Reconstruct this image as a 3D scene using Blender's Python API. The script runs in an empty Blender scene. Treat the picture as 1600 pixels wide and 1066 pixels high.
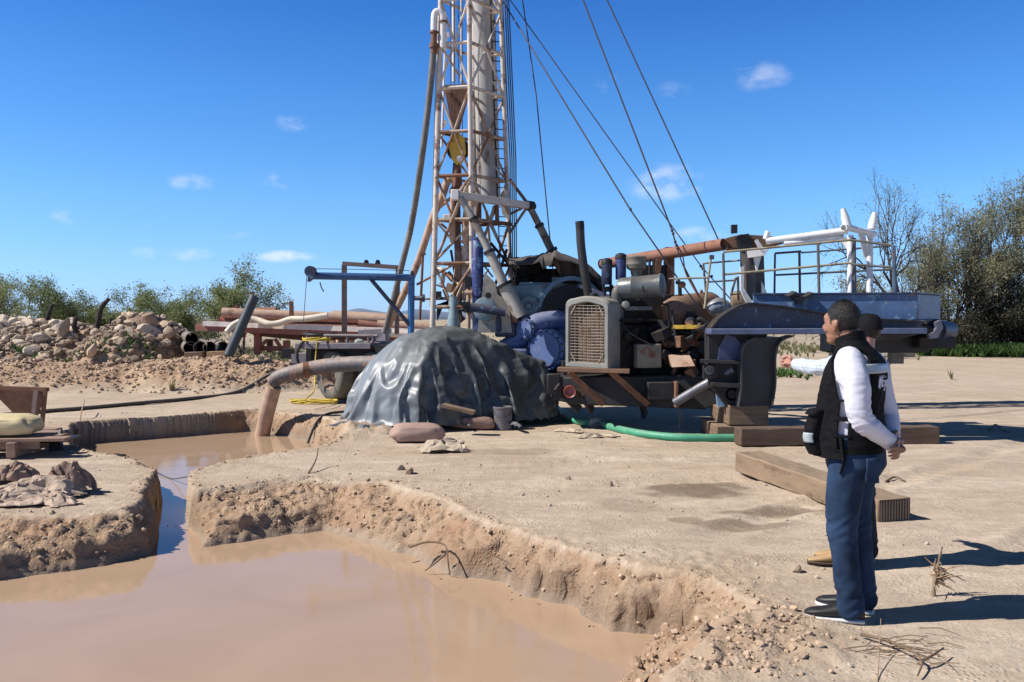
import bpy, bmesh, math, random
import numpy as np
from mathutils import Vector, Matrix, noise
S = bpy.context.scene
COL = S.collection
R_ = math.radians
# ------------------------------------------------------------------ camera
FPX, CAMZ, HOR = 1400.0, 1.62, 497.0
PITCH = math.atan((533 - HOR) / FPX)
cd = bpy.data.cameras.new('camera'); cam = bpy.data.objects.new('camera', cd); COL.objects.link(cam)
cd.sensor_width = 36; cd.lens = 36 * FPX / 1600; cd.clip_end = 3000; cd.clip_start = 0.05
cam.location = (0, 0, CAMZ); cam.rotation_euler = (math.pi / 2 - PITCH, 0, 0)
S.camera = cam
# ------------------------------------------------------------------ sky and sun
SUN_EL, SUN_AZ = R_(44), math.atan2(-1.0, -0.17)      # azimuth of the sun measured from +Y towards +X
W = bpy.data.worlds.new('World'); S.world = W; W.use_nodes = True
nt = W.node_tree; nt.nodes.clear()
def wn(t, **k):
    n = nt.nodes.new(t)
    for a, b in k.items(): setattr(n, a, b)
    return n
out = wn('ShaderNodeOutputWorld'); bg = wn('ShaderNodeBackground')
sky = wn('ShaderNodeTexSky', sky_type='NISHITA', sun_disc=False, sun_elevation=SUN_EL, sun_rotation=SUN_AZ % (2 * math.pi),
         altitude=300, air_density=1.0, dust_density=0.25, ozone_density=3.0)
bg.inputs['Strength'].default_value = 0.10
# sky tint by height; darkened and greyed above the frame to cut shadow fill
tc = wn('ShaderNodeTexCoord'); sepz = wn('ShaderNodeSeparateXYZ'); nt.links.new(tc.outputs['Generated'], sepz.inputs[0])
rmp = wn('ShaderNodeValToRGB'); el = rmp.color_ramp.elements
for i, (p_, c_) in enumerate([(0, (.29, .44, .86)), (.06, (.29, .45, .75)), (.126, (.275, .46, .665)), (.234, (.195, .415, .665)), (.335, (.12, .335, .625)), (.42, (.07, .17, .32)), (.54, (.04, .062, .10)), (1, (.03, .042, .065))]):
    e_ = el[i] if i < 2 else el.new(p_)
    e_.position = p_; e_.color = (*c_, 1)
nt.links.new(sepz.outputs[2], rmp.inputs[0])
dbl = wn('ShaderNodeVectorMath', operation='SCALE'); dbl.inputs['Scale'].default_value = 2.0; nt.links.new(rmp.outputs[0], dbl.inputs[0])
tint = wn('ShaderNodeMix', data_type='RGBA', blend_type='MULTIPLY'); tint.inputs[0].default_value = 1.0
nt.links.new(sky.outputs[0], tint.inputs[6]); nt.links.new(dbl.outputs[0], tint.inputs[7])
# small fair-weather clouds far off, each at its own bearing and height
cn = wn('ShaderNodeTexNoise'); cn.inputs['Scale'].default_value = 34; cn.inputs['Detail'].default_value = 5
cmap = wn('ShaderNodeMapping'); cmap.inputs['Scale'].default_value = (1, 1, 1.7)
nt.links.new(tc.outputs['Generated'], cmap.inputs[0]); nt.links.new(cmap.outputs[0], cn.inputs['Vector'])
def raydir(px, py):
    c, s = math.cos(PITCH), math.sin(PITCH); u = (533 - py) / FPX
    return Vector(((px - 800) / FPX, c + u * s, -s + u * c))
acc = None
for px, py, sx, sy, a in [(1190, 120, 36, 19, .30), (1040, 286, 52, 25, .46), (945, 130, 18, 14, .2), (457, 189, 22, 15, .33), (299, 286, 28, 12, .36),
                          (432, 286, 18, 14, .33), (446, 401, 40, 9, .6), (100, 339, 22, 9, .3), (300, 398, 34, 9, .35), (224, 396, 20, 8, .3), (1096, 368, 40, 14, .4),
                          (1050, 142, 24, 12, .14), (365, 365, 22, 7, .25)]:
    d = raydir(px, py).normalized(); right = Vector((d.y, -d.x, 0)).normalized(); up = right.cross(d)
    vs = []
    for ax, wd in ((right, sx / FPX), (up, sy / FPX)):
        n = wn('ShaderNodeVectorMath', operation='DOT_PRODUCT'); n.inputs[1].default_value = ax / wd
        nt.links.new(tc.outputs['Generated'], n.inputs[0]); m = wn('ShaderNodeMath', operation='MULTIPLY')
        m.inputs[1].default_value = 1; nt.links.new(n.outputs['Value'], m.inputs[0])
        sub = wn('ShaderNodeMath', operation='SUBTRACT'); sub.inputs[1].default_value = d.dot(ax) / wd; nt.links.new(m.outputs[0], sub.inputs[0])
        sq = wn('ShaderNodeMath', operation='MULTIPLY'); nt.links.new(sub.outputs[0], sq.inputs[0]); nt.links.new(sub.outputs[0], sq.inputs[1]); vs.append(sq)
    add = wn('ShaderNodeMath', operation='ADD'); nt.links.new(vs[0].outputs[0], add.inputs[0]); nt.links.new(vs[1].outputs[0], add.inputs[1])
    fall = wn('ShaderNodeMapRange', interpolation_type='SMOOTHSTEP'); fall.inputs[1].default_value = 0; fall.inputs[2].default_value = 1.9
    fall.inputs[3].default_value = a * .95; fall.inputs[4].default_value = 0; nt.links.new(add.outputs[0], fall.inputs[0])
    if acc is None: acc = fall
    else:
        mx = wn('ShaderNodeMath', operation='MAXIMUM'); nt.links.new(acc.outputs[0], mx.inputs[0]); nt.links.new(fall.outputs[0], mx.inputs[1]); acc = mx
cr = wn('ShaderNodeMapRange'); cr.inputs[1].default_value = .46; cr.inputs[2].default_value = .74; cn.inputs['Roughness'].default_value = .62
cadd = wn('ShaderNodeMath', operation='MULTIPLY_ADD'); cadd.inputs[1].default_value = .24; nt.links.new(acc.outputs[0], cadd.inputs[0]); nt.links.new(cn.outputs[0], cadd.inputs[2]); nt.links.new(cadd.outputs[0], cr.inputs[0])
cm = wn('ShaderNodeMath', operation='MULTIPLY'); nt.links.new(acc.outputs[0], cm.inputs[0]); nt.links.new(cr.outputs[0], cm.inputs[1])
cmix = wn('ShaderNodeMix', data_type='RGBA'); cmix.inputs[7].default_value = (8.2, 8.3, 8.9, 1)
nt.links.new(cm.outputs[0], cmix.inputs[0]); nt.links.new(tint.outputs[2], cmix.inputs[6])
nt.links.new(cmix.outputs[2], bg.inputs['Color']); nt.links.new(bg.outputs[0], out.inputs[0])
sl = bpy.data.lights.new('sun', 'SUN'); sun = bpy.data.objects.new('sun', sl); COL.objects.link(sun)
sl.energy = 5.0; sl.angle = R_(0.5); sl.color = (1, .955, .89)
sd = Vector((math.sin(SUN_AZ) * math.cos(SUN_EL), math.cos(SUN_AZ) * math.cos(SUN_EL), math.sin(SUN_EL)))
sun.rotation_euler = sd.to_track_quat('Z', 'Y').to_euler()
S.view_settings.view_transform = 'Standard'; S.view_settings.look = 'None'; S.view_settings.exposure = 0.35; S.view_settings.gamma = 1
S.view_settings.use_curve_mapping = False
# ------------------------------------------------------------------ helpers
def P(px, py, Y):
    d = raydir(px, py); t = Y / d.y
    return Vector((d.x * t, Y, CAMZ + d.z * t))
def G(px, py, z=0.0):
    d = raydir(px, py); t = (z - CAMZ) / d.z
    return Vector((d.x * t, d.y * t, z))
V = Vector
ORG = {}
class MB:
    def __init__(s): s.v = []; s.f = []
    def add(s, vs, fs):
        o = len(s.v); s.v += [tuple(v) for v in vs]; s.f += [tuple(i + o for i in f) for f in fs]; return s
    def tube(s, pts, r, n=10, cap=True, ell=None):
        pts = [V(p) for p in pts]; m = len(pts)
        rs = r if isinstance(r, (list, tuple)) else [r] * m
        t0 = (pts[1] - pts[0]).normalized()
        a = V((0, 0, 1)) if abs(t0.z) < .9 else V((1, 0, 0))
        nx = t0.cross(a).normalized(); vs = []; fs = []
        for i in range(m):
            t = (pts[min(i + 1, m - 1)] - pts[max(i - 1, 0)]).normalized()
            nx = (nx - t * nx.dot(t)).normalized(); ny = t.cross(nx)
            for k in range(n):
                w = 2 * math.pi * k / n
                vs.append(pts[i] + (nx * math.cos(w) + ny * math.sin(w) * (ell or 1)) * rs[i])
        for i in range(m - 1):
            for k in range(n):
                k2 = (k + 1) % n; fs.append((i * n + k, i * n + k2, (i + 1) * n + k2, (i + 1) * n + k))
        if cap:
            fs.append(tuple(range(n - 1, -1, -1))); fs.append(tuple((m - 1) * n + k for k in range(n)))
        return s.add(vs, fs)
    def pipe(s, a, b, r, wall=.01, n=18):          # open-ended pipe with a bore
        a, b = V(a), V(b); ax = (b - a).normalized(); q = ax.orthogonal().normalized(); w = ax.cross(q); vs = []; fs = []
        for p, rr in ((a, r), (b, r), (b, r - wall), (a, r - wall)):
            for k in range(n): t = 2 * math.pi * k / n; vs.append(p + (q * math.cos(t) + w * math.sin(t)) * rr)
        for i in range(4):
            j = (i + 1) % 4
            for k in range(n): k2 = (k + 1) % n; fs.append((i * n + k, i * n + k2, j * n + k2, j * n + k))
        return s.add(vs, fs)
    def box(s, c, size, rot=None):
        c = V(c); h = V(size) / 2; vs = []
        for x in (-1, 1):
            for y in (-1, 1):
                for z in (-1, 1):
                    p = V((x * h.x, y * h.y, z * h.z)); vs.append(c + (rot @ p if rot else p))
        return s.add(vs, [(0, 1, 3, 2), (4, 6, 7, 5), (0, 4, 5, 1), (2, 3, 7, 6), (0, 2, 6, 4), (1, 5, 7, 3)])
    def beam(s, a, b, w, h, up=(0, 0, 1)):         # rectangular bar from a to b
        a, b = V(a), V(b); t = (b - a).normalized(); u = V(up)
        if abs(t.dot(u)) > .95: u = V((0, 1, 0))
        x = t.cross(u).normalized(); y = x.cross(t)
        vs = [p + x * w / 2 * i + y * h / 2 * j for p in (a, b) for i, j in ((-1, -1), (1, -1), (1, 1), (-1, 1))]
        return s.add(vs, [(3, 2, 1, 0), (4, 5, 6, 7), (0, 1, 5, 4), (1, 2, 6, 5), (2, 3, 7, 6), (3, 0, 4, 7)])
    def prism(s, poly, ext):
        poly = [V(p) for p in poly]; n = len(poly); e = V(ext)
        vs = poly + [p + e for p in poly]
        return s.add(vs, [tuple(range(n - 1, -1, -1)), tuple(range(n, 2 * n))] + [(i, (i + 1) % n, n + (i + 1) % n, n + i) for i in range(n)])
    def lathe(s, a, axis, prof, n=20, cap=True):             # prof = [(distance along axis, radius)]
        a = V(a); ax = V(axis).normalized(); pts = [a + ax * d for d, r in prof]
        q = ax.orthogonal().normalized(); w = ax.cross(q); vs = []; fs = []
        for p, (d, r) in zip(pts, prof):
            for k in range(n): t = 2 * math.pi * k / n; vs.append(p + (q * math.cos(t) + w * math.sin(t)) * max(r, 1e-4))
        m = len(prof)
        for i in range(m - 1):
            for k in range(n): k2 = (k + 1) % n; fs.append((i * n + k, i * n + k2, (i + 1) * n + k2, (i + 1) * n + k))
        if cap: fs.append(tuple(range(n - 1, -1, -1))); fs.append(tuple((m - 1) * n + k for k in range(n)))
        return s.add(vs, fs)
    def ell(s, c, rad, rot=None, nu=14, nv=9):
        c = V(c); vs = []; fs = []
        rad = rad if hasattr(rad, '__len__') else (rad,) * 3
        for j in range(nv + 1):
            ph = math.pi * j / nv
            for k in range(nu):
                t = 2 * math.pi * k / nu
                p = V((math.sin(ph) * math.cos(t) * rad[0], math.sin(ph) * math.sin(t) * rad[1], math.cos(ph) * rad[2]))
                vs.append(c + (rot @ p if rot else p))
        for j in range(nv):
            for k in range(nu): k2 = (k + 1) % nu; fs.append((j * nu + k, (j + 1) * nu + k, (j + 1) * nu + k2, j * nu + k2))
        return s.add(vs, fs)
    def loft(s, rings):                            # rings of equal count, closed with caps
        n = len(rings[0]); vs = [p for r in rings for p in r]; fs = []
        for i in range(len(rings) - 1):
            for k in range(n): k2 = (k + 1) % n; fs.append((i * n + k, i * n + k2, (i + 1) * n + k2, (i + 1) * n + k))
        fs.append(tuple(range(n - 1, -1, -1))); fs.append(tuple((len(rings) - 1) * n + k for k in range(n)))
        return s.add(vs, fs)
    def rock(s, c, r, seed, sub=2, sq=(1, 1, .75)):
        vs, fs = ICO[sub]; rng = random.Random(seed); o = V((rng.uniform(-99, 99), rng.uniform(-99, 99), rng.uniform(-99, 99)))
        rot = Matrix.Rotation(rng.uniform(0, 6.28), 3, 'Z') @ Matrix.Rotation(rng.uniform(-.6, .6), 3, 'X')
        planes = [V((rng.gauss(0, 1), rng.gauss(0, 1), rng.gauss(0, 1))).normalized() for _ in range(7)]
        cut = [rng.uniform(.45, .85) for _ in planes]; out = []
        for v in vs:
            p = v * (1 + .25 * noise.noise(v * 1.4 + o))
            for q, d in zip(planes, cut):
                e = p.dot(q) - d
                if e > 0: p = p - q * e * .85
            p = V((p.x * sq[0], p.y * sq[1], p.z * sq[2]))
            out.append(V(c) + (rot @ p) * r)
        return s.add(out, fs)
    def build(s, name, mat, parent=None, smooth=40, bevel=0, origin=None):
        me = bpy.data.meshes.new(name)
        if parent is not None: o = ORG[parent.name]
        elif origin is not None: o = V(origin)
        else:
            a = np.array(s.v); o = V((a[:, 0].mean(), a[:, 1].mean(), a[:, 2].min()))
        me.from_pydata([(x - o.x, y - o.y, z - o.z) for x, y, z in s.v], [], s.f); me.update()
        bm = bmesh.new(); bm.from_mesh(me); bmesh.ops.recalc_face_normals(bm, faces=bm.faces); bm.to_mesh(me); bm.free()
        return link(name, me, mat, parent, o, smooth, bevel)
def link(name, me, mat, parent=None, o=None, smooth=40, bevel=0):
    ob = bpy.data.objects.new(name, me); COL.objects.link(ob)
    for m in (mat if isinstance(mat, (list, tuple)) else [mat]): me.materials.append(m)
    if smooth:
        me.shade_smooth()
        if smooth < 180: me.set_sharp_from_angle(angle=R_(smooth))
    if parent is not None: ob.parent = parent
    else: ob.location = o if o is not None else (0, 0, 0)
    ORG[ob.name] = V(o) if o is not None else V((0, 0, 0))
    if bevel:
        m = ob.modifiers.new('bevel', 'BEVEL'); m.width = bevel; m.segments = 2; m.limit_method = 'ANGLE'; m.angle_limit = R_(35)
    return ob
def _ico():
    d = {}
    for sub in (1, 2, 3, 4):
        bm = bmesh.new(); bmesh.ops.create_icosphere(bm, subdivisions=sub, radius=1)
        d[sub] = ([v.co.copy() for v in bm.verts], [tuple(v.index for v in f.verts) for f in bm.faces]); bm.free()
    return d
ICO = _ico()
def tag(o, label, cat, group=None, kind=None):
    o['label'] = label; o['category'] = cat
    if group: o['group'] = group
    if kind: o['kind'] = kind
    return o
def thing(name, label, cat, loc, group=None):
    o = bpy.data.objects.new(name, None); COL.objects.link(o); o.location = loc; o.empty_display_size = .1
    ORG[o.name] = V(loc); return tag(o, label, cat, group)
def copy_tree(o, loc=None, rotz=0, scale=1, label=None):
    def rec(a, par):
        c = a.copy(); COL.objects.link(c)
        if par is not None: c.parent = par
        ORG[c.name] = ORG.get(a.name, V((0, 0, 0)))
        for ch in list(a.children): rec(ch, c)
        return c
    c = rec(o, None); c.location = loc; c.rotation_euler.z = rotz; c.scale = (scale,) * 3
    if label: c['label'] = label
    return c
def bez(pts, n=8):                                 # Catmull-Rom through the points
    pts = [V(p) for p in pts]; q = [pts[0] * 2 - pts[1]] + pts + [pts[-1] * 2 - pts[-2]]; out = []
    for i in range(1, len(q) - 2):
        for k in range(n):
            t = k / n; a, b, c, d = q[i - 1], q[i], q[i + 1], q[i + 2]
            out.append(.5 * ((2 * b) + (c - a) * t + (2 * a - 5 * b + 4 * c - d) * t * t + (-a + 3 * b - 3 * c + d) * t ** 3))
    return out + [pts[-1]]
# ------------------------------------------------------------------ materials
MATS = {}
def mat(name, col, var=.25, ns=6, rough=.7, metal=0, rust=0, rustcol=(.16, .07, .035), rs=4, dust=0, dustcol=(.42, .33, .25),
        bump=.25, bs=45, stretch=(1, 1, 1), spec=.5, chips=0, chipcol=(.3, .45, .55), bd=.01, rand=0):
    if name in MATS: return MATS[name]
    m = bpy.data.materials.new(name); m.use_nodes = True; t = m.node_tree; N = t.nodes; L = t.links
    b = N['Principled BSDF']; b.inputs['Metallic'].default_value = metal; b.inputs['Specular IOR Level'].default_value = spec
    g = N.new('ShaderNodeNewGeometry'); mp = N.new('ShaderNodeMapping'); mp.inputs['Scale'].default_value = stretch
    tcd = N.new('ShaderNodeTexCoord'); L.new(tcd.outputs['Object'], mp.inputs[0])
    def nz(sc, det=5, off=0, ro=.6):
        n = N.new('ShaderNodeTexNoise'); n.inputs['Scale'].default_value = sc; n.inputs['Detail'].default_value = det; n.inputs['Roughness'].default_value = ro
        mm = N.new('ShaderNodeVectorMath'); mm.operation = 'ADD'; mm.inputs[1].default_value = (off, off * 1.7, off * .3)
        L.new(mp.outputs[0], mm.inputs[0]); L.new(mm.outputs[0], n.inputs['Vector']); return n
    def rng(src, a, b_, lo=0, hi=1):
        r = N.new('ShaderNodeMapRange'); r.inputs[1].default_value = a; r.inputs[2].default_value = b_; r.inputs[3].default_value = lo; r.inputs[4].default_value = hi
        L.new(src, r.inputs[0]); return r.outputs[0]
    def mix(f, a, c):
        x = N.new('ShaderNodeMix'); x.data_type = 'RGBA'
        if isinstance(f, float): x.inputs[0].default_value = f
        else: L.new(f, x.inputs[0])
        for i, q in ((6, a), (7, c)):
            if isinstance(q, tuple): x.inputs[i].default_value = (*q[:3], 1)
            else: L.new(q, x.inputs[i])
        return x.outputs[2]
    lo = tuple(c * (1 - var) for c in col); hi = tuple(min(1, c * (1 + var)) for c in col)
    c = mix(rng(nz(ns).outputs[0], .3, .7), lo, hi)
    if rand:
        oi = N.new('ShaderNodeObjectInfo'); h = N.new('ShaderNodeHueSaturation'); L.new(rng(oi.outputs['Random'], 0, 1, 1 - rand, 1 + rand), h.inputs['Value']); L.new(c, h.inputs['Color']); c = h.outputs[0]
    rg = None
    if chips: c = mix(rng(nz(9, 7, 31, .7).outputs[0], .62 - .12 * chips, .66 - .12 * chips), c, chipcol)
    if rust:
        rf = rng(nz(rs, 8, 11, .68).outputs[0], .66 - .3 * rust, .74 - .26 * rust)
        rc = mix(rng(nz(25, 4, 5).outputs[0], .3, .7), tuple(q * .6 for q in rustcol), tuple(q * 1.5 for q in rustcol)); c = mix(rf, c, rc)
        rg = rng(rf, 0, 1, rough, .9)
    if dust:
        sx = N.new('ShaderNodeSeparateXYZ'); L.new(g.outputs['Normal'], sx.inputs[0]); up = rng(sx.outputs[2], -.2, .9)
        ml = N.new('ShaderNodeMath'); ml.operation = 'MULTIPLY'; L.new(up, ml.inputs[0]); L.new(rng(nz(7, 6, 3).outputs[0], .3, .65, dust * .25, dust), ml.inputs[1]); c = mix(ml.outputs[0], c, dustcol)
    L.new(c, b.inputs['Base Color'])
    if rg is not None: L.new(rg, b.inputs['Roughness'])
    else:
        L.new(rng(nz(ns * 2, 4, 17).outputs[0], .3, .7, max(.04, rough - .12), min(1, rough + .12)), b.inputs['Roughness'])
    if bump:
        bp = N.new('ShaderNodeBump'); bp.inputs['Strength'].default_value = bump; bp.inputs['Distance'].default_value = bd
        L.new(nz(bs, 5, 7).outputs[0], bp.inputs['Height']); L.new(bp.outputs[0], b.inputs['Normal'])
    MATS[name] = m; return m
# ------------------------------------------------------------------ terrain
WL = -0.35                                          # level of the muddy water
_rs = np.random.RandomState(7); _PERM = _rs.permutation(512); _PERM = np.concatenate([_PERM, _PERM]); _GR = _rs.uniform(0, 2 * np.pi, 512)
_GX, _GY = np.cos(_GR), np.sin(_GR)
def pn(x, y, seed=0):
    x = np.asarray(x, float) + seed * 17.31; y = np.asarray(y, float) + seed * 9.73
    xi = np.floor(x).astype(int); yi = np.floor(y).astype(int); xf = x - xi; yf = y - yi
    u = xf * xf * xf * (xf * (xf * 6 - 15) + 10); v = yf * yf * yf * (yf * (yf * 6 - 15) + 10)
    def g(a, b, dx, dy):
        h = _PERM[(_PERM[a & 511] + b) & 511]; return _GX[h] * dx + _GY[h] * dy
    n00 = g(xi, yi, xf, yf); n10 = g(xi + 1, yi, xf - 1, yf); n01 = g(xi, yi + 1, xf, yf - 1); n11 = g(xi + 1, yi + 1, xf - 1, yf - 1)
    return (n00 + (n10 - n00) * u) * (1 - v) + (n01 + (n11 - n01) * u) * v * 1.0
def fbm(x, y, o=4, seed=0, gain=.5):
    a, s, f = 1, 0, 1
    for i in range(o): s = s + a * pn(x * f, y * f, seed + i); a *= gain; f *= 2.03
    return s
def poly_sd(x, y, poly):                            # signed distance, negative inside
    p = np.array(poly, float); d = np.full(x.shape, 1e9); ins = np.zeros(x.shape, bool)
    for i in range(len(p)):
        a = p[i]; b = p[(i + 1) % len(p)]; e = b - a; wx = x - a[0]; wy = y - a[1]
        t = np.clip((wx * e[0] + wy * e[1]) / (e @ e + 1e-12), 0, 1)
        d = np.minimum(d, (wx - e[0] * t) ** 2 + (wy - e[1] * t) ** 2)
        c = ((a[1] > y) != (b[1] > y)) & (x < (b[0] - a[0]) * (y - a[1]) / (b[1] - a[1] + 1e-12) + a[0]); ins ^= c
    return np.where(ins, -1, 1) * np.sqrt(d)
def gp(l, z): return [tuple(G(px, py, z)[:2]) for px, py in l]
W_POLY = gp([(-420, 985), (-150, 935), (0, 908), (80, 896), (160, 884), (238, 866), (243, 815), (246, 770)], WL) + \
    gp([(238, 741), (205, 722), (150, 710), (125, 704), (112, 700)], -.12) + \
    gp([(112, 695), (150, 692), (250, 684), (380, 674), (400, 675), (440, 680), (478, 688), (496, 696)], WL) + \
    gp([(478, 703), (400, 714), (302, 733)], -.1) + \
    gp([(297, 770), (298, 815), (315, 857), (400, 845), (505, 829), (560, 846), (610, 858), (660, 877), (700, 897), (780, 906), (830, 932), (900, 951),
        (960, 986), (1010, 991), (1076, 1003), (1035, 1030), (985, 1066), (955, 1110), (930, 1180)], WL) + [(.2, 3.6), (-.8, 3.0), (-6.5, 3.0)]
R_POLY = gp([(-420, 860), (-150, 832), (0, 806), (80, 805), (137, 803), (200, 798), (222, 770), (240, 735), (205, 716), (150, 706), (125, 700), (108, 694),
             (98, 682), (150, 667), (250, 654), (380, 641), (405, 640), (440, 645), (500, 650), (540, 664), (545, 684), (500, 698), (400, 712), (298, 736),
             (294, 760), (310, 768), (360, 762), (420, 752), (480, 748), (540, 752), (600, 752), (680, 775), (760, 815), (850, 845), (930, 868), (1000, 884),
             (1080, 900), (1150, 925), (1185, 955), (1140, 985), (1080, 1030), (1040, 1090), (1000, 1180)], 0) + [(.6, 3.2), (-.6, 2.6), (-6.9, 2.6)]
def bump(x, y, x0, y0, sx, sy, a=0):
    c, s = math.cos(a), math.sin(a); u = ((x - x0) * c + (y - y0) * s) / sx; v = (-(x - x0) * s + (y - y0) * c) / sy
    return np.clip(1 - u * u - v * v, 0, 1)
def height(x, y):
    x = np.asarray(x, float); y = np.asarray(y, float)
    near = (x > -9) & (x < 5) & (y > 1.5) & (y < 17)
    z = .014 * fbm(x * .7, y * .7, 4, 3) + .004 * pn(x * 9, y * 9, 8) + .012 * fbm(x * 2.6, y * 2.6, 3, 9) * np.clip(.5 + pn(x * .5, y * .5, 12) * 1.6, 0, 1)
    for (ax, ay, bx, by, dp) in ((1.2, 6.4, 13, 17.5, .022), (2.9, 5.6, 15, 16.6, .022), (-1, 8.2, 9, 10.6, .014), (-1, 9.7, 9, 12.1, .014)):   # faint wheel ruts
        ln = math.hypot(bx - ax, by - ay); u = ((x - ax) * (bx - ax) + (y - ay) * (by - ay)) / ln; v = ((x - ax) * (by - ay) - (y - ay) * (bx - ax)) / ln + .12 * pn(u * .6, u * 0, 14)
        k_ = ((u > 0) & (u < ln)) * np.clip(u, 0, 1); z = z - k_ * dp * (np.exp(-(v / .13) ** 2) - .7 * np.exp(-((np.abs(v) - .22) / .07) ** 2)) * (1 + .5 * np.sign(np.sin(u * 38)) * .3); slope = np.zeros(x.shape); wet = np.zeros(x.shape)
    if near.any():
        X, Y = x[near], y[near]
        hf = np.clip((13 - Y) / 2, 0, 1); wx = X + .07 * pn(X * 1.9, Y * 1.9, 21) + .035 * pn(X * 5.3, Y * 5.3, 22) * (.4 + .6 * hf) + .022 * pn(X * 13, Y * 13, 23) * hf
        wy = Y + .07 * pn(X * 1.9, Y * 1.9, 31) + .035 * pn(X * 5.3, Y * 5.3, 32) * (.4 + .6 * hf) + .022 * pn(X * 13, Y * 13, 33) * hf
        dw = poly_sd(wx, wy, W_POLY); dr = poly_sd(wx, wy, R_POLY)
        t = np.where(dw < 0, 0, np.where(dr > 0, 1, dw / (dw + np.abs(dr) + 1e-6)))
        # steep lower face, then a rough shoulder climbing to the rim
        sh = np.where(t < .24, t / .24 * .60, .60 + (t - .24) / .76 * .40)
        band = np.clip(np.minimum(t * 6, (1 - t) * 4), 0, 1); band = np.where((t > 0) & (t < 1), band, 0)
        edge = np.exp(-np.clip(dr, 0, 9) / .25) * (t >= 1)
        lump = .055 * fbm(X * 3.1, Y * 3.1, 4, 41, .6) + .055 * np.abs(pn(X * 8, Y * 8, 44)) + .04 * np.abs(pn(X * 17, Y * 17, 45)) + .018 * pn(X * 33, Y * 33, 48) - .035
        base = z[near]
        zz = WL + (0 - WL) * sh + base * (t > .9) + lump * band * 1.25 + edge * (.03 * np.abs(pn(X * 7, Y * 7, 46)) + .016 * np.abs(pn(X * 16, Y * 16, 47)) + .012 * pn(X * 27, Y * 31, 49))
        zz = np.where(dw < 0, WL - np.minimum(.4, -dw * 1.1) - .01, zz)
        zz = np.where((dw >= 0) & (zz < WL + .02 * np.clip(dw / .05, 0, 1)), WL + .02 * np.clip(dw / .05, 0, 1), zz)
        z[near] = zz; slope[near] = np.clip(band * 1.2 + edge * .35, 0, 1)
        wet[near] = np.where(dw > 0, np.exp(-dw / .065) * (t < 1), 1)
    # crumbled spoil at the near right lip of the pit
    m = bump(x, y, 1.05, 4.55, .75, .75); z = z + m * (.03 + .07 * np.abs(fbm(x * 5, y * 5, 4, 51)) * 1.3); slope = np.maximum(slope, m * .55)
    m = bump(x, y, 1.2, 5.6, .7, .9); z = z + m * .04 * np.abs(fbm(x * 6, y * 6, 3, 57))
    # trampled ground round the feet
    # sandy spoil round the tarp
    m = bump(x, y, -2.35, 12.6, 1.1, .9); z = z + m * (.14 + .08 * fbm(x * 3, y * 3, 3, 52)); slope = np.maximum(slope, m * .4)
    # spoil bank and stone heaps on the left
    ru = .8 + .35 * fbm(x * 1.3, y * 1.3, 4, 53)
    b1 = bump(x, y, -7.0, 21.4, 3.2, 2.2, -.1) ** .8 * .72; b2 = bump(x, y, -11.5, 21.6, 5.0, 2.6) ** .7 * .55
    b3 = bump(x, y, -9.75, 23.6, 1.85, 2.4) ** .75 * 1.66; b4 = bump(x, y, -13.4, 24.6, 4.4, 3.2) ** .75 * 1.55; b5 = bump(x, y, -18, 25.2, 4.0, 3.0) ** .8 * 1.45
    hp = np.maximum.reduce([b1, b2, b3, b4, b5]); z = z + hp * (.75 + .25 * ru)
    z = z + np.clip(hp * 5, 0, 1) * (.10 * fbm(x * 2.2, y * 2.2, 4, 54, .6) + .05 * np.abs(pn(x * 5, y * 5, 55)))
    slope = np.maximum(slope, np.clip(hp * 3, 0, .8))
    far = np.clip((y - 30) / 60, 0, 1); z = z + far * .25 * fbm(x * .05, y * .05, 3, 60)
    return z, slope, wet
def H(x, y): return float(height(np.array([x]), np.array([y]))[0][0])
def grow(a, d, f, lim):
    r = []
    while abs(a) < lim: a += d; d *= f; r.append(a)
    return r
xs = np.concatenate([np.array(grow(-17, -.15, 1.07, 900))[::-1], np.arange(-17, -7.6, .085), np.arange(-7.6, 4.4, .024), np.arange(4.4, 12, .1), np.array(grow(12, .15, 1.07, 900))])
ys = np.concatenate([np.array(grow(2.4, -.3, 1.25, 60))[::-1], np.arange(2.4, 4.0, .06), np.arange(4.0, 10.2, .022), np.arange(10.2, 14.4, .04), np.arange(14.4, 16.4, .025), np.arange(16.4, 26, .085), np.array(grow(26, .12, 1.06, 1500))])
XX, YY = np.meshgrid(xs, ys); ZZ, SL, WE = height(XX.ravel(), YY.ravel())
nx_, ny_ = len(xs), len(ys)
co = np.stack([XX.ravel(), YY.ravel(), ZZ], 1).astype(np.float32)
ii = (np.arange(ny_ - 1)[:, None] * nx_ + np.arange(nx_ - 1)[None, :]).ravel()
quads = np.stack([ii, ii + 1, ii + nx_ + 1, ii + nx_], 1).astype(np.int32)
def np_mesh(name, co, quads):
    me = bpy.data.meshes.new(name); k = quads.shape[1]
    me.vertices.add(len(co)); me.vertices.foreach_set('co', np.ascontiguousarray(co, np.float32).ravel())
    me.loops.add(quads.size); me.loops.foreach_set('vertex_index', quads.astype(np.int32).ravel())
    me.polygons.add(len(quads)); me.polygons.foreach_set('loop_start', np.arange(0, quads.size, k, dtype=np.int32))
    try: me.polygons.foreach_set('loop_total', np.full(len(quads), k, np.int32))
    except Exception: pass
    me.update(calc_edges=True); return me
jm = (SL > .02) & (YY.ravel() < 17)                   # crumbling in all three directions on the cut faces
jx, jy, jz = XX.ravel()[jm], YY.ravel()[jm], ZZ[jm]; ja = np.clip(SL[jm] * 1.6, 0, 1) * np.clip((jz - WL) / .05, 0, 1)
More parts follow.
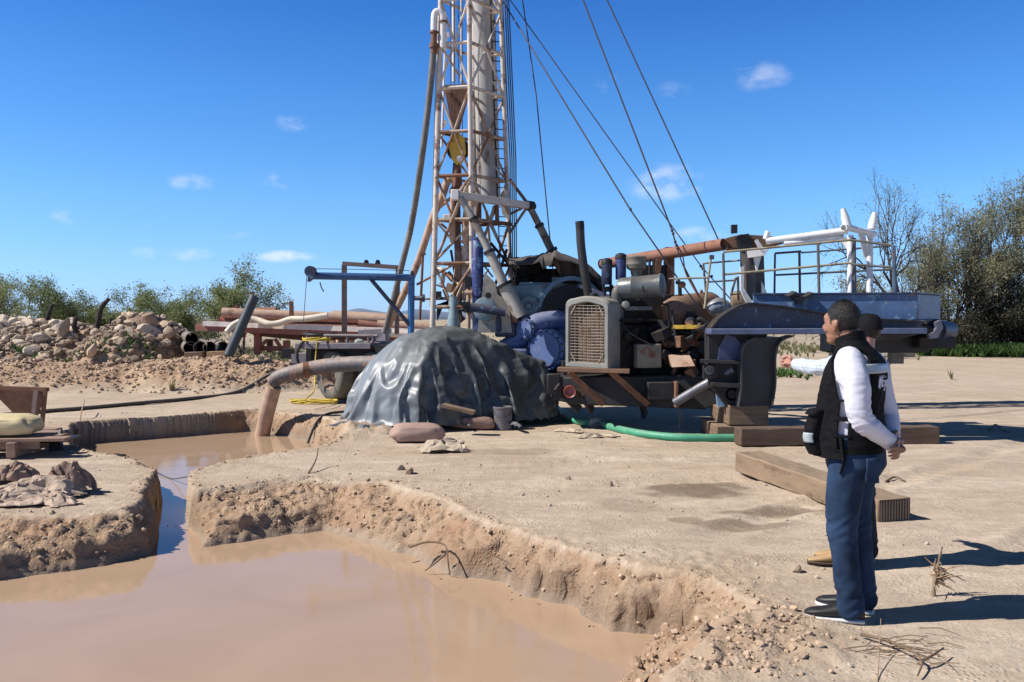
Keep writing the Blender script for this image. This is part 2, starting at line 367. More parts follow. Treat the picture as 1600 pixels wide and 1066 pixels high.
jh = np.clip((13 - jy) / 2, .12, 1); co[jm, 0] += ja * jh * (.045 * pn(jx * 5 + jz * 11, jy * 5 - jz * 9, 91) + .028 * pn(jx * 12 - jz * 17, jy * 12 + jz * 19, 92))
co[jm, 1] += ja * jh * (.045 * pn(jx * 5 - jz * 10, jy * 5 + jz * 12, 93) + .028 * pn(jx * 12 + jz * 18, jy * 12 + jz * 16, 94))
co[jm, 2] += ja * (.020 * np.abs(pn(jx * 17 + jz * 9, jy * 17, 95)) + .012 * pn(jx * 30, jy * 30 + jz * 20, 96))
gm = np_mesh('ground', co, quads)
def stain(px, py, wx, wy, a=1.0):
    c = G(px, py); n = .9 * fbm(XX.ravel() * 2.2, YY.ravel() * 2.6, 4, 71)
    return np.clip((1 + n - ((XX.ravel() - c.x) / wx) ** 2 - ((YY.ravel() - c.y) / wy) ** 2) * 2, 0, 1) * a
damp = np.maximum.reduce([stain(1090, 766, .62, .4, 1), stain(1215, 797, .75, .2, .95), stain(1150, 820, .4, .2, .8), stain(1075, 812, .17, .14, .7), stain(975, 790, .3, .35, .4), stain(800, 705, .75, .3, .45), stain(640, 640, 2.1, .5, .3)])
gras = np.clip(((YY.ravel() - 24) / 10), 0, 1) * np.clip(.45 + .9 * fbm(XX.ravel() * .25, YY.ravel() * .25, 4, 72), 0, 1)
gras *= np.where((XX.ravel() > 8) & (YY.ravel() < 41), .1, 1)
ca = gm.color_attributes.new('mask', 'FLOAT_COLOR', 'POINT')
ca.data.foreach_set('color', np.stack([SL, np.maximum(WE * .9, damp), gras, np.ones_like(SL)], 1).astype(np.float32).ravel())
# ground material: dry pale crust, rusty sub-soil where the pit cut it open, damp where water reached
def ground_mat():
    m = bpy.data.materials.new('dry_earth'); m.use_nodes = True; t = m.node_tree; N = t.nodes; L = t.links; b = N['Principled BSDF']
    g = N.new('ShaderNodeNewGeometry'); at = N.new('ShaderNodeAttribute'); at.attribute_name = 'mask'; sp = N.new('ShaderNodeSeparateColor'); L.new(at.outputs[0], sp.inputs[0])
    def nz(sc, det=6, st=(1, 1, 1), ro=.6, rotz=0):
        mp = N.new('ShaderNodeMapping'); mp.inputs['Scale'].default_value = st; mp.inputs['Rotation'].default_value = (0, 0, rotz); L.new(g.outputs['Position'], mp.inputs[0])
        n = N.new('ShaderNodeTexNoise'); n.inputs['Scale'].default_value = sc; n.inputs['Detail'].default_value = det; n.inputs['Roughness'].default_value = ro; L.new(mp.outputs[0], n.inputs[0]); return n.outputs[0]
    def rng(s, a, b_, lo=0, hi=1):
        r = N.new('ShaderNodeMapRange'); r.inputs[1].default_value = a; r.inputs[2].default_value = b_; r.inputs[3].default_value = lo; r.inputs[4].default_value = hi; L.new(s, r.inputs[0]); return r.outputs[0]
    def mix(f, a, c, bt='MIX'):
        x = N.new('ShaderNodeMix'); x.data_type = 'RGBA'; x.blend_type = bt
        if isinstance(f, float): x.inputs[0].default_value = f
        else: L.new(f, x.inputs[0])
        for i, q in ((6, a), (7, c)):
            if isinstance(q, tuple): x.inputs[i].default_value = (*q, 1)
            else: L.new(q, x.inputs[i])
        return x.outputs[2]
    def mul(a, c):
        x = N.new('ShaderNodeMath'); x.operation = 'MULTIPLY'; L.new(a, x.inputs[0])
        if isinstance(c, float): x.inputs[1].default_value = c
        else: L.new(c, x.inputs[1])
        return x.outputs[0]
    crust = mix(rng(nz(.55, 8), .35, .65), (.465, .366, .272), (.60, .49, .378))
    crust = mix(rng(nz(1.7, 8, (1, 2.4, 1), .68, .2), .40, .62, 0, .7), crust, (.37, .295, .225))
    crust = mix(rng(nz(.9, 7, (1, 3.5, 1), .7, -.12), .52, .7, 0, .5), crust, (.66, .56, .45))
    crust = mix(rng(nz(.32, 6, (1, 2.2, 1), .62, .5), .5, .68, 0, .55), crust, (.40, .285, .19))
    crust = mix(rng(nz(26, 5), .42, .7, 0, .32), crust, (.30, .23, .165))
    crust = mix(rng(nz(90, 3), .6, .72, 0, .5), crust, (.20, .155, .115))
    soil = mix(rng(nz(1.6, 7), .35, .65), (.37, .228, .142), (.47, .335, .225))
    soil = mix(rng(nz(7, 6), .4, .7, 0, .7), soil, (.40, .305, .215))
    soil = mix(rng(nz(30, 4), .4, .7, 0, .4), soil, (.26, .16, .10))
    c = mix(rng(sp.outputs[0], .1, .8), crust, soil)
    gr = mix(rng(nz(3, 5), .35, .65), (.10, .13, .04), (.27, .235, .135))
    c = mix(mul(sp.outputs[2], rng(nz(1.4, 6), .35, .6)), c, gr)
    wetf = mul(sp.outputs[1], rng(nz(6, 5), .2, .5, .75, 1))
    c = mix(wetf, c, mix(.68, c, (.13, .085, .055)))
    L.new(c, b.inputs['Base Color']); L.new(rng(sp.outputs[1], .5, 1, .92, .55), b.inputs['Roughness']); b.inputs['Specular IOR Level'].default_value = .25
    vo = N.new('ShaderNodeTexVoronoi'); vo.inputs['Scale'].default_value = 34; L.new(g.outputs['Position'], vo.inputs['Vector'])
    hsum = N.new('ShaderNodeMath'); hsum.operation = 'ADD'; L.new(mul(nz(22, 7, (1, 1, 1), .7), 1.0), hsum.inputs[0]); L.new(mul(rng(vo.outputs[0], 0, .5, 1, 0), mul(rng(nz(3.1, 5), .46, .66), .8)), hsum.inputs[1])
    h2 = N.new('ShaderNodeMath'); h2.operation = 'ADD'; L.new(hsum.outputs[0], h2.inputs[0]); L.new(mul(nz(4, 7, (1, 1.6, 1), .55), 1.3), h2.inputs[1])
    bp = N.new('ShaderNodeBump'); L.new(rng(sp.outputs[0], .05, .8, .55, .8), bp.inputs['Strength']); bp.inputs['Distance'].default_value = .026; L.new(h2.outputs[0], bp.inputs['Height']); L.new(bp.outputs[0], b.inputs['Normal'])
    return m
EARTH = ground_mat()
go = link('ground', gm, EARTH, smooth=180); go['kind'] = 'structure'
# muddy water filling both pits and the cut between them
wm = bpy.data.materials.new('muddy_water'); wm.use_nodes = True; t = wm.node_tree; b = t.nodes['Principled BSDF']
b.inputs['Roughness'].default_value = .07; b.inputs['IOR'].default_value = 1.28; b.inputs['Specular IOR Level'].default_value = .42
g = t.nodes.new('ShaderNodeNewGeometry'); n1 = t.nodes.new('ShaderNodeTexNoise'); n1.inputs['Scale'].default_value = .75; n1.inputs['Detail'].default_value = 7; n1.inputs['Distortion'].default_value = 1.6; t.links.new(g.outputs['Position'], n1.inputs[0])
x = t.nodes.new('ShaderNodeMix'); x.data_type = 'RGBA'; x.inputs[6].default_value = (.355, .24, .158, 1); x.inputs[7].default_value = (.475, .335, .23, 1); t.links.new(n1.outputs[0], x.inputs[0]); t.links.new(x.outputs[2], b.inputs['Base Color'])
n2 = t.nodes.new('ShaderNodeTexNoise'); n2.inputs['Scale'].default_value = 3.5; n2.inputs['Detail'].default_value = 3; t.links.new(g.outputs['Position'], n2.inputs[0])
bp = t.nodes.new('ShaderNodeBump'); bp.inputs['Strength'].default_value = .10; bp.inputs['Distance'].default_value = .02; t.links.new(n2.outputs[0], bp.inputs['Height']); t.links.new(bp.outputs[0], b.inputs['Normal'])
wb = MB(); wb.add([(-9, 2, WL), (3, 2, WL), (3, 17, WL), (-9, 17, WL)], [(0, 1, 2, 3)])
wo = wb.build('water', wm, smooth=0, origin=(0, 0, WL)); wo['kind'] = 'structure'
# ------------------------------------------------------------------ palette
MAST = mat('mast_paint', (.60, .52, .44), .15, rough=.6, rust=.42, rustcol=(.22, .11, .065), rs=3.5, bump=.2)
MASTL = mat('mast_paint_weathered', (.42, .33, .25), .3, rough=.7, rust=.7, rustcol=(.20, .10, .06), rs=3, bump=.25)
MASTW = mat('white_pipe_paint', (.72, .70, .68), .08, rough=.5, rust=.22, rustcol=(.25, .12, .07), rs=5)
TANK = mat('grey_tank_paint', (.40, .385, .36), .15, rough=.5, rust=.36, rustcol=(.10, .075, .06), rs=2.2, stretch=(1.6, 1.6, .5))
RUST = mat('rusty_steel', (.20, .095, .055), .35, ns=9, rough=.85, rust=.3, rustcol=(.11, .05, .03), bump=.35)
RUSTP = mat('red_rust_pipe', (.27, .125, .082), .22, ns=5, rough=.8, rust=.25, rustcol=(.2, .085, .05))
TANP = mat('tan_dusty_pipe', (.46, .30, .21), .2, ns=5, rough=.8, rust=.35, rustcol=(.27, .13, .085), dust=.5)
DARK = mat('dark_steel', (.017, .017, .02), .4, rough=.6, rust=.3, rustcol=(.05, .03, .02), dust=.3, dustcol=(.14, .115, .09), spec=.35)
BLACK = mat('black_rubber', (.016, .016, .017), .3, rough=.6)
CABLE = mat('steel_cable', (.06, .052, .055), .2, rough=.6, metal=.3)
NAVY = mat('navy_paint', (.020, .032, .075), .3, rough=.45, rust=.16, rustcol=(.10, .05, .03), chips=.3, chipcol=(.10, .18, .28), dust=.25)
BLUE = mat('blue_paint', (.05, .105, .22), .3, rough=.45, rust=.2, rustcol=(.20, .09, .05), chips=.38, chipcol=(.13, .24, .34), dust=.25)
SKYB = mat('bright_blue_paint', (.035, .16, .37), .2, rough=.5, rust=.16, chips=.25, chipcol=(.02, .05, .14))
ROYAL = mat('royal_blue_paint', (.055, .11, .29), .25, rough=.5, rust=.1, rustcol=(.05, .045, .05), chips=.25, chipcol=(.16, .21, .36), dust=.85, dustcol=(.33, .31, .32), rs=5)
PALEB = mat('pale_blue_worn', (.19, .29, .33), .25, rough=.6, rust=.32, rustcol=(.16, .13, .11), rs=2.6, dust=.5)
YELL = mat('yellow_paint', (.62, .40, .05), .15, rough=.5, rust=.35, rustcol=(.16, .09, .03), rs=6)
CYL = mat('indigo_cylinder', (.032, .045, .155), .25, rough=.45, chips=.5, chipcol=(.16, .30, .42), rs=6, rust=.06)
# ------------------------------------------------------------------ drilling mast
def leg_line(a, b, Y):
    p, q = P(*a, Y), P(*b, Y); d = (q - p) / (q.z - p.z)
    return lambda z: p + d * (z - p.z)
lC = leg_line((733, 0), (738, 470), 14.6); lL = leg_line((689, 0), (676, 500), 14.72); lR = leg_line((782, 0), (797, 420), 15.3)
lB = lambda z: lL(z) + lR(z) - lC(z)
ZT = 11.85; lv = [1.80 + .713 * k for k in range(15)]
mast = thing('drilling_mast', 'tall pale rusty lattice drilling mast with a grey tank inside, braced on two slanting legs', 'drilling mast', (lC(0).x, 15.1, 0))
for f, r, z0 in ((lC, .042, 1.0), (lL, .046, .35), (lR, .040, 1.0), (lB, .038, 1.0)):
    MB().tube([f(z0), f(6), f(ZT)], r, 10).build('mast_leg', MAST, mast)
for i, (f, g) in enumerate(((lL, lC), (lC, lR), (lR, lB), (lB, lL))):
    for k, z in enumerate(lv):
        if i > 1 and k < 1: continue
        MB().tube([f(z), g(z)], .03 if i < 2 else .024, 8).build('crossbar', MAST if k > 4 else MASTL, mast)
        if i in (0, 1) and k + 1 < len(lv):                  # K bracing that meets at the middle of every second crossbar
            mid = (f(z) + g(z)) / 2; up = lv[k + 1]; m2 = (f(up) + g(up)) / 2
            for e in (f, g):
                if i == 0 and k in (1,) : continue
                MB().tube([mid, e(up)] if k % 2 == 0 else [e(z), m2], .02, 7).build('diagonal_brace', MAST if k > 4 else MASTL, mast)
        elif k % 2 and k + 1 < len(lv): MB().tube([f(z), g(lv[k + 1])], .02, 7).build('diagonal_brace', MAST, mast)
# grey tank inside
t0, t1 = P(763, 311, 15.5), P(754, 0, 15.5); d = (t1 - t0) / (t1.z - t0.z)
tk = MB().tube([t0, t0 + d * 10.0], .212, 28); tk.build('inner_cylinder', TANK, mast)
s_ = MB()
for z in (.9, 2.15, 3.6, 5.1, 6.6): s_.lathe(t0 + d * z, d, [(0, .212), (0, .22), (.02, .22), (.02, .212)], 28)
s_.build('weld_band', TANK, mast)
# small fittings on the mast legs
for px, py in ((686, 62), (682, 198)):
    m = MB(); c = P(px, py, 15.15); m.box(c + V((.06, -.05, 0)), (.16, .09, .05)); m.box(c + V((.14, -.08, .05)), (.08, .03, .08)); m.build('bracket', MASTW, mast)
# ladder behind the right leg
ld = MB(); la = lambda z: lR(z) + V((-.17, .04, 0)); lb = lambda z: lR(z) + V((.0, .10, 0))
ld.tube([la(1.6), la(ZT)], .012, 6)
z = 1.7
while z < ZT: ld.tube([la(z), lb(z)], .009, 6); z += .165
ld.build('ladder', DARK, mast)
# guides and pipes running up inside the lattice
for px, r, m_ in ((707, .03, MASTW), (719, .018, MASTW)):
    a = P(px + 2, 128, 15.0); MB().tube([a, V((a.x, 15.0, ZT))], r, 9).build('riser_pipe', m_, mast)
MB().tube([P(697, 34, 15.0), P(690, 230, 15.0)], .02, 8).build('riser_pipe', MASTW, mast)
# rusty tapering plate box
q = [(693, 133), (733, 131), (714, 199), (706, 200)]
MB().prism([P(a, b, 14.92) for a, b in q], (.02, .3, 0)).build('hopper_plate', RUST, mast)
# crown platform above the frame
cb = MB(); c = (lL(ZT) + lR(ZT)) / 2
cb.box(c + V((0, 0, .12)), (1.1, 1.1, .1), Matrix.Rotation(R_(40), 3, 'Z')); cb.lathe(c + V((-.1, -.2, .35)), (1, 0, 0), [(0, .26), (.02, .26), (.06, .22), (.10, .26), (.12, .26)], 24)
cb.build('crown_block', MAST, mast)
# white plates and gussets in the lower mast
MB().prism([P(738, 276, 14.75), P(722, 303, 14.75), P(727, 362, 14.75), P(741, 350, 14.75), P(745, 320, 14.75), P(752, 306, 14.75)], (.015, .05, 0)).build('gusset_plate', MAST, mast)
MB().prism([P(788, 292, 15.2), P(781, 313, 15.2), P(785, 335, 15.2), P(795, 345, 15.2), P(795, 300, 15.2)], (.015, .04, 0)).build('gusset_plate', MAST, mast)
MB().beam(P(727, 384, 14.9), P(727, 470, 14.9), .24, .05, (0, 1, 0)).build('guard_plate', MAST, mast)
# cross tube and the two slanting support legs
xa, xb = P(714, 305, 14.1), P(828, 322, 15.0)
MB().beam(xa, xb, .105, .115).build('cross_beam', MAST, mast, bevel=.008)
cc = MB(); cc.box(xa + V((-.03, 0, 0)), (.12, .16, .16)); cc.build('end_plate', MASTW, mast, bevel=.01)
cc = MB(); cc.lathe(xb, xb - xa, [(-.05, .085), (.06, .085), (.06, .05), (.1, .05)], 14); cc.build('end_collar', DARK, mast)
def stepleg(pts, rs, m_, name='support_leg'):
    o = MB(); k = len(pts)
    for i in range(k - 1): o.tube([pts[i], pts[i + 1]], rs[i], 14); 
    l = o.build(name, m_, mast)
    for i in range(1, k - 1):
        dv = pts[i + 1] - pts[i]; MB().lathe(pts[i] - dv.normalized() * .03, dv, [(0, rs[i] * 1.0), (0, rs[i] * 1.22), (.05, rs[i] * 1.22), (.05, rs[i])], 16).build('clamp_collar', DARK, l)
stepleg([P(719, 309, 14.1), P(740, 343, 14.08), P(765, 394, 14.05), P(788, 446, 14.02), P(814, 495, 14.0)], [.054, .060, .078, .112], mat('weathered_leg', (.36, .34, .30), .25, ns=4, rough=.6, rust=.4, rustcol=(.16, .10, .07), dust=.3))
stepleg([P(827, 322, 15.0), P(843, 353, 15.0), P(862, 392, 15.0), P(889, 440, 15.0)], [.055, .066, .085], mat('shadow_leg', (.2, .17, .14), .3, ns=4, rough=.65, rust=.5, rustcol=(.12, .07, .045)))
for a, b, Y0, Y1, r in (((737, 274), (714, 304), 14.6, 14.1, .03), ((735, 284), (680, 330), 14.55, 15.2, .035), ((796, 280), (823, 316), 15.1, 15.0, .035), ((719, 312), (684, 400), 14.15, 15.2, .034),
                        ((738, 348), (680, 408), 14.6, 15.2, .03), ((684, 345), (738, 392), 15.15, 14.7, .024), ((822, 326), (796, 365), 15.0, 15.1, .03), ((815, 326), (798, 334), 15, 15.1, .028), ((797, 345), (775, 410), 15.1, 15.3, .03),
                        ((766, 350), (790, 400), 14.9, 15.1, .03), ((760, 330), (768, 412), 15.5, 15.6, .035), ((772, 322), (757, 372), 15.0, 14.9, .026), ((684, 417), (718, 445), 15.2, 14.7, .03), ((736, 418), (706, 462), 14.6, 14.4, .032)):
    MB().tube([P(*a, Y0), P(*b, Y1)], r * .78, 9).build('strut', MASTL, mast)
for px0, px1, py in ((750, 800, 316),): MB().beam(P(px0, 352, 15.0), P(px1 - 4, 349, 15.1), .05, .05).build('strut', RUST, mast)
m = MB(); m.beam(P(748, 316, 14.95), P(748, 344, 14.95), .09, .09); m.beam(P(776, 316, 15.0), P(777, 350, 15.0), .07, .07); m.beam(P(742, 345, 14.9), P(800, 351, 15.1), .07, .05); m.build('sheave_bracket', RUST, mast)
m = MB(); m.box(P(699, 340, 14.6), (.12, .1, .09)); m.build('junction_box', MAST, mast, bevel=.01)
# standpipe: gooseneck at the kelly and a long slanting pipe down to the ground
MB().tube(bez([P(712, 283, 14.9), P(704, 279, 14.9), P(697, 288, 14.9), P(690, 310, 14.9), P(677, 338, 15.0), P(648, 422, 15.3), P(606, 510, 15.8)], 6), .062, 12).build('standpipe', TANP, mast)
MB().tube(bez([P(683, 420, 15.15), P(692, 423, 15.1), P(692, 440, 15.1), P(688, 447, 15.1)], 5), .035, 10).build('valve_elbow', MAST, mast)
m = MB(); m.box(P(684, 461, 15.1), (.12, .12, .12)); m.beam(P(680, 466, 15.1), P(706, 466, 14.9), .05, .04); m.prism([P(682, 476, 15.0), P(704, 474, 14.9), P(704, 468, 14.9), P(690, 484, 15.0), P(683, 502, 15.0)], (0, .05, 0)); m.build('base_bracket', DARK, mast)
rq = random.Random(8)
for k in range(26):
    c_ = P(rq.uniform(690, 800), rq.uniform(395, 500), rq.uniform(14.75, 15.5)); mm = rq.choice((MASTL, RUST, DARK, MASTL, TANP)); d_ = V((rq.gauss(0, .25), rq.gauss(0, .1), rq.gauss(0, .28)))
    if rq.random() < .6: MB().tube([c_ - d_, c_ + d_], rq.uniform(.012, .026), 7).build('stay', mm, mast)
    else: MB().box(c_, (rq.uniform(.06, .18), .1, rq.uniform(.06, .2)), Matrix.Rotation(rq.uniform(0, 3), 3, 'Y')).build('fitting', mm, mast, bevel=.006)
# ------------------------------------------------------------------ things hanging in the mast
tb = thing('travelling_block', 'worn yellow travelling pulley block hanging inside the mast', 'pulley block', P(713, 256, 14.85))
m = MB(); prof = [(703, 212), (716, 207), (726, 216), (728, 238), (724, 252), (714, 258), (706, 250), (702, 232)]
m.prism([P(a, b, 14.76) for a, b in prof], (0, .03, 0)); m.build('side_plate', YELL, tb)
m = MB(); m.prism([P(a, b, 14.94) for a, b in prof], (0, .03, 0)); m.build('side_plate', YELL, tb)
MB().lathe(P(715, 232, 14.79), (0, 1, 0), [(0, .19), (.02, .19), (.05, .15), (.09, .15), (.12, .19), (.15, .19)], 22).build('pulley', DARK, tb)
MB().lathe(P(718, 248, 14.73), (0, 1, 0), [(0, .05), (.24, .05)], 14).build('pin', MASTW, tb)
k = MB()
for dx in (-.10, -.04, .03, .09): k.tube([P(714, 215, 14.85) + V((dx, 0, 0)), V((P(714, 0, 14.85).x + dx, 14.85, ZT))], .008, 6)
tag(k.build('hoist_cables', CABLE, smooth=60), 'dark hoisting cables running up inside the mast above the yellow block', 'cables')
ky = thing('kelly_swivel', 'dark brown kelly rod with tan swivel housing hanging down the middle of the mast', 'drill swivel', P(715, 470, 14.9))
MB().beam(P(713, 255, 14.9), P(717, 500, 14.9), .11, .11).build('kelly_rod', mat('brown_rod', (.10, .055, .04), .3, rough=.6, rust=.3), ky, bevel=.01)
for px0, px1, y0, y1, Y, mt in ((702, 712, 300, 380, 14.85, TANP), (722, 736, 322, 384, 14.8, TANP)):
    w = (px1 - px0) / 2 / 94; c = (px0 + px1) / 2
    MB().lathe(P(c, y1, Y), (0, 0, 1), [(0, w * .55), (.04, w * .8), (.12, w), (.42, w), (.5, w * .8), ((y1 - y0) / 94, w * .6)], 18).build('swivel_body', mt, ky)
MB().lathe(P(714, 258, 14.9), (0, 0, 1), [(-.5, .10), (-.46, .13), (-.40, .13), (-.36, .09), (-.02, .07), (0, .05)], 16).build('swivel_collar', RUST, ky)
# swinging mud hose from the white gooseneck
mh = thing('mud_hose', 'long grey-brown mud hose slung from a white gooseneck beside the mast down to the ground', 'hose', P(604, 515, 15.7))
MB().tube(bez([P(692, 75, 14.62), P(692, 34, 14.62), P(690, 22, 14.62), P(684, 18, 14.62), P(679, 24, 14.62), P(678, 50, 14.62)], 6), .055, 14).build('gooseneck', MASTW, mh)
m = MB(); m.lathe(P(678, 49, 14.62), (0, 0, -1), [(0, .05), (0, .07), (.03, .07), (.03, .05), (.2, .05), (.2, .075), (.27, .075), (.27, .055), (.36, .055)], 14); m.build('coupling', RUST, mh)
m = MB(); m.lathe(P(692, 36, 14.62), (0, 0, 1), [(0, .06), (0, .075), (.03, .075), (.03, .06)], 14); m.build('union', RUST, mh)
MB().tube(bez([P(678, 72, 14.62), P(672, 140, 14.7), P(660, 240, 14.85), P(644, 345, 15.3), P(629, 410, 15.4), P(606, 502, 15.7), P(600, 520, 15.75)], 7), .052, 12).build('hose', mat('hose_rubber', (.15, .14, .13), .3, rough=.75, dust=.3, rust=.3, rustcol=(.26, .20, .15)), mh)
m = MB(); m.tube([P(661, 395, 15.0), P(656, 500, 15.2)], .022, 8); m.tube([P(665, 375, 15.0), P(661, 396, 15.0)], .01, 6); m.box(P(661, 397, 15.0), (.09, .05, .04))
tag(m.build('tensioner_rod', RUST), 'thin rusty tensioning rod hanging just left of the mast leg', 'rod')
# guy wires and running lines
top = (lL(ZT) + lR(ZT)) / 2 + V((0, 0, .1))
lowp = P(784, -18, 15.1)
def wire(name, label, pts, r=.011, clamps=(), sag=0):
    o = thing(name, label, 'cable', pts[-1], 'steel guy wires from the mast')
    MB().tube(pts, r, 6).build('wire', CABLE, o)
    for c, n in clamps:
        mm = MB(); dv = (pts[-1] - pts[0]).normalized()
        for i in range(n): mm.ell(c + dv * i * .05, (.022, .02, .024), nu=8, nv=6)
        mm.build('clamp', CABLE, o)
    return o
e1 = P(1124, 378, 13.6); wire('guy_wire', 'guy wire ending at the dark open end of the long rust-red pipe', [top, (top + e1) / 2 + V((0, 0, -.12)), e1])
m1 = P(1050, 360, 13.0); e2 = P(1100, 478, 13.0); w2 = wire('guy_wire', 'guy wire with a slack loop and heavy turnbuckle crossing the rust-red pipe', [top, (top + m1) / 2 + V((0, 0, -.14)), m1, P(1057, 385, 13.0)], .012, [(m1, 2), (P(1055, 378, 13), 3)])
MB().tube(bez([P(1056, 380, 13), P(1062, 400, 13), P(1069, 418, 13), P(1066, 398, 13), P(1057, 382, 13)], 5), .01, 6).build('loop', CABLE, w2)
MB().tube([P(1068, 415, 13), P(1075, 432, 13), P(1100, 478, 13.0)], [.012, .024, .014], 8).build('turnbuckle', RUST, w2)
wire('guy_wire', 'thin guy wire reaching down to the white drum beyond the small railing post', [lowp, P(1050, 354, 13.6), P(1097, 418, 13.6), P(1142, 468, 13.6)], .009, [(P(1095, 416, 13.6), 2), (P(1112, 432, 13.6), 1)])
w4 = wire('guy_wire', 'rusty guy wire with a shackle ring anchored in front of the air tank', [lowp + V((-.05, 0, -.1)), P(985, 328, 12.9), P(1066, 445, 12.8), P(1100, 492, 12.8)], .011, [(P(985, 327, 12.9), 1)])
MB().lathe(P(1066, 445, 12.8), (0, 1, 0), [(-.012, .03), (-.012, .05), (.012, .05), (.012, .03)], 14).build('shackle', RUST, w4)
wire('hoist_line', 'long hoist line falling right of the mast onto the dark ragged canopy', [top, P(818, 10, 14.9), P(838, 150, 14.9), P(858, 360, 14.9), P(866, 442, 14.9)], .011)
for i, (x0, x1, y1) in enumerate(((785, 797, 420), (789, 800, 430), (792, 803, 425), (795, 806, 430))):
    wire('draw_line', 'dark draw line running down beside the ladder of the mast', [top + V((.1, -.1, 0)), P(x0, 5, 14.95), P(x1, 250, 14.95), P(x1 + 1, y1, 14.9)], .0115)
wire('tail_line', 'thin line hanging along the left mast leg', [top, P(682, 40, 15.2), P(676, 330, 15.2), P(672, 480, 15.2)], .006)
# ------------------------------------------------------------------ drawworks, mud pump
dw = thing('drawworks', 'pale blue worn drawworks housing with round wheel cover and arched belt guard behind the engine', 'winch machine', P(850, 600, 14.3))
m = MB()
m.prism([P(800, 447, 14.75), P(868, 440, 14.75), P(930, 452, 14.75), P(930, 590, 14.75), P(800, 590, 14.75)], (0, 1.3, 0)); m.build('housing', PALEB, dw, bevel=.02)
m = MB(); m.box(P(870, 443, 14.85), (.16, .25, .2)); m.box(P(835, 445, 14.85), (.5, .06, .08)); m.box(P(895, 448, 14.85), (.3, .1, .06)); m.build('top_rail', PALEB, dw, bevel=.01)
m = MB(); m.lathe(P(826, 478, 14.73), (0, -1, 0), [(0, .17), (.03, .17), (.05, .15), (.05, .12), (.03, .11), (.03, .07), (.09, .05), (.12, .03)], 28); m.build('wheel_cover', PALEB, dw)
# rear gear side plate with round disc, pale grey, left of the slanted leg
m = MB(); m.prism([P(757, 425, 14.3), P(772, 440, 14.3), P(795, 470, 14.3), P(800, 520, 14.3), P(745, 520, 14.3), P(752, 470, 14.3)], (0, .08, 0)); m.build('side_plate', mat('pale_grey_plate', (.36, .33, .28), .2, rough=.7, rust=.3, rustcol=(.12, .09, .07), dust=.3), dw)
m = MB(); m.lathe(P(758, 483, 14.28), (0, -1, 0), [(0, .19), (.04, .19), (.05, .17), (.05, .06), (.08, .05)], 26); m.build('gear_disc', PALEB, dw)
m = MB(); m.lathe(P(785, 455, 14.15), (0, -1, 0), [(0, .09), (.05, .09), (.05, .045)], 16); m.lathe(P(763, 462, 14.2), (0, -1, 0), [(0, .05), (.05, .05)], 12); m.build('bearing_cap', DARK, dw)
MB().tube([P(735, 480, 13.9), P(765, 484, 13.9), P(790, 488, 13.9)], .07, 12).build('drive_shaft', NAVY, dw)
# arched belt guard
cg = P(893, 492, 14.6); m = MB(); ro, ri = .63, .56; a0, a1 = R_(15), R_(168); pts = []
for rr, rev in ((ro, 0), (ri, 1)):
    rg = [a0 + (a1 - a0) * i / 20 for i in range(21)]
    pts += [cg + V((math.cos(w) * rr * .9, 0, math.sin(w) * rr)) for w in (rg[::-1] if rev else rg)]
m.prism(pts, (0, .32, 0)); m.build('belt_guard', mat('guard_blue', (.12, .22, .30), .2, rough=.5, rust=.25, chips=.4, chipcol=(.2, .4, .55), dust=.4), dw)
MB().lathe(cg + V((0, .06, 0)), (0, 1, 0), [(0, .50), (.2, .50)], 30).build('belt_wheel', DARK, dw)
MB().beam(P(905, 446, 14.4), P(968, 470, 14.0), .12, .05).build('belt_cover', NAVY, dw)
# red fitting and brown blocks beside the leg
m = MB(); m.box(P(800, 497, 14.6), (.2, .2, .2)); m.build('brown_block', RUST, dw, bevel=.02)
m = MB(); m.box(P(790, 515, 14.5), (.34, .3, .24)); m.lathe(P(779, 510, 14.35), (0, 0, 1), [(-.1, .07), (.12, .07), (.2, .05)], 12); m.build('gearbox', NAVY, dw, bevel=.03)
# upright indigo pressure bottle, grey stand-pipe stub
pb = thing('pressure_bottle', 'tall upright indigo cylinder with a worn turquoise foot behind the tarp', 'gas cylinder', P(747, 545, 14.5))
MB().lathe(P(746, 372, 14.5), (0, 0, -1), [(-.015, .05), (0, .08), (.015, .096), (.03, .096), (.045, .092), (.05, .096), (.90, .096), (.94, .09), (.95, .054), (.96, .052), (1.4, .048), (1.7, .06)], 24).build('bottle', CYL, pb)
m = MB()
for z in (.98, 1.12): m.lathe(P(746, 372, 14.5) + V((0, 0, -z)), (0, 0, -1), [(0, .05), (0, .072), (.035, .072), (.035, .05)], 14)
m.build('neck_collar', SKYB, pb)
st = MB().lathe(P(709, 463, 14.7), (0, 0, -1), [(0, .09), (.0, .085), (.3, .085), (.42, .11), (.9, .11)], 20)
tag(st.build('pipe_stub', PALEB), 'short grey upright pipe stub left of the indigo cylinder', 'pipe')
vt = thing('valve_tree', 'cluster of dark valves and vertical pipes between the mast leg and the indigo cylinder', 'valve', P(732, 560, 14.6))
m = MB()
m.tube([P(732, 435, 14.6), P(732, 560, 14.6)], .036, 10); m.tube([P(726, 458, 14.45), P(738, 458, 14.45)], .04, 10); m.build('riser', TANP, vt)
m = MB(); m.lathe(P(732, 482, 14.5), (0, 0, 1), [(-.07, .07), (-.05, .1), (.03, .1), (.06, .07)], 16); m.box(P(727, 475, 14.45), (.14, .14, .07)); m.box(P(731, 442, 14.5), (.09, .09, .2)); m.tube([P(718, 485, 14.45), P(752, 478, 14.45)], .03, 8); m.build('valve_body', DARK, vt)
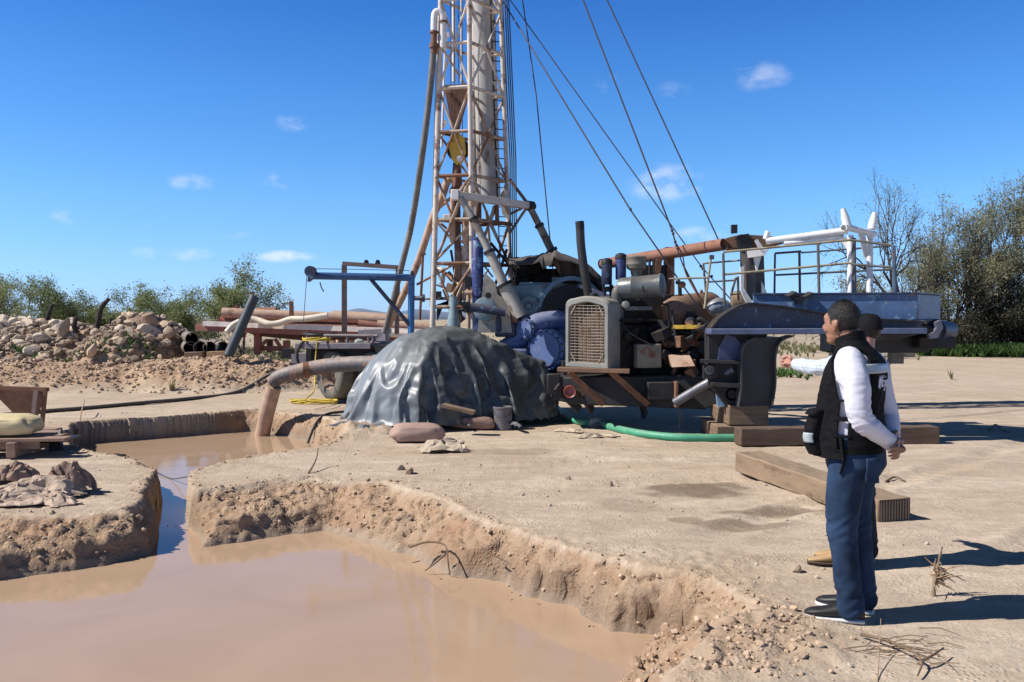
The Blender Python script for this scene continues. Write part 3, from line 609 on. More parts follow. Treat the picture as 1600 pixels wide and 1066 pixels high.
# royal blue mud pump
mp_ = thing('mud_pump', 'dusty royal blue mud pump with two round bolted covers left of the radiator', 'pump', P(850, 640, 13.9))
m = MB(); m.prism([P(805, 520, 14.5), P(822, 498, 14.5), P(868, 487, 14.5), P(900, 490, 14.5), P(900, 600, 14.5), P(808, 590, 14.5)], (.1, .9, 0)); m.build('body', ROYAL, mp_, bevel=.05)
m = MB(); m.tube(bez([P(790, 545, 14.6), P(812, 530, 14.5), P(840, 505, 14.5), P(895, 500, 14.6)], 5), .16, 16); m.prism([P(862, 492, 14.4), P(870, 485, 14.4), P(892, 494, 14.4), P(890, 502, 14.4)], (0, .5, 0)); m.build('crank_dome', ROYAL, mp_, smooth=60)
MB().lathe(P(812, 512, 14.75), (1, -.05, .02), [(0, .12), (.02, .19), (.1, .21), (.45, .22), (.5, .235), (.55, .235), (.6, .22), (.95, .22)], 28).build('crank_barrel', ROYAL, mp_, smooth=40)
def flange(px, py, Y, r, nb):
    c = P(px, py, Y); ax = V((-.50, -.9, .04)).normalized()
    f = MB().lathe(c - ax * .12, ax, [(0, r), (.12, r), (.14, r * .97), (.14, r * .80), (.165, r * .78), (.165, .001)], 34).build('round_cover', ROYAL, mp_, smooth=30)
    q = ax.orthogonal().normalized(); w = ax.cross(q)
    for k in range(nb):
        t = 2 * math.pi * k / nb; MB().lathe(c + (q * math.cos(t) + w * math.sin(t)) * r * .89 + ax * .015, ax, [(0, .014), (.03, .014)], 6).build('bolt', DARK, f)
flange(820, 515, 14.35, .178, 10); flange(853, 547, 14.22, .335, 16)
m = MB(); m.box(P(800, 556, 14.5), (.5, .5, .24)); m.build('valve_chest', ROYAL, mp_, bevel=.04)
# ------------------------------------------------------------------ engine
SHELL = mat('radiator_shell', (.22, .225, .205), .2, rough=.5, rust=.12, rustcol=(.16, .12, .09), dust=.5, chips=.2, chipcol=(.2, .2, .19))
ENG = mat('engine_block', (.024, .021, .018), .5, rough=.6, rust=.35, rustcol=(.05, .03, .02), dust=.35, dustcol=(.17, .13, .10))
ALU = mat('dull_aluminium', (.11, .115, .115), .3, rough=.5, metal=.2, rust=.15, rustcol=(.08, .06, .05), dust=.3)
CANI = mat('air_cleaner_grey', (.085, .10, .108), .3, rough=.36, metal=.2, dust=.3, rust=.15)
eg = thing('engine', 'big grey stationary diesel engine with a caged radiator, tall exhaust stack and air cleaners', 'engine', P(940, 600, 13.2))
# radiator: arched shell frame facing the camera and a little to the left
ra, rb_ = P(882, 574, 12.85), P(951, 578, 12.42); hx = (rb_ - ra); wR = hx.length; hx.normalize(); hy = V((-hx.y, hx.x, 0)); hz = V((0, 0, 1))
def rp(u, w, d=0): return ra + hx * u + hz * w + hy * d
Hh = P(900, 466, 12.7).z - ra.z
def arch(in_, d):
    u0, u1 = in_, wR - in_; top_ = Hh - in_ * 1.25; r = .13 - in_ * .3; pts = []
    pts += [rp(u0, in_ * 1.1, d), rp(u1, in_ * 1.1, d)]
    for i in range(9):
        t = i / 8 * math.pi / 2; pts.append(rp(u1 - r + math.sin(math.pi / 2 - t) * 0 + r * math.cos(t), top_ - r * .8 + r * .8 * math.sin(t) * 1, d))
    for i in range(1, 8):
        f = i / 8; pts.append(rp(u1 - r + (u0 + r - u1 + r) * f, top_ + .035 * math.sin(math.pi * f), d))
    for i in range(9):
        t = math.pi / 2 + i / 8 * math.pi / 2; pts.append(rp(u0 + r + r * math.cos(t), top_ - r * .8 + r * .8 * math.sin(t), d))
    return pts
o0, o1, i0, i1 = arch(0, .03), arch(0, .32), arch(.075, .03), arch(.075, .14); of, if_ = arch(.018, 0), arch(.062, 0)
n = len(o0); m = MB(); rings = [o1, o0, of, if_, i0, i1]
vs = [p for r in rings for p in r]; fs = []
for i in range(5):
    for k in range(n): k2 = (k + 1) % n; fs.append((i * n + k, i * n + k2, (i + 1) * n + k2, (i + 1) * n + k))
fs.append(tuple(range(n))); m.add(vs, fs); m.build('radiator_shell', SHELL, eg, smooth=35)
m = MB(); m.box((ra + rb_) / 2 + hz * Hh * .46 + hy * .125, (wR * .83, .02, Hh * .84), Matrix((hx, hy, hz)).transposed())
m.build('radiator_core', mat('radiator_core', (.15, .095, .065), .6, ns=14, rough=.85, stretch=(1, 1, 3), bump=.5, bs=120), eg)
m = MB(); gu0, gu1, gw0, gw1 = .085, wR - .085, .09, Hh - .10
for i in range(9): u = gu0 + (gu1 - gu0) * i / 8; m.tube([rp(u, gw0, .035), rp(u, gw1 - (.02 if i in (0, 8) else 0), .035)], .0042, 6)
for i in range(20): w = gw0 + (gw1 - gw0) * i / 19; m.tube([rp(gu0, w, .027), rp(gu1, w, .027)], .0042, 6)
m.build('grille', mat('grille_wire', (.30, .25, .19), .2, rough=.6, rust=.3), eg)
m = MB()
for u, w, s in ((gu0, gw1, 1), (gu1, gw1, -1), (gu0, gw0, 1), (gu1, gw0, -1)):
    sg = -1 if w > .5 else 1; m.beam(rp(u + .01 * s, w + sg * .13, .02), rp(u + .09 * s, w + sg * .0, .02), .02, .012)
m.build('corner_clip', MATS['grille_wire'], eg)
m = MB(); m.lathe(rp(wR * .5, Hh + .02, .2), (0, 0, 1), [(0, .06), (.05, .06), (.06, .05)], 16); m.build('radiator_cap', DARK, eg)
# block behind the radiator running back and right
ex = V((.62, .78, 0)).normalized(); ey = V((-ex.y, ex.x, 0)); RM = Matrix((ex, ey, hz)).transposed(); e0 = (ra + rb_) / 2 + hy * .3
def ep(a, b, c): return e0 + ex * a + ey * b + hz * c
m = MB(); m.box(ep(.72, -.03, .30), (1.3, .62, .62), RM); m.build('crankcase', ENG, eg, bevel=.03)
m = MB(); m.box(ep(.78, .0, .74), (1.2, .42, .3), RM); m.build('cylinder_block', ENG, eg, bevel=.02)
m = MB(); m.box(ep(.66, -.02, .93), (1.0, .34, .10), RM)
for k in range(4): m.box(ep(.28 + k * .25, -.02, 1.0), (.16, .26, .06), RM)
m.build('valve_cover', DARK, eg, bevel=.02)
m = MB()
for k in range(5): m.lathe(ep(.2 + k * .22, -.37, .45 + .06 * (k % 2)), -ey, [(0, .07), (.05, .07), (.06, .05)], 14)
m.tube([ep(.1, -.36, .68), ep(1.3, -.36, .66)], .035, 8); m.tube(bez([ep(.2, -.36, .2), ep(.4, -.42, .35), ep(.7, -.4, .3), ep(1.2, -.38, .5)], 5), .02, 7); m.build('side_covers', ENG, eg)
m = MB(); m.box(P(1012, 556, 12.75), (.36, .2, .34), Matrix.Rotation(R_(8), 3, 'Z')); m.build('side_panel', mat('olive_grey_panel', (.22, .205, .16), .2, rough=.6, rust=.3, dust=.3), eg, bevel=.02)
# fan shroud, hoses
m = MB(); m.lathe(ep(-.12, 0, .5), ex, [(0, .34), (.12, .3), (.14, .06)], 26); m.build('fan_shroud', DARK, eg)
m = MB(); m.tube(bez([P(1033, 475, 12.8), P(1044, 478, 12.7), P(1045, 500, 12.7), P(1046, 530, 12.7)], 6), .013, 7); m.tube([P(1050, 484, 12.65), P(1056, 532, 12.6)], [.02, .03], 8); m.tube(bez([P(968, 500, 12.6), P(985, 520, 12.5), P(1000, 530, 12.5), P(1020, 540, 12.5)], 5), .012, 6); m.build('hoses', BLACK, eg)
# exhaust stack
MB().tube(bez([P(906, 349, 12.85), P(908, 385, 12.85), P(914, 430, 12.85), P(921, 470, 12.9)], 5), [.062] * 16, 18).build('exhaust_stack', mat('sooty_stack', (.022, .021, .021), .3, rough=.5, rust=.2, rustcol=(.05, .035, .03)), eg)
m = MB(); m.pipe(P(905.5, 346, 12.85), P(906.5, 357, 12.85), .064, .012); m.build('stack_rim', DARK, eg)
# two blue oil filters with black lids
for px, py in ((948, 427), (970, 419)):
    f = MB().lathe(P(px, py + 18, 13.1), (0, 0, 1), [(0, .07), (.01, .078), (.25, .078), (.25, .082), (.27, .082), (.27, .078), (.36, .078)], 20).build('filter_canister', NAVY if px < 955 else mat('filter_blue', (.05, .075, .21), .25, rough=.5, chips=.2, chipcol=(.1, .12, .2)), eg)
    MB().lathe(P(px, py - 16, 13.1), (0, 0, 1), [(-.02, .085), (.02, .085), (.05, .075), (.07, .03)], 18).build('lid', BLACK, f)
m = MB(); m.tube([P(943, 443, 13.1), P(946, 475, 13.1)], .02, 8); m.tube([P(955, 445, 13.1), P(955, 480, 13.1)], .03, 8); m.tube([P(968, 440, 13.1), P(970, 480, 13.1)], .035, 8); m.box(P(957, 452, 13.1), (.2, .08, .08)); m.build('filter_bracket', DARK, eg)
# mushroom pre-cleaner on its neck
m = MB().lathe(P(994, 436, 13.0), (0, 0, 1), [(0, .07), (.02, .08), (.05, .07), (.08, .08), (.12, .085), (.13, .105), (.15, .135), (.17, .14), (.19, .14), (.20, .15), (.215, .15), (.23, .145), (.29, .145), (.30, .15), (.315, .15), (.33, .13), (.34, .06)], 30)
m.build('air_precleaner', mat('precleaner_brown', (.15, .135, .11), .2, rough=.6, dust=.4), eg, smooth=50)
# horizontal air cleaner drum, elbow and flanges
a, b = P(968, 452, 12.9), P(1036, 446, 12.62); ax = (b - a)
m = MB(); m.lathe(a, ax, [(0, .12), (.02, .158), (.2, .162), (.21, .168), (.225, .168), (.235, .162), (ax.length - .05, .162), (ax.length - .04, .172), (ax.length - .005, .172), (ax.length, .165), (ax.length, .12), (ax.length + .012, .10)], 34); m.build('air_cleaner', CANI, eg, smooth=35)
m = MB(); m.lathe(a + ax * .55 + V((.02, -.155, -.02)), (0, -1, 0), [(0, .06), (.015, .06)], 18); m.build('cleaner_port', BLACK, eg)
MB().tube(bez([P(975, 450, 12.9), P(968, 453, 12.88), P(964, 460, 12.87), P(964, 478, 12.87)], 5), .085, 16).build('intake_elbow', mat('elbow_rubber', (.07, .072, .07), .2, rough=.6, dust=.4), eg)
m = MB(); m.lathe(P(967, 480, 12.85), (0, 0, -1), [(-.03, .075), (-.03, .095), (.0, .095), (.0, .075), (.2, .07)], 16); m.lathe(P(978, 478, 12.8), (-.2, -1, .3), [(0, .05), (.06, .06), (.07, .03)], 14); m.box(P(996, 482, 12.9), (.4, .25, .06)); m.build('intake_flange', ALU, eg, bevel=.008)
# bell housing side and dark frame under the engine
m = MB(); m.prism([P(1035, 488, 13.2), P(1050, 492, 13.2), P(1098, 520, 13.0), P(1104, 530, 13.0), P(1060, 520, 13.1), P(1034, 500, 13.2)], (.1, .35, 0)); m.build('gear_cover', mat('greenish_cover', (.12, .135, .125), .25, rough=.55, dust=.45), eg, bevel=.02)
# plank and struts carrying the radiator
WOOD = mat('weathered_timber', (.16, .10, .062), .35, ns=3, rough=.85, stretch=(1, 1, 6), dust=.35, bump=.4)
pk = MB().beam(P(872, 577, 12.6), P(984, 580, 12.45), .22, .06); tag(pk.build('plank', mat('brown_plank', (.20, .115, .07), .3, rough=.8, bump=.4, stretch=(.3, 3, 3)), bevel=.006), 'brown wooden plank wedged under the radiator of the engine', 'plank')
# ------------------------------------------------------------------ carrier: gooseneck trailer frame with deck, rail and racks
cr_ = thing('rig_carrier', 'dark blue gooseneck rig trailer with arched neck, long deck box and white rack', 'trailer', P(1100, 650, 13.0))
m = MB()
m.prism([P(862, 590, 13.0), P(1160, 585, 12.4), P(1160, 622, 12.4), P(1100, 640, 12.5), P(900, 632, 12.9), P(862, 625, 13.0)], (0, 1.9, 0)); m.build('chassis', DARK, cr_, bevel=.02)
for q0, q1 in ((P(890, 582, 12.7), P(942, 632, 12.8)), (P(955, 582, 12.5), P(1012, 632, 12.6))): MB().beam(q0, q1, .09, .07).build('strut', RUST, cr_)
m = MB(); m.beam(P(1056, 596, 12.35), P(1056, 636, 12.35), .03, .16); m.build('hanger_plate', RUST, cr_)
MB().box(P(1035, 610, 12.55), (.45, .3, .24)).build('step_box', DARK, cr_, bevel=.01)
MB().tube([P(1055, 629, 12.2), P(1095, 605, 12.0), P(1146, 577, 11.85)], .062, 16).build('jack_tube', mat('jack_steel', (.11, .115, .14), .3, rough=.45, metal=.4, dust=.3), cr_)
m = MB(); m.tube([P(1061, 636, 12.2), P(1062, 668, 12.2)], .008, 6); m.tube([P(1066, 634, 12.2), P(1065, 664, 12.2)], .006, 6); m.build('chain', DARK, cr_)
MB().lathe(P(891, 612, 12.9), (-.2, -1, 0), [(0, .09), (.03, .095), (.05, .085), (.04, .07), (-.02, .068)], 22).build('tail_lamp_ring', mat('red_ring', (.24, .06, .05), .2, rough=.4, rust=.3), cr_)
for c_, z_ in ((P(930, 612, 13.0), (.26, .1, .4)), (P(865, 600, 13.0), (.2, .1, .3))): MB().box(c_, z_).build('side_box', DARK, cr_, bevel=.02)
# dense greasy machinery between the engine and the neck
m = MB(); m.prism([P(1000, 500, 13.5), P(1110, 500, 13.3), P(1112, 612, 13.0), P(1000, 612, 13.2)], (0, .9, 0)); m.prism([P(880, 566, 13.4), P(1000, 566, 13.4), P(1000, 612, 13.4), P(880, 606, 13.4)], (0, .6, 0)); m.build('engine_bed', mat('bed_black', (.012, .012, .013), .4, rough=.7, rust=.3, rustcol=(.04, .025, .018)), cr_)
rq = random.Random(21)
for k in range(34):
    c_ = P(rq.uniform(1030, 1102), rq.uniform(500, 590), rq.uniform(12.55, 13.0)); mm = rq.choice((DARK, RUST, ENG, DARK, TANP, DARK, PALEB)); m = MB(); kind_ = rq.random()
    if kind_ < .4: m.box(c_, (rq.uniform(.08, .26), rq.uniform(.1, .3), rq.uniform(.04, .2)), Matrix.Rotation(rq.uniform(-.6, .6), 3, 'Y') @ Matrix.Rotation(rq.uniform(0, 3), 3, 'Z'))
    elif kind_ < .75: d_ = V((rq.gauss(.2, .25), rq.gauss(0, .15), rq.gauss(-.1, .2))); m.tube(bez([c_, c_ + d_ * .5 + V((0, 0, rq.uniform(-.05, .08))), c_ + d_], 5), rq.uniform(.012, .04), 9)
    else: m.lathe(c_, (rq.gauss(0, .4), -1, rq.gauss(0, .3)), [(0, .03), (0, .07), (.05, .075), (.06, .05), (.1, .04)], 16)
    m.build(['casting', 'hose_run', 'fitting'][0 if kind_ < .4 else 1 if kind_ < .75 else 2], mm, cr_, bevel=.008 if kind_ < .4 else 0)
m = MB(); m.prism([P(1052, 508, 12.6), P(1100, 508, 12.5), P(1100, 514, 12.5), P(1052, 514, 12.6)], (0, .2, 0)); m.build('yellow_bracket', YELL, cr_)
m = MB(); m.prism([P(1046, 556, 12.6), P(1078, 556, 12.5), P(1086, 572, 12.4), P(1050, 574, 12.5)], (0, .2, .02)); m.build('tan_plate', TANP, cr_)
for q0, q1 in (((870, 604), (905, 640)), ((910, 615), (925, 642)), ((1000, 618), (1008, 650))): MB().beam(P(*q0, 12.9), P(*q1, 13.1), .05, .12).build('bracket', DARK, cr_)
# gooseneck: near side web with an arched top flange, wide ledge, and the curved leg below it
YN = 11.75
outer = [(1108, 521), (1112, 512), (1122, 500), (1138, 488), (1156, 478), (1175, 474), (1230, 480), (1290, 490), (1360, 498), (1440, 503)]
lower = [(1440, 522), (1360, 520), (1280, 519), (1180, 519)]
m = MB(); m.prism([P(a, b, YN) for a, b in outer + lower], (0, .05, 0)); m.build('neck_web', NAVY, cr_)
m = MB()
for i in range(len(outer) - 1):
    a, b = P(*outer[i], YN - .10), P(*outer[i + 1], YN - .10); m.beam(a + V((0, .12, 0)), b + V((0, .12, 0)), .30, .022)
m.build('top_flange', DARK, cr_)
MB().beam(P(1106, 518, YN - .08), P(1440, 517, YN - .08), .34, .075).build('ledge', mat('ledge_blue', (.075, .10, .19), .25, rough=.4, dust=.45, dustcol=(.30, .29, .31), rust=.1), cr_, bevel=.01)
m = MB(); m.prism([P(a, b, YN + .08) for a, b in [(1106, 522), (1200, 522), (1190, 545), (1160, 562), (1157, 640), (1140, 642), (1108, 600)]], (0, .25, 0)); m.build('leg_side', DARK, cr_, bevel=.01)
m = MB(); m.prism([P(a, b, YN + .05) for a, b in [(1134, 523), (1148, 526), (1160, 540), (1158, 562), (1122, 562), (1125, 540)]], (0, .03, 0)); m.build('leg_panel', mat('panel_blue', (.035, .055, .14), .3, rough=.4, rust=.1, dust=.3), cr_)
# wide curved leg: an inverted L of plate, round inside corner
inn = [(1159, 640), (1157, 610), (1157, 560), (1160, 540), (1168, 532), (1180, 528), (1222, 527), (1216, 532), (1212, 545), (1211, 560), (1211, 622), (1204, 640)]
m = MB(); m.prism([P(a, b, YN + .02) for a, b in inn], (.05, .9, 0)); m.build('leg', mat('leg_black', (.022, .023, .028), .3, rough=.5, rust=.2, rustcol=(.05, .035, .025)), cr_, smooth=30)
def curve_plate(pts, th, Y, dep, name, m_):              # plate bent along a curve
    q = bez([P(a, b, Y) for a, b in pts], 6); of = []
    for k in range(len(q)):
        t = (q[min(k + 1, len(q) - 1)] - q[max(k - 1, 0)]).normalized(); of.append(q[k] + V((t.z, 0, -t.x)) * th)
    vs = [p for k in range(len(q)) for p in (q[k], of[k], of[k] + V((0, dep, 0)), q[k] + V((0, dep, 0)))]; n = len(q)
    m = MB().add(vs, [(k * 4 + e, k * 4 + (e + 1) % 4, k * 4 + 4 + (e + 1) % 4, k * 4 + 4 + e) for k in range(n - 1) for e in range(4)] + [(0, 1, 2, 3), ((n - 1) * 4 + 3, (n - 1) * 4 + 2, (n - 1) * 4 + 1, (n - 1) * 4)])
    return m.build(name, m_, cr_, smooth=40)
curve_plate([(1154, 636), (1158, 600), (1157, 570), (1160, 546), (1167, 534), (1182, 527)], .02, YN - .12, .25, 'leg_flange', mat('flange_grey', (.035, .037, .045), .3, rough=.5, dust=.3, rust=.2))
curve_plate([(1206, 634), (1211, 600), (1211, 560), (1215, 540), (1224, 530), (1240, 524)], .02, YN - .06, .35, 'leg_flange', MATS['flange_grey'])
m = MB(); m.beam(P(1094, 564, 11.8), P(1157, 566, 11.7), .2, .04); m.prism([P(1100, 570, 11.78), P(1120, 570, 11.78), P(1122, 590, 11.78), P(1100, 592, 11.78)], (0, .1, 0)); m.beam(P(1110, 600, 11.8), P(1157, 602, 11.75), .2, .05); m.build('leg_bracket', DARK, cr_)
MB().lathe(P(1108, 578, 11.76), (0, -1, 0), [(0, .06), (.02, .06), (.02, .04), (-.05, .04)], 18).build('eye_ring', ALU, cr_)
m = MB(); m.prism([P(1118, 608, 11.9), P(1132, 608, 11.9), P(1140, 634, 11.9), P(1122, 636, 11.9)], (0, .06, 0)); m.build('blue_tag_plate', mat('tag_blue', (.16, .27, .40), .15, rough=.5, rust=.2), cr_)
MB().lathe(P(1143, 616, 11.86), (0, -1, 0), [(0, .085), (.03, .085), (.03, .06), (-.04, .06)], 20).build('roller', DARK, cr_)
# deck box
YD = 12.5; bx = [(1168, 478), (1184, 468), (1240, 464), (1434, 459), (1434, 499), (1360, 492), (1168, 487)]
top0 = [P(1200, 470, YD), P(1434, 459, 11.9), P(1470, 463, 12.7), P(1300, 466, 14.1)]
m = MB()
a, b, c, d_ = P(1176, 470, 12.4), P(1434, 459, 11.9), P(1470, 462, 12.75), P(1230, 470, 13.6)
lo = [V((p.x, p.y, P(1434, 500, 11.9).z)) for p in (a, b, c, d_)]; w = .03
tp = [V((p.x, p.y, b.z)) for p in (a, b, c, d_)]
m.add(tp + lo, [(0, 1, 5, 4), (1, 2, 6, 5), (2, 3, 7, 6), (3, 0, 4, 7), (4, 5, 6, 7), (0, 1, 2, 3)]); m.build('deck_box', BLUE, cr_, bevel=.012)
m = MB()
for i in ((0, 1), (1, 2)): m.beam(tp[i[0]] + V((0, 0, .01)), tp[i[1]] + V((0, 0, .01)), .08, .02)
for i in ((0, 1), (1, 2)): m.beam(lo[i[0]] + V((0, 0, -.012)), lo[i[1]] + V((0, 0, -.012)), .16, .02)
m.build('deck_edge', NAVY, cr_)
# tail: dark undercarriage below the box, hook, rounded nose
zb = lo[0].z - .04; m = MB()
m.prism([P(1330, 520, 12.0), P(1385, 508, 12.0), P(1450, 506, 12.0), P(1460, 516, 12.0), P(1400, 532, 12.0), P(1340, 536, 12.0)], (.1, .9, 0)); m.box(P(1365, 536, 12.6), (1.35, .5, .26)); m.build('undercarriage', mat('under_black', (.02, .02, .024), .3, rough=.55, rust=.25, rustcol=(.05, .035, .028)), cr_, bevel=.02)
m = MB(); m.lathe(P(1462, 517, 12.1), (.8, .6, 0), [(0, .15), (.28, .13), (.38, .12), (.38, .07)], 20); m.build('nose_tube', NAVY, cr_)
m = MB(); hk = [(1450, 522), (1458, 520), (1464, 512), (1462, 504), (1470, 500), (1474, 512), (1466, 528), (1452, 530)]
m.prism([P(a_, b_, 11.85) for a_, b_ in hk], (0, .06, 0)); m.build('tow_hook', mat('hook_blue', (.09, .10, .15), .3, rough=.5, rust=.3, dust=.4), cr_)
m = MB(); m.box(P(1455, 535, 12.3), (.5, .4, .16)); m.box(P(1412, 530, 12.6), (.5, .3, .3)); m.build('rear_crossmember', DARK, cr_, bevel=.02)
m = MB(); m.box(P(1405, 552, 13.6), (.36, .3, .11)); m.box(P(1398, 562, 13.6), (.2, .2, .12)); m.build('stop_block', mat('pale_block', (.22, .2, .17), .2, rough=.8, dust=.3), cr_, bevel=.01)
m = MB(); m.lathe(P(1210, 467, 12.8), (0, 0, 1), [(-.03, .28), (.015, .28), (.02, .24), (.06, .2), (.07, .0)], 26); m.build('hatch_ring', PALEB, cr_)
m = MB()
for a_, b_, c_ in (((1238, 462), (1262, 464), (1250, 476)), ((1232, 463), (1245, 456), (1250, 464)), ((1257, 465), (1270, 457), (1273, 464))): m.prism([P(*a_, 12.05), P(*b_, 12.05), P(*c_, 12.05)], (0, .2, .02))
m.build('bent_plate', DARK, cr_)
# A column carrying the pipe, with its white bracket arms
m = MB(); m.prism([P(a_, b_, 13.0) for a_, b_ in [(1150, 372), (1157, 367), (1170, 365), (1176, 382), (1172, 395), (1156, 390)]], (0, .2, 0)); m.build('column_head', DARK, cr_)
m = MB(); m.tube([P(1168, 390, 13.1), P(1170, 470, 13.1)], .11, 16); m.beam(P(1183, 385, 13.2), P(1186, 470, 13.2), .15, .14); m.build('column', mat('oily_column', (.06, .052, .05), .3, rough=.5, rust=.35, dust=.2), cr_)
m = MB(); m.prism([P(a_, b_, 12.95) for a_, b_ in [(1157, 418), (1163, 416), (1162, 450), (1176, 472), (1166, 473), (1158, 455)]], (0, .04, 0)); m.prism([P(a_, b_, 12.95) for a_, b_ in [(1176, 395), (1186, 390), (1190, 400), (1183, 425), (1178, 405)]], (0, .04, 0)); m.beam(P(1168, 398, 12.95), P(1194, 394, 12.9), .1, .1); m.prism([P(a_, b_, 13.05) for a_, b_ in [(1190, 440), (1196, 452), (1204, 470), (1190, 470)]], (0, .04, 0)); m.build('bracket_arm', MASTW, cr_)
m = MB(); m.prism([P(1134, 372, 13.1), P(1158, 366, 13.1), P(1205, 369, 13.0), P(1244, 374, 12.9), P(1205, 385, 13.0), P(1138, 389, 13.1)], (.05, .35, 0)); m.build('saddle_beam', mat('rust_beam', (.10, .055, .035), .3, rough=.8, rust=.3), cr_, bevel=.01)
m = MB(); m.prism([P(a_, b_, 13.0) for a_, b_ in [(1145, 366), (1151, 352), (1144, 354)]], (0, .05, 0)); m.box(P(1147, 358, 13.0), (.08, .08, .12)); m.build('cleat', DARK, cr_)
# white double beam to the forked end rack
WR = mat('white_rack_paint', (.74, .74, .73), .06, rough=.45, rust=.1, rustcol=(.3, .2, .14), chips=.15, chipcol=(.35, .34, .33))
m = MB(); m.tube([P(1197, 377, 12.9), P(1325, 360, 12.5)], .048, 14); m.tube([P(1225, 381, 12.8), P(1318, 370, 12.6)], .04, 12); m.prism([P(1310, 372, 12.55), P(1330, 370, 12.5), P(1330, 398, 12.5)], (0, .03, 0)); m.build('rack_beam', WR, cr_)
m = MB(); m.tube([P(1196, 374, 12.9), P(1200, 362, 12.9)], .04, 10); m.prism([P(a_, b_, 12.85) for a_, b_ in [(1180, 376), (1184, 374), (1196, 392), (1204, 385), (1196, 398), (1188, 392)]], (0, .04, 0)); m.build('rack_clamp', WR, cr_)
for x0, x1, y1, Y in ((1329, 1329, 463, 12.45), (1359, 1359, 462, 12.7)):
    o = MB().tube([P(x0, 368, Y), P(x1, y1, Y)], .045, 12).build('rack_post', WR, cr_)
MB().tube([P(1334, 372, 12.4), P(1335, 463, 12.4)], .03, 8).build('rack_post', mat('grey_post', (.10, .10, .11), .2, rough=.6), cr_)
m = MB(); m.tube([P(1321, 355, 12.4), P(1366, 366, 12.75)], .045, 12); m.prism([P(1358, 363, 12.65), P(1366, 364, 12.7), P(1361, 400, 12.7), P(1357, 404, 12.7)], (0, .04, 0)); m.beam(P(1346, 364, 12.6), P(1357, 398, 12.7), .05, .05); m.prism([P(1341, 366, 12.55), P(1350, 400, 12.7), P(1357, 412, 12.7), P(1357, 400, 12.7), P(1346, 365, 12.6)], (0, .02, 0)); m.build('rack_head', WR, cr_)
for a_, b_, Y in (((1324, 354), (1317, 326), 12.42), ((1362, 358), (1367, 332), 12.72)):
    MB().tube([P(*a_, Y), P((a_[0] + b_[0]) / 2, (a_[1] + b_[1]) / 2, Y), P(*b_, Y)], [.06, .055, .03], 10).build('rack_prong', WR, cr_)
MB().pipe(P(1318, 356, 12.35), P(1327, 355, 12.5), .05, .012).build('tube_end', WR, cr_)
# handrails
RAIL = mat('rail_paint', (.10, .095, .085), .35, ns=9, rough=.7, rust=.4, rustcol=(.12, .07, .04)); RAILY = mat('rail_pale', (.33, .29, .19), .25, ns=9, rough=.7, rust=.4, rustcol=(.2, .14, .08))
for x, y0, x1, y1, Y, r, mm in ((1130, 396, 1132, 478, 12.6, .024, RAIL), (1111, 400, 1101, 482, 12.7, .022, RAILY), (1099, 412, 1104, 470, 13.4, .02, RAIL), (1211, 396, 1210, 466, 13.3, .02, RAIL), (1249, 393, 1250, 466, 13.2, .024, RAIL),
                                (1278, 381, 1280, 465, 12.3, .026, RAIL), (1396, 384, 1398, 460, 12.05, .038, mat('rail_blue', (.07, .11, .16), .3, rough=.5, rust=.3))):
    MB().tube([P(x, y0, Y), P(x1, y1, Y)], r * .8, 8).build('rail_post', mm, cr_)
for a_, b_, Y0, Y1, r, mm in (((1130, 394), (1330, 375), 12.6, 12.35, .022, RAILY), ((1132, 429), (1330, 411), 12.6, 12.35, .022, RAILY), ((1330, 375), (1396, 384), 12.35, 12.05, .022, RAIL), ((1330, 413), (1396, 418), 12.35, 12.05, .022, RAIL),
                              ((1211, 396), (1252, 393), 13.3, 13.2, .022, RAIL), ((1252, 395), (1396, 384), 13.2, 12.9, .018, RAIL), ((1211, 430), (1396, 421), 13.3, 12.9, .02, RAIL), ((1098, 412), (1156, 407), 13.4, 13.3, .018, RAILY), ((1102, 441), (1150, 438), 13.4, 13.3, .018, RAIL), ((1045, 436), (1105, 434), 12.8, 12.7, .018, RAILY)):
    MB().tube([P(*a_, Y0), P(*b_, Y1)], r * .75, 8).build('handrail', mm, cr_)
for q0, q1 in (((1150, 434), (1142, 462)), ((1153, 432), (1154, 470))): MB().tube([P(*q0, 13.2), P(*q1, 13.2)], .018, 7).build('rail_brace', RAIL, cr_)
MB().box(P(1112, 402, 12.7), (.06, .06, .06)).build('rail_cap', RAIL, cr_)
# far side of the machine: clutter seen between the parts
m = MB(); m.prism([P(1040, 386, 13.9), P(1054, 386, 13.9), P(1054, 500, 13.9), P(1040, 500, 13.9)], (0, .2, 0)); m.beam(P(1030, 405, 13.9), P(1022, 460, 13.9), .09, .06); m.prism([P(1022, 405, 13.9), P(1034, 405, 13.9), P(1024, 425, 13.9)], (0, .05, 0)); m.build('pipe_stand', RUST, cr_)
MB().box(P(1022, 486, 13.7), (.55, .3, .5)).build('control_box', DARK, cr_, bevel=.02)
m = MB(); m.box(P(1015, 430, 14.0), (.5, .2, .3)); m.tube([P(1015, 405, 13.8), P(1015, 450, 13.8)], .02, 7); m.tube([P(1021, 405, 13.8), P(1022, 450, 13.8)], .02, 7); m.build('control_stand', DARK, cr_)
MB().tube(bez([P(1056, 441, 13.5), P(1061, 442, 13.5), P(1062, 450, 13.5), P(1063, 470, 13.5)], 5), .03, 9).build('vent_pipe', BLACK, cr_)
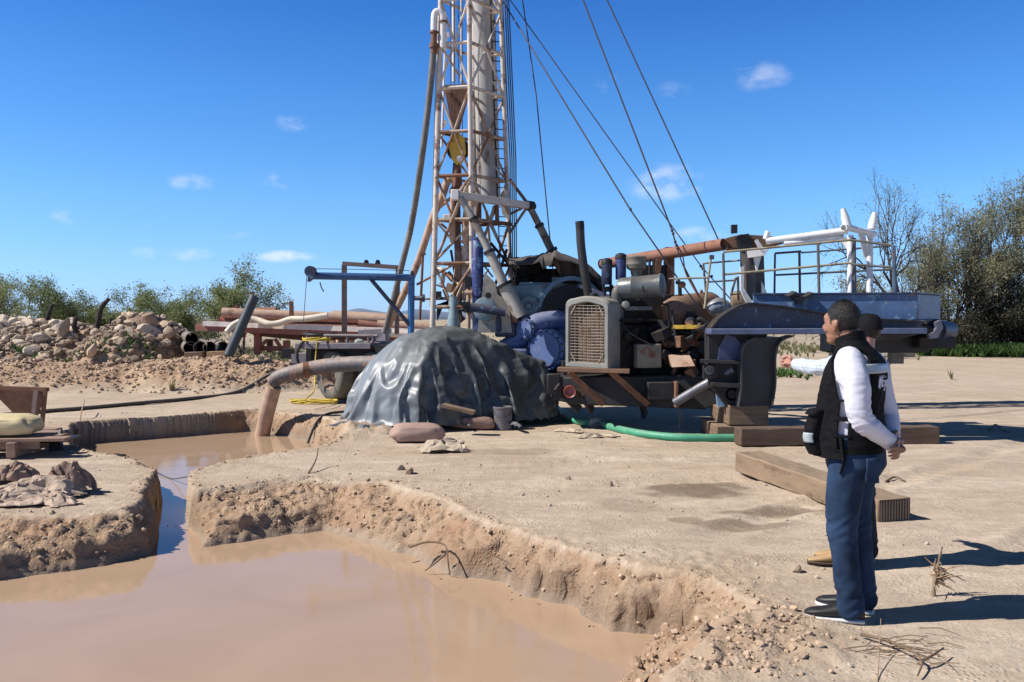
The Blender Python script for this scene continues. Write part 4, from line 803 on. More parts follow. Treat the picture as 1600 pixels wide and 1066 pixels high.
# ------------------------------------------------------------------ other machines on the carrier
at = thing('air_tank', 'rusty brown horizontal air tank with rounded ends behind the engine', 'air tank', P(1075, 500, 13.3))
a, b = P(1052, 487, 13.0), P(1108, 481, 13.5); L_ = (b - a).length; r_ = .24
MB().lathe(a, b - a, [(-.16, .02), (-.15, .10), (-.11, .17), (-.05, .22), (0, r_), (L_, r_), (L_ + .06, .22), (L_ + .11, .17), (L_ + .15, .08), (L_ + .16, .01)], 30).build('shell', mat('rusty_tank', (.20, .115, .075), .3, ns=7, rough=.75, rust=.3, rustcol=(.12, .065, .04), dust=.3, dustcol=(.3, .21, .15)), at)
m = MB(); m.lathe(P(1096, 463, 13.3), (0, 0, 1), [(-.03, .03), (.02, .03), (.02, .02), (.06, .02), (.07, .028), (.1, .01)], 10); m.build('valve', RUST, at)
m = MB(); m.box(P(1075, 512, 13.2), (.5, .3, .12)); m.build('cradle', DARK, at)
dr = MB().lathe(P(1142, 474, 13.5), (1, -.2, .1), [(0, .12), (.02, .17), (.22, .17), (.28, .15), (.29, .05)], 22); tag(dr.build('winch_drum', mat('tan_drum', (.24, .16, .10), .3, rough=.7, dust=.4)), 'small dusty tan drum behind the arch of the trailer neck', 'drum')
bt = MB(); bt.tube(bez([P(1108, 486, 12.9), P(1122, 478, 12.9), P(1136, 482, 12.9), P(1140, 490, 12.9)], 4), [.08, .10, .11, .11, .12, .12, .11, .1, .09, .08, .07, .06, .05], 12)
tag(bt.build('motor_cover', mat('shiny_cover', (.30, .33, .36), .2, rough=.3, metal=.4, dust=.4)), 'shiny grey motor cover between the air tank and the arched neck', 'motor')
tr = MB(); tr.pipe(P(940, 413, 15.0), P(1131, 382, 13.05), .088, .014, 24)
tag(tr.build('casing_pipe', RUSTP), 'long rust-red casing pipe lying across the machine with its dark open end to the right', 'pipe')
for px, py in ((1042, 394), (1082, 389)):
    pass
cs = MB().beam(P(1158, 368, 13.0), P(1200, 369, 13.1), .3, .11)
# ragged canopy over the drawworks
cn_ = MB(); nu, nv = 26, 10; vs = []; fs = []
ridge = [(795, 408), (815, 405), (838, 402), (858, 398), (868, 394), (890, 402), (915, 412), (942, 434)]
def lerp_px(l, t):
    t *= len(l) - 1; i = min(int(t), len(l) - 2); f = t - i; return (l[i][0] * (1 - f) + l[i + 1][0] * f, l[i][1] * (1 - f) + l[i + 1][1] * f)
for j in range(nv):
    for i in range(nu):
        px, py = lerp_px(ridge, i / (nu - 1)); f = j / (nv - 1)
        p = P(px, py, 14.3); q = V((p.x, p.y + 1.8 * f, p.z + .10 * math.sin(f * 3.1) - .04 * f))
        q += V((0, 0, .045 * noise.noise(V((i * .5, j * .6, 3)))))
        if j == 0: q += V((0, -.05, -.06 - .09 * abs(noise.noise(V((i * .9, 7, 1)))) - (.12 if 8 < i < 13 else 0)))
        vs.append(q)
for j in range(nv - 1):
    for i in range(nu - 1): fs.append((j * nu + i, j * nu + i + 1, (j + 1) * nu + i + 1, (j + 1) * nu + i))
cn_.add(vs, fs)
# side drop of the canopy on the right, hanging to the machine
v2 = []; f2 = []
for j in range(8):
    for i in range(14):
        px, py = lerp_px([(872, 400), (905, 410), (944, 436)], i / 13); f = j / 7
        p = P(px, py, 14.3); v2.append(V((p.x + .1 * f, p.y + .2 + .35 * f, p.z - f * (.05 + .45 * (1 - abs(i / 13 - .4)))) ) + V((0, .06 * math.sin(i * 1.3 + j * .3), 0)))
for j in range(7):
    for i in range(13): f2.append((j * 14 + i, j * 14 + i + 1, (j + 1) * 14 + i + 1, (j + 1) * 14 + i))
cn_.add(v2, f2)
co_ = tag(cn_.build('canopy_tarp', mat('dark_canvas', (.05, .042, .040), .35, rough=.85, dust=.35, dustcol=(.25, .2, .17)), smooth=180), 'ragged dark canvas canopy slung over the drawworks right of the mast', 'tarp')
sm = co_.modifiers.new('thickness', 'SOLIDIFY'); sm.thickness = .008
m = MB()
for i in range(26):
    rr = random.Random(i); x = rr.uniform(800, 872); y = rr.uniform(408, 440); m.box(P(x, y, 15.2 + rr.uniform(0, .8)), (rr.uniform(.08, .3), rr.uniform(.1, .3), rr.uniform(.06, .25)), Matrix.Rotation(rr.uniform(0, 3), 3, 'Z') @ Matrix.Rotation(rr.uniform(-.5, .5), 3, 'X'))
m.prism([P(795, 425, 15.7), P(930, 430, 15.7), P(930, 600, 15.7), P(795, 600, 15.7)], (0, .1, 0)); m.build('winch_gear', DARK, dw)
# timber cribbing under the neck
for i, (x0, x1, y0, y1, Y, dp) in enumerate(((1139, 1201, 634, 665, 11.75, .9), (1124, 1140, 636, 668, 12.1, .5), (1120, 1206, 666, 690, 11.75, 1.0))):
    a, b = P(x0, y0, Y), P(x1, y1, Y); hgt = a.z - max(b.z, 0)
    m = MB(); m.box(((a.x + b.x) / 2, Y + dp / 2, (a.z + max(b.z, 0)) / 2), (b.x - a.x, dp, hgt))
    tag(m.build('timber_block', WOOD, bevel=.015), ['large brown timber block directly under the trailer neck leg', 'dark narrow timber block left of the large one under the neck leg', 'flat brown timber at the bottom of the blocks under the neck leg'][i], 'timber block', 'timber blocks under the trailer neck')
# ------------------------------------------------------------------ tarp over the stacked drilling mud
def rdg(a, b, c): return 1 - 2.2 * abs(noise.noise(V((a, b, c))))
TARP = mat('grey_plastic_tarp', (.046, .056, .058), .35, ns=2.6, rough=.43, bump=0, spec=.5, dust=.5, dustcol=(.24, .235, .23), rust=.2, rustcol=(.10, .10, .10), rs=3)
def sunlit_flank_on(m, x0, x1, col, amt):                     # sun on the left flank put into the colour, broken up like dust
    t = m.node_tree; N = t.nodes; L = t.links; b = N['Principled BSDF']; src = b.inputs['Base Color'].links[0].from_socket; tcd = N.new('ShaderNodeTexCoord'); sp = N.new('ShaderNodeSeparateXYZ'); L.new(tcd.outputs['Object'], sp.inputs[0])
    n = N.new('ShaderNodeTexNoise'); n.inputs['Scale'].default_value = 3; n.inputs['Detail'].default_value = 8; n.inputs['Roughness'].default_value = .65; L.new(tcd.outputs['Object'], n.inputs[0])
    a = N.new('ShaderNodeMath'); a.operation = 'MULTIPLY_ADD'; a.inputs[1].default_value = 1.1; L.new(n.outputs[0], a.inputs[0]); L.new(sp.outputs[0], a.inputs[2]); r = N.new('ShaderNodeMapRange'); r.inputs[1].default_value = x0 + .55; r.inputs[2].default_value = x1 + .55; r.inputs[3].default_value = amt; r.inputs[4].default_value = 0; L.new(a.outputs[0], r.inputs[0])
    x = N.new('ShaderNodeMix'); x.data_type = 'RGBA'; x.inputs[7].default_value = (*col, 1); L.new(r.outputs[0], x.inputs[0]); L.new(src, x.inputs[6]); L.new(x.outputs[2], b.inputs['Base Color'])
_t = TARP.node_tree; _n = _t.nodes.new('ShaderNodeTexNoise'); _n.noise_type = 'RIDGED_MULTIFRACTAL'; _n.inputs['Scale'].default_value = 2.6; _n.inputs['Detail'].default_value = 5; _n.inputs['Roughness'].default_value = .55; _n.inputs['Distortion'].default_value = .4
_c = _t.nodes.new('ShaderNodeTexCoord'); _b = _t.nodes.new('ShaderNodeBump'); _b.inputs['Strength'].default_value = .55; _b.inputs['Distance'].default_value = .05; _t.links.new(_c.outputs['Object'], _n.inputs[0]); _t.links.new(_n.outputs[0], _b.inputs['Height']); _t.links.new(_b.outputs[0], _t.nodes['Principled BSDF'].inputs['Normal'])
sunlit_flank_on(TARP, -.85, -.2, (.225, .25, .27), .8)
def drape_tarp():
    # the sheet is dropped over the piled sacks with the cloth solver, then frozen as a mesh
    # pile: a blunt corner towards the camera, one flank to the left and the long one running away to the right
    hm = MB(); base = [(-2.46, 13.7), (-2.25, 13.0), (-1.42, 12.56), (-.4, 13.28), (.60, 13.80), (.66, 14.5), (.4, 15.2), (-2.0, 15.1)]
    ctr = V((-.72, 13.95, 0)); rings = []
    for z, k_, zl in ((0, 1, 0), (.5, .965, .48), (.95, .83, .72), (1.28, .62, .92), (1.43, .40, 1.0), (1.46, .15, 1.02)):      # the right-hand end is lower than the left
        rings.append([V((ctr.x + (x - ctr.x) * k_, ctr.y + (y - ctr.y) * k_, z * (1 - .28 * max(0, min(1, (x + .3) / .9)) * (z > .6)))) for x, y in base])
    hm.loft(rings)
    for x, y, z, a, b_, c_, rz in ((-.95, 13.05, .2, .8, .5, .4, .6), (-.25, 13.45, .25, .7, .5, .45, .5), (.35, 13.8, .25, .5, .5, .45, .4), (-.75, 13.25, .66, .7, .4, .34, .6), (0, 13.7, .62, .6, .4, .36, .5), (-1.05, 13.35, 1.05, .5, .4, .34, .3), (-.3, 13.75, 1.06, .5, .4, .34, .6), (.3, 14.0, .82, .4, .4, .3, .4), (-1.0, 13.75, 1.38, .6, .4, .2, .1)):
        vs, fs = ICO[3]; g_ = lambda q: math.copysign(abs(q) ** .55, q)
        hm.add([V((x, y, z)) + Matrix.Rotation(rz, 3, 'Z') @ V((g_(v.x) * a / 2, g_(v.y) * b_ / 2, g_(v.z) * c_ / 2)) for v in vs], fs)
    h = hm.build('pile', PAPER0, origin=(0, 0, 0)); h.modifiers.new('c', 'COLLISION'); h.collision.thickness_outer = .015; h.collision.cloth_friction = 18
    gm_ = MB(); gm_.add([(-8, 6, .03), (8, 6, .03), (8, 22, .03), (-8, 22, .03)], [(0, 1, 2, 3)]); g2 = gm_.build('flat', PAPER0, origin=(0, 0, 0)); g2.modifiers.new('c', 'COLLISION'); g2.collision.cloth_friction = 40; g2.collision.thickness_outer = .01
    N = 100; vs = []; W_, D_ = 5.0, 4.6; a = R_(10)
    for j_ in range(N):
        for i_ in range(N):
            x = (i_ / (N - 1) - .5) * W_; y = (j_ / (N - 1) - .5) * D_
            vs.append((-.93 + x * math.cos(a) - y * math.sin(a), 13.72 + x * math.sin(a) + y * math.cos(a), 1.80 + .17 * noise.noise(V((x * 1.9, y * 1.9, 0))) + .07 * noise.noise(V((x * 4.6 + y * 2, y * 3.2, 5)))))
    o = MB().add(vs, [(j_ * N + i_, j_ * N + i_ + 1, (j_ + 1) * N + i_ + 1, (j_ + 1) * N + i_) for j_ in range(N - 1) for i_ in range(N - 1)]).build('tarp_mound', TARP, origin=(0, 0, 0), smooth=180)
    md = o.modifiers.new('cloth', 'CLOTH'); s_ = md.settings; s_.quality = 4; s_.mass = .3; s_.tension_stiffness = 30; s_.compression_stiffness = 30; s_.shear_stiffness = 12; s_.bending_stiffness = .35; s_.air_damping = 2
    md.collision_settings.distance_min = .012; md.collision_settings.use_self_collision = False; md.collision_settings.collision_quality = 2; md.point_cache.frame_end = 60
    lab = bpy.data.scenes.new('drape')                   # solved in a scene of its own, so nothing else is re-evaluated
    for q in (h, g2, o): COL.objects.unlink(q); lab.collection.objects.link(q)
    for f in range(1, 42): lab.frame_set(f)
    me = bpy.data.meshes.new_from_object(o.evaluated_get(lab.view_layers[0].depsgraph)); me.name = 'tarp_mound'; print('drape', len(me.vertices), max(v.co.z for v in me.vertices), min(v.co.z for v in me.vertices))
    lab.collection.objects.unlink(o); COL.objects.link(o)
    o.modifiers.clear(); o.data = me; me.shade_smooth()
    for q in (h, g2): bpy.data.objects.remove(q)
    bpy.data.scenes.remove(lab)
    bm = bmesh.new(); bm.from_mesh(me); bmesh.ops.delete(bm, geom=[f for f in bm.faces if all(v.co.z < .12 for v in f.verts)], context='FACES'); bm.verts.ensure_lookup_table()
    seen = set(); best = []
    for v0 in bm.verts:                                  # keep the one connected sheet
        if v0.index in seen: continue
        st_, comp = [v0], []; seen.add(v0.index)
        while st_:
            v = st_.pop(); comp.append(v)
            for e in v.link_edges:
                w = e.other_vert(v)
                if w.index not in seen: seen.add(w.index); st_.append(w)
        if len(comp) > len(best): best = comp
    keep_ = set(best); bmesh.ops.delete(bm, geom=[v for v in bm.verts if v not in keep_], context='VERTS'); bm.to_mesh(me); bm.free()      # the hem is tucked under where it meets the ground
    c = V((-.93, 13.62, 0)); me.transform(Matrix.Translation(-c)); o.location = c; ORG[o.name] = c
    sb = o.modifiers.new('smooth', 'SUBSURF'); sb.levels = sb.render_levels = 1
    me = bpy.data.meshes.new_from_object(o.evaluated_get(bpy.context.evaluated_depsgraph_get())); me.name = 'tarp_mound'; o.modifiers.clear(); o.data = me; me.shade_smooth()
    for v in me.vertices:                                # sharp crumples of stiff sheeting
        p = v.co; w = V((noise.noise(p * 1.1), noise.noise(p * 1.1 + V((7, 7, 7))), noise.noise(p * 1.1 + V((3, 9, 1))))) * .5; q = p + w
        fr = min(1, max(.25, (p.x + 1.0) * 1.2 + .5)); a = .020 * rdg(q.x * 1.5 + q.z * .8, q.y * 1.2, q.z * 1.9) + .015 * rdg(q.x * 3.1 - q.z * 1.5, q.y * 2.6, q.z * 2.8 + 5) + .006 * rdg(q.x * 6.5 + q.z * 3, q.y * 5, q.z * 6)
        v.co = p + v.normal * (a - .008) * fr * min(1, p.z / .25)
    me.update(); return o
PAPER0 = mat('pile_fill', (.3, .22, .17), bump=0)
tag(drape_tarp(), 'grey plastic tarp draped over a big heap in the middle, dusty, with its sunlit left side painted paler', 'tarp')
# ------------------------------------------------------------------ sacks
def sack(c, L_, W_, T_, rz, seed, tilt=0, pitch=0, sag=.2):
    vs, fs = ICO[4]; vs2 = []; R = Matrix.Rotation(rz, 3, 'Z') @ Matrix.Rotation(pitch, 3, 'Y') @ Matrix.Rotation(tilt, 3, 'X')
    for v in vs:
        s = lambda a, e: math.copysign(abs(a) ** e, a)
        p = V((s(v.x, .30) * L_ / 2, s(v.y, .42) * W_ / 2, s(v.z, .75) * T_ / 2))
        e = abs(p.x) / (L_ / 2); p.z *= 1 - .35 * e ** 3; p.y *= 1 - .08 * e ** 2
        n_ = noise.noise(V((p.x * 5 + seed, p.y * 5, p.z * 5))) * .03 + rdg(p.x * 7 + seed + p.y * 3, p.y * 5, p.z * 7) * .020 + rdg(p.x * 15 + seed, p.y * 10 - p.x * 5, p.z * 11) * .010
        p = p * (1 + n_ * 3); p.z -= sag * p.x * p.x * .12
        if p.z < -T_ * .36: p.z = -T_ * .36 + (p.z + T_ * .36) * .2
        vs2.append(V(c) + R @ p)
    return MB().add(vs2, fs)
PAPER = mat('dusty_paper_sack', (.36, .235, .19), .15, rough=.85, bump=.3, bs=14, bd=.02, dust=.3, dustcol=(.42, .30, .24))
def onz(px, py, z=0): return G(px, py, z)
c = G(650, 692); s1 = sack((c.x, c.y + .12, .115), .70, .40, .24, R_(8), 3); tag(s1.build('sack', PAPER, smooth=180), 'plump pinkish sack lying sunlit at the foot of the tarp', 'sack', 'sacks at the foot of the tarp')
c = G(738, 672); s1 = sack((c.x, c.y + .1, .10), .62, .42, .2, R_(6), 9, pitch=R_(3)); tag(s1.build('sack', mat('brown_paper_sack', (.26, .16, .125), .2, rough=.85, bump=.3, bs=14, bd=.02), smooth=180), 'brown sack lying in the shade of the tarp beside the bucket', 'sack', 'sacks at the foot of the tarp')
def crumple(c, L_, W_, T_, seed, res=3, amp=.5, rz=0):
    vs, fs = ICO[res]; vs2 = []; R = Matrix.Rotation(rz, 3, 'Z')
    for v in vs:
        o = V((seed * 3.1, seed, -seed)); k = 0
        for f_, a in ((1.6, .5), (3.4, .3), (7, .14)): k += a * (1 - 2.4 * abs(noise.noise(v * f_ + o)))
        p = V((v.x * L_ / 2, v.y * W_ / 2, v.z * T_ / 2)) * (1 + amp * k); p.z = max(p.z, -T_ * .3); vs2.append(V(c) + R @ p)
    return MB().add(vs2, fs)
def sheet(c, L_, W_, Hh_, seed, rz, n_=54):
    vs = []; R = Matrix.Rotation(rz, 3, 'Z')
    for j in range(n_):
        for i_ in range(n_):
            a, b_ = i_ / (n_ - 1) * 2 - 1, j / (n_ - 1) * 2 - 1; e = max(0, 1 - (abs(a) ** 3 + abs(b_) ** 3) * .75); q = V((a * 1.5 + seed * 3.7, b_ * 1.5, seed))
            wx_, wy_ = .35 * noise.noise(q * 1.3), .35 * noise.noise(q * 1.3 + V((9, 9, 9)))
            r_ = .62 * rdg(a * 1.0 + wx_ + seed, b_ * 1.0 + wy_, seed * 2.1) + .26 * rdg(a * 2.2 + wx_ * 2, b_ * 2.2 + seed, seed) + .14 * rdg(a * 4.4 + b_, b_ * 4.4 + wx_ * 3, seed * 1.7)
            x_, y_ = a + .28 * noise.noise(q * 2.1 + V((0, 0, 4))), b_ + .28 * noise.noise(q * 2.1 + V((0, 0, 14)))
            vs.append(V(c) + R @ V((x_ * L_ / 2, y_ * W_ / 2, max(.006 + .01 * abs(a * b_), Hh_ * (e * (.42 + .6 * r_))))))
    return MB().add(vs, [(j * n_ + i_, j * n_ + i_ + 1, (j + 1) * n_ + i_ + 1, (j + 1) * n_ + i_) for j in range(n_ - 1) for i_ in range(n_ - 1)])
CLOTH = mat('tan_sackcloth', (.46, .37, .27), .2, rough=.9, bump=.4, bs=30)
c = G(694, 706); tag(sheet((c.x, c.y + .05, .004), .56, .34, .17, 5, .1).build('crumpled_bag', CLOTH, smooth=60), 'crumpled pale sackcloth bag lying just in front of the plump pinkish sack', 'bag')
# bucket and boards tucked under the tarp edge
bk = thing('bucket', 'dull blue and grey bucket standing in the shade of the tarp', 'bucket', G(786, 671))
b0 = G(786, 671); MB().lathe(b0, (0, 0, 1), [(0, .115), (.005, .125), (.30, .135), (.305, .143), (.33, .143), (.335, .135), (.31, .128), (.02, .118)], 26).build('body', mat('bucket_plastic', (.13, .12, .125), .25, rough=.5, chips=.4, chipcol=(.07, .09, .2), dust=.3), bk)
MB().tube(bez([b0 + V((-.14, -.02, .30)), b0 + V((-.09, -.13, .2)), b0 + V((.06, -.15, .19)), b0 + V((.14, -.03, .30))], 6), .004, 5).build('handle', CABLE, bk)
m = MB().beam(P(692, 633, 12.35), P(742, 645, 12.3), .2, .05); tag(m.build('board', WOOD, bevel=.006), 'short weathered board sticking out from under the tarp', 'board')
# ------------------------------------------------------------------ mud discharge pipe
dp = thing('discharge_pipe', 'fat muddy discharge pipe bending down into the far end of the muddy pit', 'pipe', G(412, 676, WL))
PIPEM = mat('muddy_pipe', (.40, .27, .19), .25, ns=7, rough=.7, bump=.3, dust=.4, dustcol=(.46, .33, .25))
MB().tube(bez([P(409, 684, 15.0), P(416, 650, 14.92), P(428, 604, 14.8)], 6), .125, 20).build('drop_pipe', PIPEM, dp)
MB().tube(bez([P(425, 598, 14.8), P(440, 588, 14.75), P(480, 577, 14.6), P(530, 570, 14.4), P(580, 568, 14.2), P(612, 571, 14.1)], 6), [.115] * 3 + [.12] * 28, 20).build('elbow_pipe', mat('tarred_pipe', (.085, .085, .095), .3, ns=5, rough=.6, rust=.45, rustcol=(.26, .15, .10), rs=3, dust=.75, dustcol=(.44, .33, .26), stretch=(2.2, 1, 1)), dp)
m = MB()
for px, py in ((474, 578), (500, 574)): m.lathe(P(px, py, 14.55), (1, .2, .05), [(0, .12), (0, .13), (.1, .13), (.1, .12)], 20)
m.build('wrap', RUST, dp)
# ------------------------------------------------------------------ blue jib crane
jb = thing('jib_crane', 'blue tubular jib crane with a pulley on its tip standing behind the tarp', 'jib crane', P(642, 600, 14.9))
MB().tube([P(643, 430, 14.9), P(641, 640, 14.9)], .055, 16).build('post', SKYB, jb)
MB().tube([P(644, 434, 14.9), P(482, 431, 14.7)], .06, 16).build('arm', mat('jib_arm_blue', (.03, .085, .21), .25, rough=.5, rust=.22, rustcol=(.03, .02, .04), chips=.4, chipcol=(.03, .05, .14)), jb)
MB().tube([P(580, 437, 14.8), P(640, 508, 14.88)], .035, 10).build('brace', NAVY, jb)
m = MB(); m.lathe(P(484, 424, 14.62), (0, 1, 0), [(0, .09), (.03, .09), (.05, .07), (.08, .07), (.10, .09), (.13, .09)], 18); m.prism([P(482, 424, 14.6), P(494, 430, 14.6), P(480, 440, 14.6)], (0, .2, 0)); m.build('tip_pulley', NAVY, jb)
m = MB(); m.tube([P(643, 430, 14.9), P(643, 423, 14.9)], [.055, .02], 12); m.tube([P(646, 466, 14.9), P(661, 466, 14.85)], .04, 10); m.lathe(P(660, 466, 14.85), (1, 0, 0), [(0, .065), (.04, .065)], 14); m.build('pivot', NAVY, jb)
m = MB(); m.tube([P(480, 423, 14.65), P(474, 506, 14.65)], .006, 5); m.tube([P(486, 420, 14.65), P(560, 421, 14.7), P(640, 423, 14.85)], .006, 5); m.tube([P(500, 441, 14.7), P(502, 449, 14.7), P(506, 456, 14.7)], .01, 5); m.build('line', CABLE, jb)
# ------------------------------------------------------------------ flatbed trailer loaded with pipes
tl = thing('flatbed_trailer', 'long red flatbed trailer with white edge carrying stacked pipes on the left', 'trailer', P(450, 560, 22.5))
REDT = mat('trailer_red', (.30, .10, .065), .25, rough=.65, rust=.3, dust=.5)
m = MB(); a, b = P(320, 508, 22.0), P(660, 521, 21.0)
m.beam(a + V((0, 1.2, -.06)), b + V((0, 1.2, -.06)), 2.5, .16); m.build('bed', REDT, tl)
m = MB(); m.beam(a + V((0, -.1, .04)), b + V((0, -.1, .04)), .06, .12); m.build('edge_rail', mat('white_edge', (.66, .58, .52), .2, rough=.6, rust=.25, rustcol=(.35, .13, .08)), tl)
m = MB(); m.prism([P(380, 517, 22.2), P(400, 525, 22.2), P(470, 532, 22.0), P(650, 538, 21.6), P(650, 520, 21.6), P(380, 512, 22.2)], (0, 1.6, 0)); m.build('chassis', mat('trailer_dark', (.11, .05, .04), .3, rough=.75, rust=.3), tl)
for x, y0, y1, Y, w in ((403, 520, 553, 22.2, .16), (422, 530, 550, 23.5, .14), (448, 532, 560, 22.2, .15), (380, 515, 527, 23.4, .1)):
    MB().beam(P(x, y0, Y), P(x, y1, Y), w, w).build('landing_leg', REDT, tl)
m = MB(); m.beam(P(405, 543, 22.2), P(418, 531, 22.2), .08, .08); m.beam(P(440, 545, 22.2), P(430, 530, 22.2), .08, .08); m.beam(P(405, 544, 22.3), P(446, 545, 22.3), .06, .12); m.build('leg_brace', REDT, tl)
for x0, y0, x1, y1, Y in ((394, 456, 395, 500, 22.4), (455, 471, 456, 510, 21.9), (341, 500, 372, 478, 22.6)):
    MB().beam(P(x0, y0, Y), P(x1, y1, Y), .09, .09).build('stake', RUST, tl)
pg = 'pipes stacked on the red flatbed trailer'
for x0, y0, x1, y1, Y, r, mm, lb in ((348, 489, 605, 500, 22.3, .13, TANP, 'long dusty tan pipe on top of the load of the red trailer'), (350, 502, 560, 508, 22.4, .09, RUSTP, 'rusty pipe low on the near side of the red trailer, upper of two'), (352, 508, 558, 512, 22.25, .08, RUSTP, 'rusty pipe lying lowest along the near edge of the red trailer'),
                                    (402, 487, 432, 487, 22.8, .11, RUSTP, 'short red pipe end sticking up above the load near the leaning black pipe'), (346, 500, 368, 503, 22.5, .12, mat('red_pipe', (.42, .09, .06), .2, rough=.6), 'bright red pipe end at the left tip of the trailer load'), (520, 494, 640, 500, 22.6, .14, TANP, 'tan pipe at the right of the load behind the jib brace'),
                                    (590, 508, 680, 512, 21.8, .12, TANP, 'tan pipe under the jib brace reaching right behind the tarp'), (600, 520, 690, 527, 20.9, .085, mat('cream_pipe', (.60, .53, .45), .12, rough=.6, dust=.3), 'cream pipe lowest right beside the truck deck'), (560, 506, 610, 512, 22.0, .10, RUSTP, 'short dark rusty pipe end in the middle of the load')):
    m = MB().pipe(P(x0, y0, Y), P(x1, y1, Y), r, .012, 16); tag(m.build('pipe', mm), lb, 'pipe', pg)
hs_ = MB().tube(bez([P(354, 520, 21.3), P(366, 507, 21.4), P(388, 499, 21.5), P(402, 500, 21.5), P(420, 506, 21.4), P(436, 505, 21.4), P(455, 499, 21.4), P(480, 498, 21.3), P(512, 493, 21.3)], 6), .075, 12)
tag(hs_.build('cream_hose', mat('cream_hose', (.66, .58, .46), .1, rough=.6)), 'thick cream hose snaking over the load of the red trailer', 'hose')
bp_ = MB().pipe(P(357, 556, 20.6), P(398, 463, 20.9), .115, .015, 18); tag(bp_.build('leaning_pipe', mat('black_pipe', (.03, .045, .055), .3, rough=.45, dust=.2)), 'dark pipe standing tilted in front of the red trailer', 'pipe')
# pipes on the ground, ends towards the camera
for i, (px, py, lb) in enumerate(((300, 531, 'dark-mouthed pipe lying on top of the others beside the stone heap'), (297, 545, 'leftmost pipe end of the bottom row beside the stone heap'), (313, 545, 'second pipe end of the bottom row beside the stone heap'), (328, 545, 'third pipe end of the bottom row beside the stone heap'), (348, 545, 'rightmost grey pipe end of the bottom row, next to the tilted pipe'))):
    a = P(px, py, 21.4); a = V((a.x, a.y, a.z + .02)); m = MB().pipe(a, a + V((-1.1, 2.6, 0)), .155, .014, 20); tag(m.build('pipe', mat('ground_pipe', (.16, .135, .115), .3, rough=.65, rust=.3, dust=.3)), lb, 'pipe', 'pipes on the ground by the stone heap')
for px, py, lb in ((340, 556, 'yellow-brown timber bearer under the right end of the pipe row'), (305, 557, 'dark timber bearer under the left end of the pipe row')):
    m = MB().beam(P(px - 14, py, 21.3), P(px + 14, py - 1, 21.3), .25, .2); tag(m.build('timber_bearer', mat('tan_timber', (.36, .22, .11), .25, rough=.8, dust=.3) if px > 320 else WOOD, bevel=.01), lb, 'timber', 'bearers under the pipe row')
# ------------------------------------------------------------------ service truck rear with twin wheels
tk_ = thing('service_truck', 'rear of a dark service truck with dusty twin wheels behind the discharge pipe', 'truck', P(540, 625, 17.6))
TRK = mat('truck_steel', (.12, .11, .14), .25, rough=.6, rust=.3, dust=.55)
m = MB(); m.beam(P(479, 541, 17.0) + V((0, .9, 0)), P(598, 541, 16.6) + V((0, .9, 0)), 1.8, .11); m.build('deck', TRK, tk_, bevel=.01)
m = MB(); m.tube([P(480, 524, 17.0), P(590, 525, 16.7)], .03, 8); m.tube(bez([P(576, 525, 16.7), P(583, 527, 16.7), P(582, 536, 16.7)], 4), .03, 8)
for x in (480, 512, 543, 576): m.tube([P(x, 524, 17.0), P(x, 540, 17.0)], .025, 8)
m.build('side_rail', TRK, tk_)
MB().prism([P(583, 540, 16.6), P(640, 538, 16.4), P(628, 556, 16.4), P(590, 556, 16.6)], (0, .8, 0)).build('tool_box', DARK, tk_)
m = MB(); m.prism([P(560, 516, 17.4), P(602, 514, 17.2), P(602, 522, 17.2), P(560, 522, 17.4)], (0, .9, 0)); m.prism([P(585, 520, 17.2), P(602, 518, 17.0), P(602, 532, 17.0), P(588, 533, 17.2)], (0, .6, 0)); m.build('winch_box', TRK, tk_)
m = MB(); m.prism([P(482, 546, 17.2), P(600, 546, 16.9), P(600, 566, 16.9), P(482, 566, 17.2)], (0, .3, 0)); m.beam(P(483, 545, 17.0), P(483, 568, 17.0), .1, .1); m.beam(P(594, 545, 16.7), P(598, 558, 16.7), .07, .07); m.build('chassis', DARK, tk_)
m = MB(); m.prism([P(455, 553, 17.4), P(480, 553, 17.3), P(480, 571, 17.3), P(455, 571, 17.4)], (0, .6, 0)); m.build('rear_step', TRK, tk_); m = MB(); m.beam(P(450, 545, 17.5), P(450, 560, 17.5), .2, .2); m.beam(P(455, 570, 17.3), P(481, 570, 17.2), .1, .06); m.build('rear_bumper', DARK, tk_)
m = MB(); m.beam(P(538, 414, 17.5), P(538, 521, 17.5), .09, .09); m.beam(P(622, 418, 17.3), P(620, 522, 17.3), .08, .08); m.beam(P(536, 412, 17.5), P(623, 418, 17.3), .09, .08)
m.build('rack_frame', mat('rack_brown', (.11, .075, .07), .3, rough=.7, rust=.35), tk_)
m = MB()
for x in (570, 588): MB().prism([P(x - 3, 414, 17.4), P(x + 3, 415, 17.4), P(x, 406, 17.4)], (.05, .08, 0)).build('rack_horn', DARK, tk_)
TYRE = mat('dusty_tyre', (.13, .118, .10), .3, rough=.85, dust=.45, dustcol=(.36, .30, .23), bump=.4, bs=60)
def wheel(px, py, Y):
    c = P(px, py, Y); ax = V((-.72, -.69, 0)); R = .47
    w = MB().lathe(c, -ax, [(.06, .245), (0, .25), (-.012, .29), (-.02, .36), (0, .43), (.04, R), (.22, R), (.26, .44), (.27, .3)], 40, False).build('wheel', TYRE, tk_, smooth=50)
    MB().lathe(c, -ax, [(.02, .262), (-.004, .262), (-.008, .25), (.03, .235), (.06, .20), (.17, .18), (.18, .09), (.10, .085), (.09, .02)], 30, False).build('rim', mat('rusty_rim', (.25, .17, .12), .3, rough=.7, rust=.3, dust=.4), w)
for x, y, Y in ((514, 588, 17.0), (532, 588, 17.35), (577, 590, 16.75), (596, 590, 17.1)): wheel(x, y, Y)
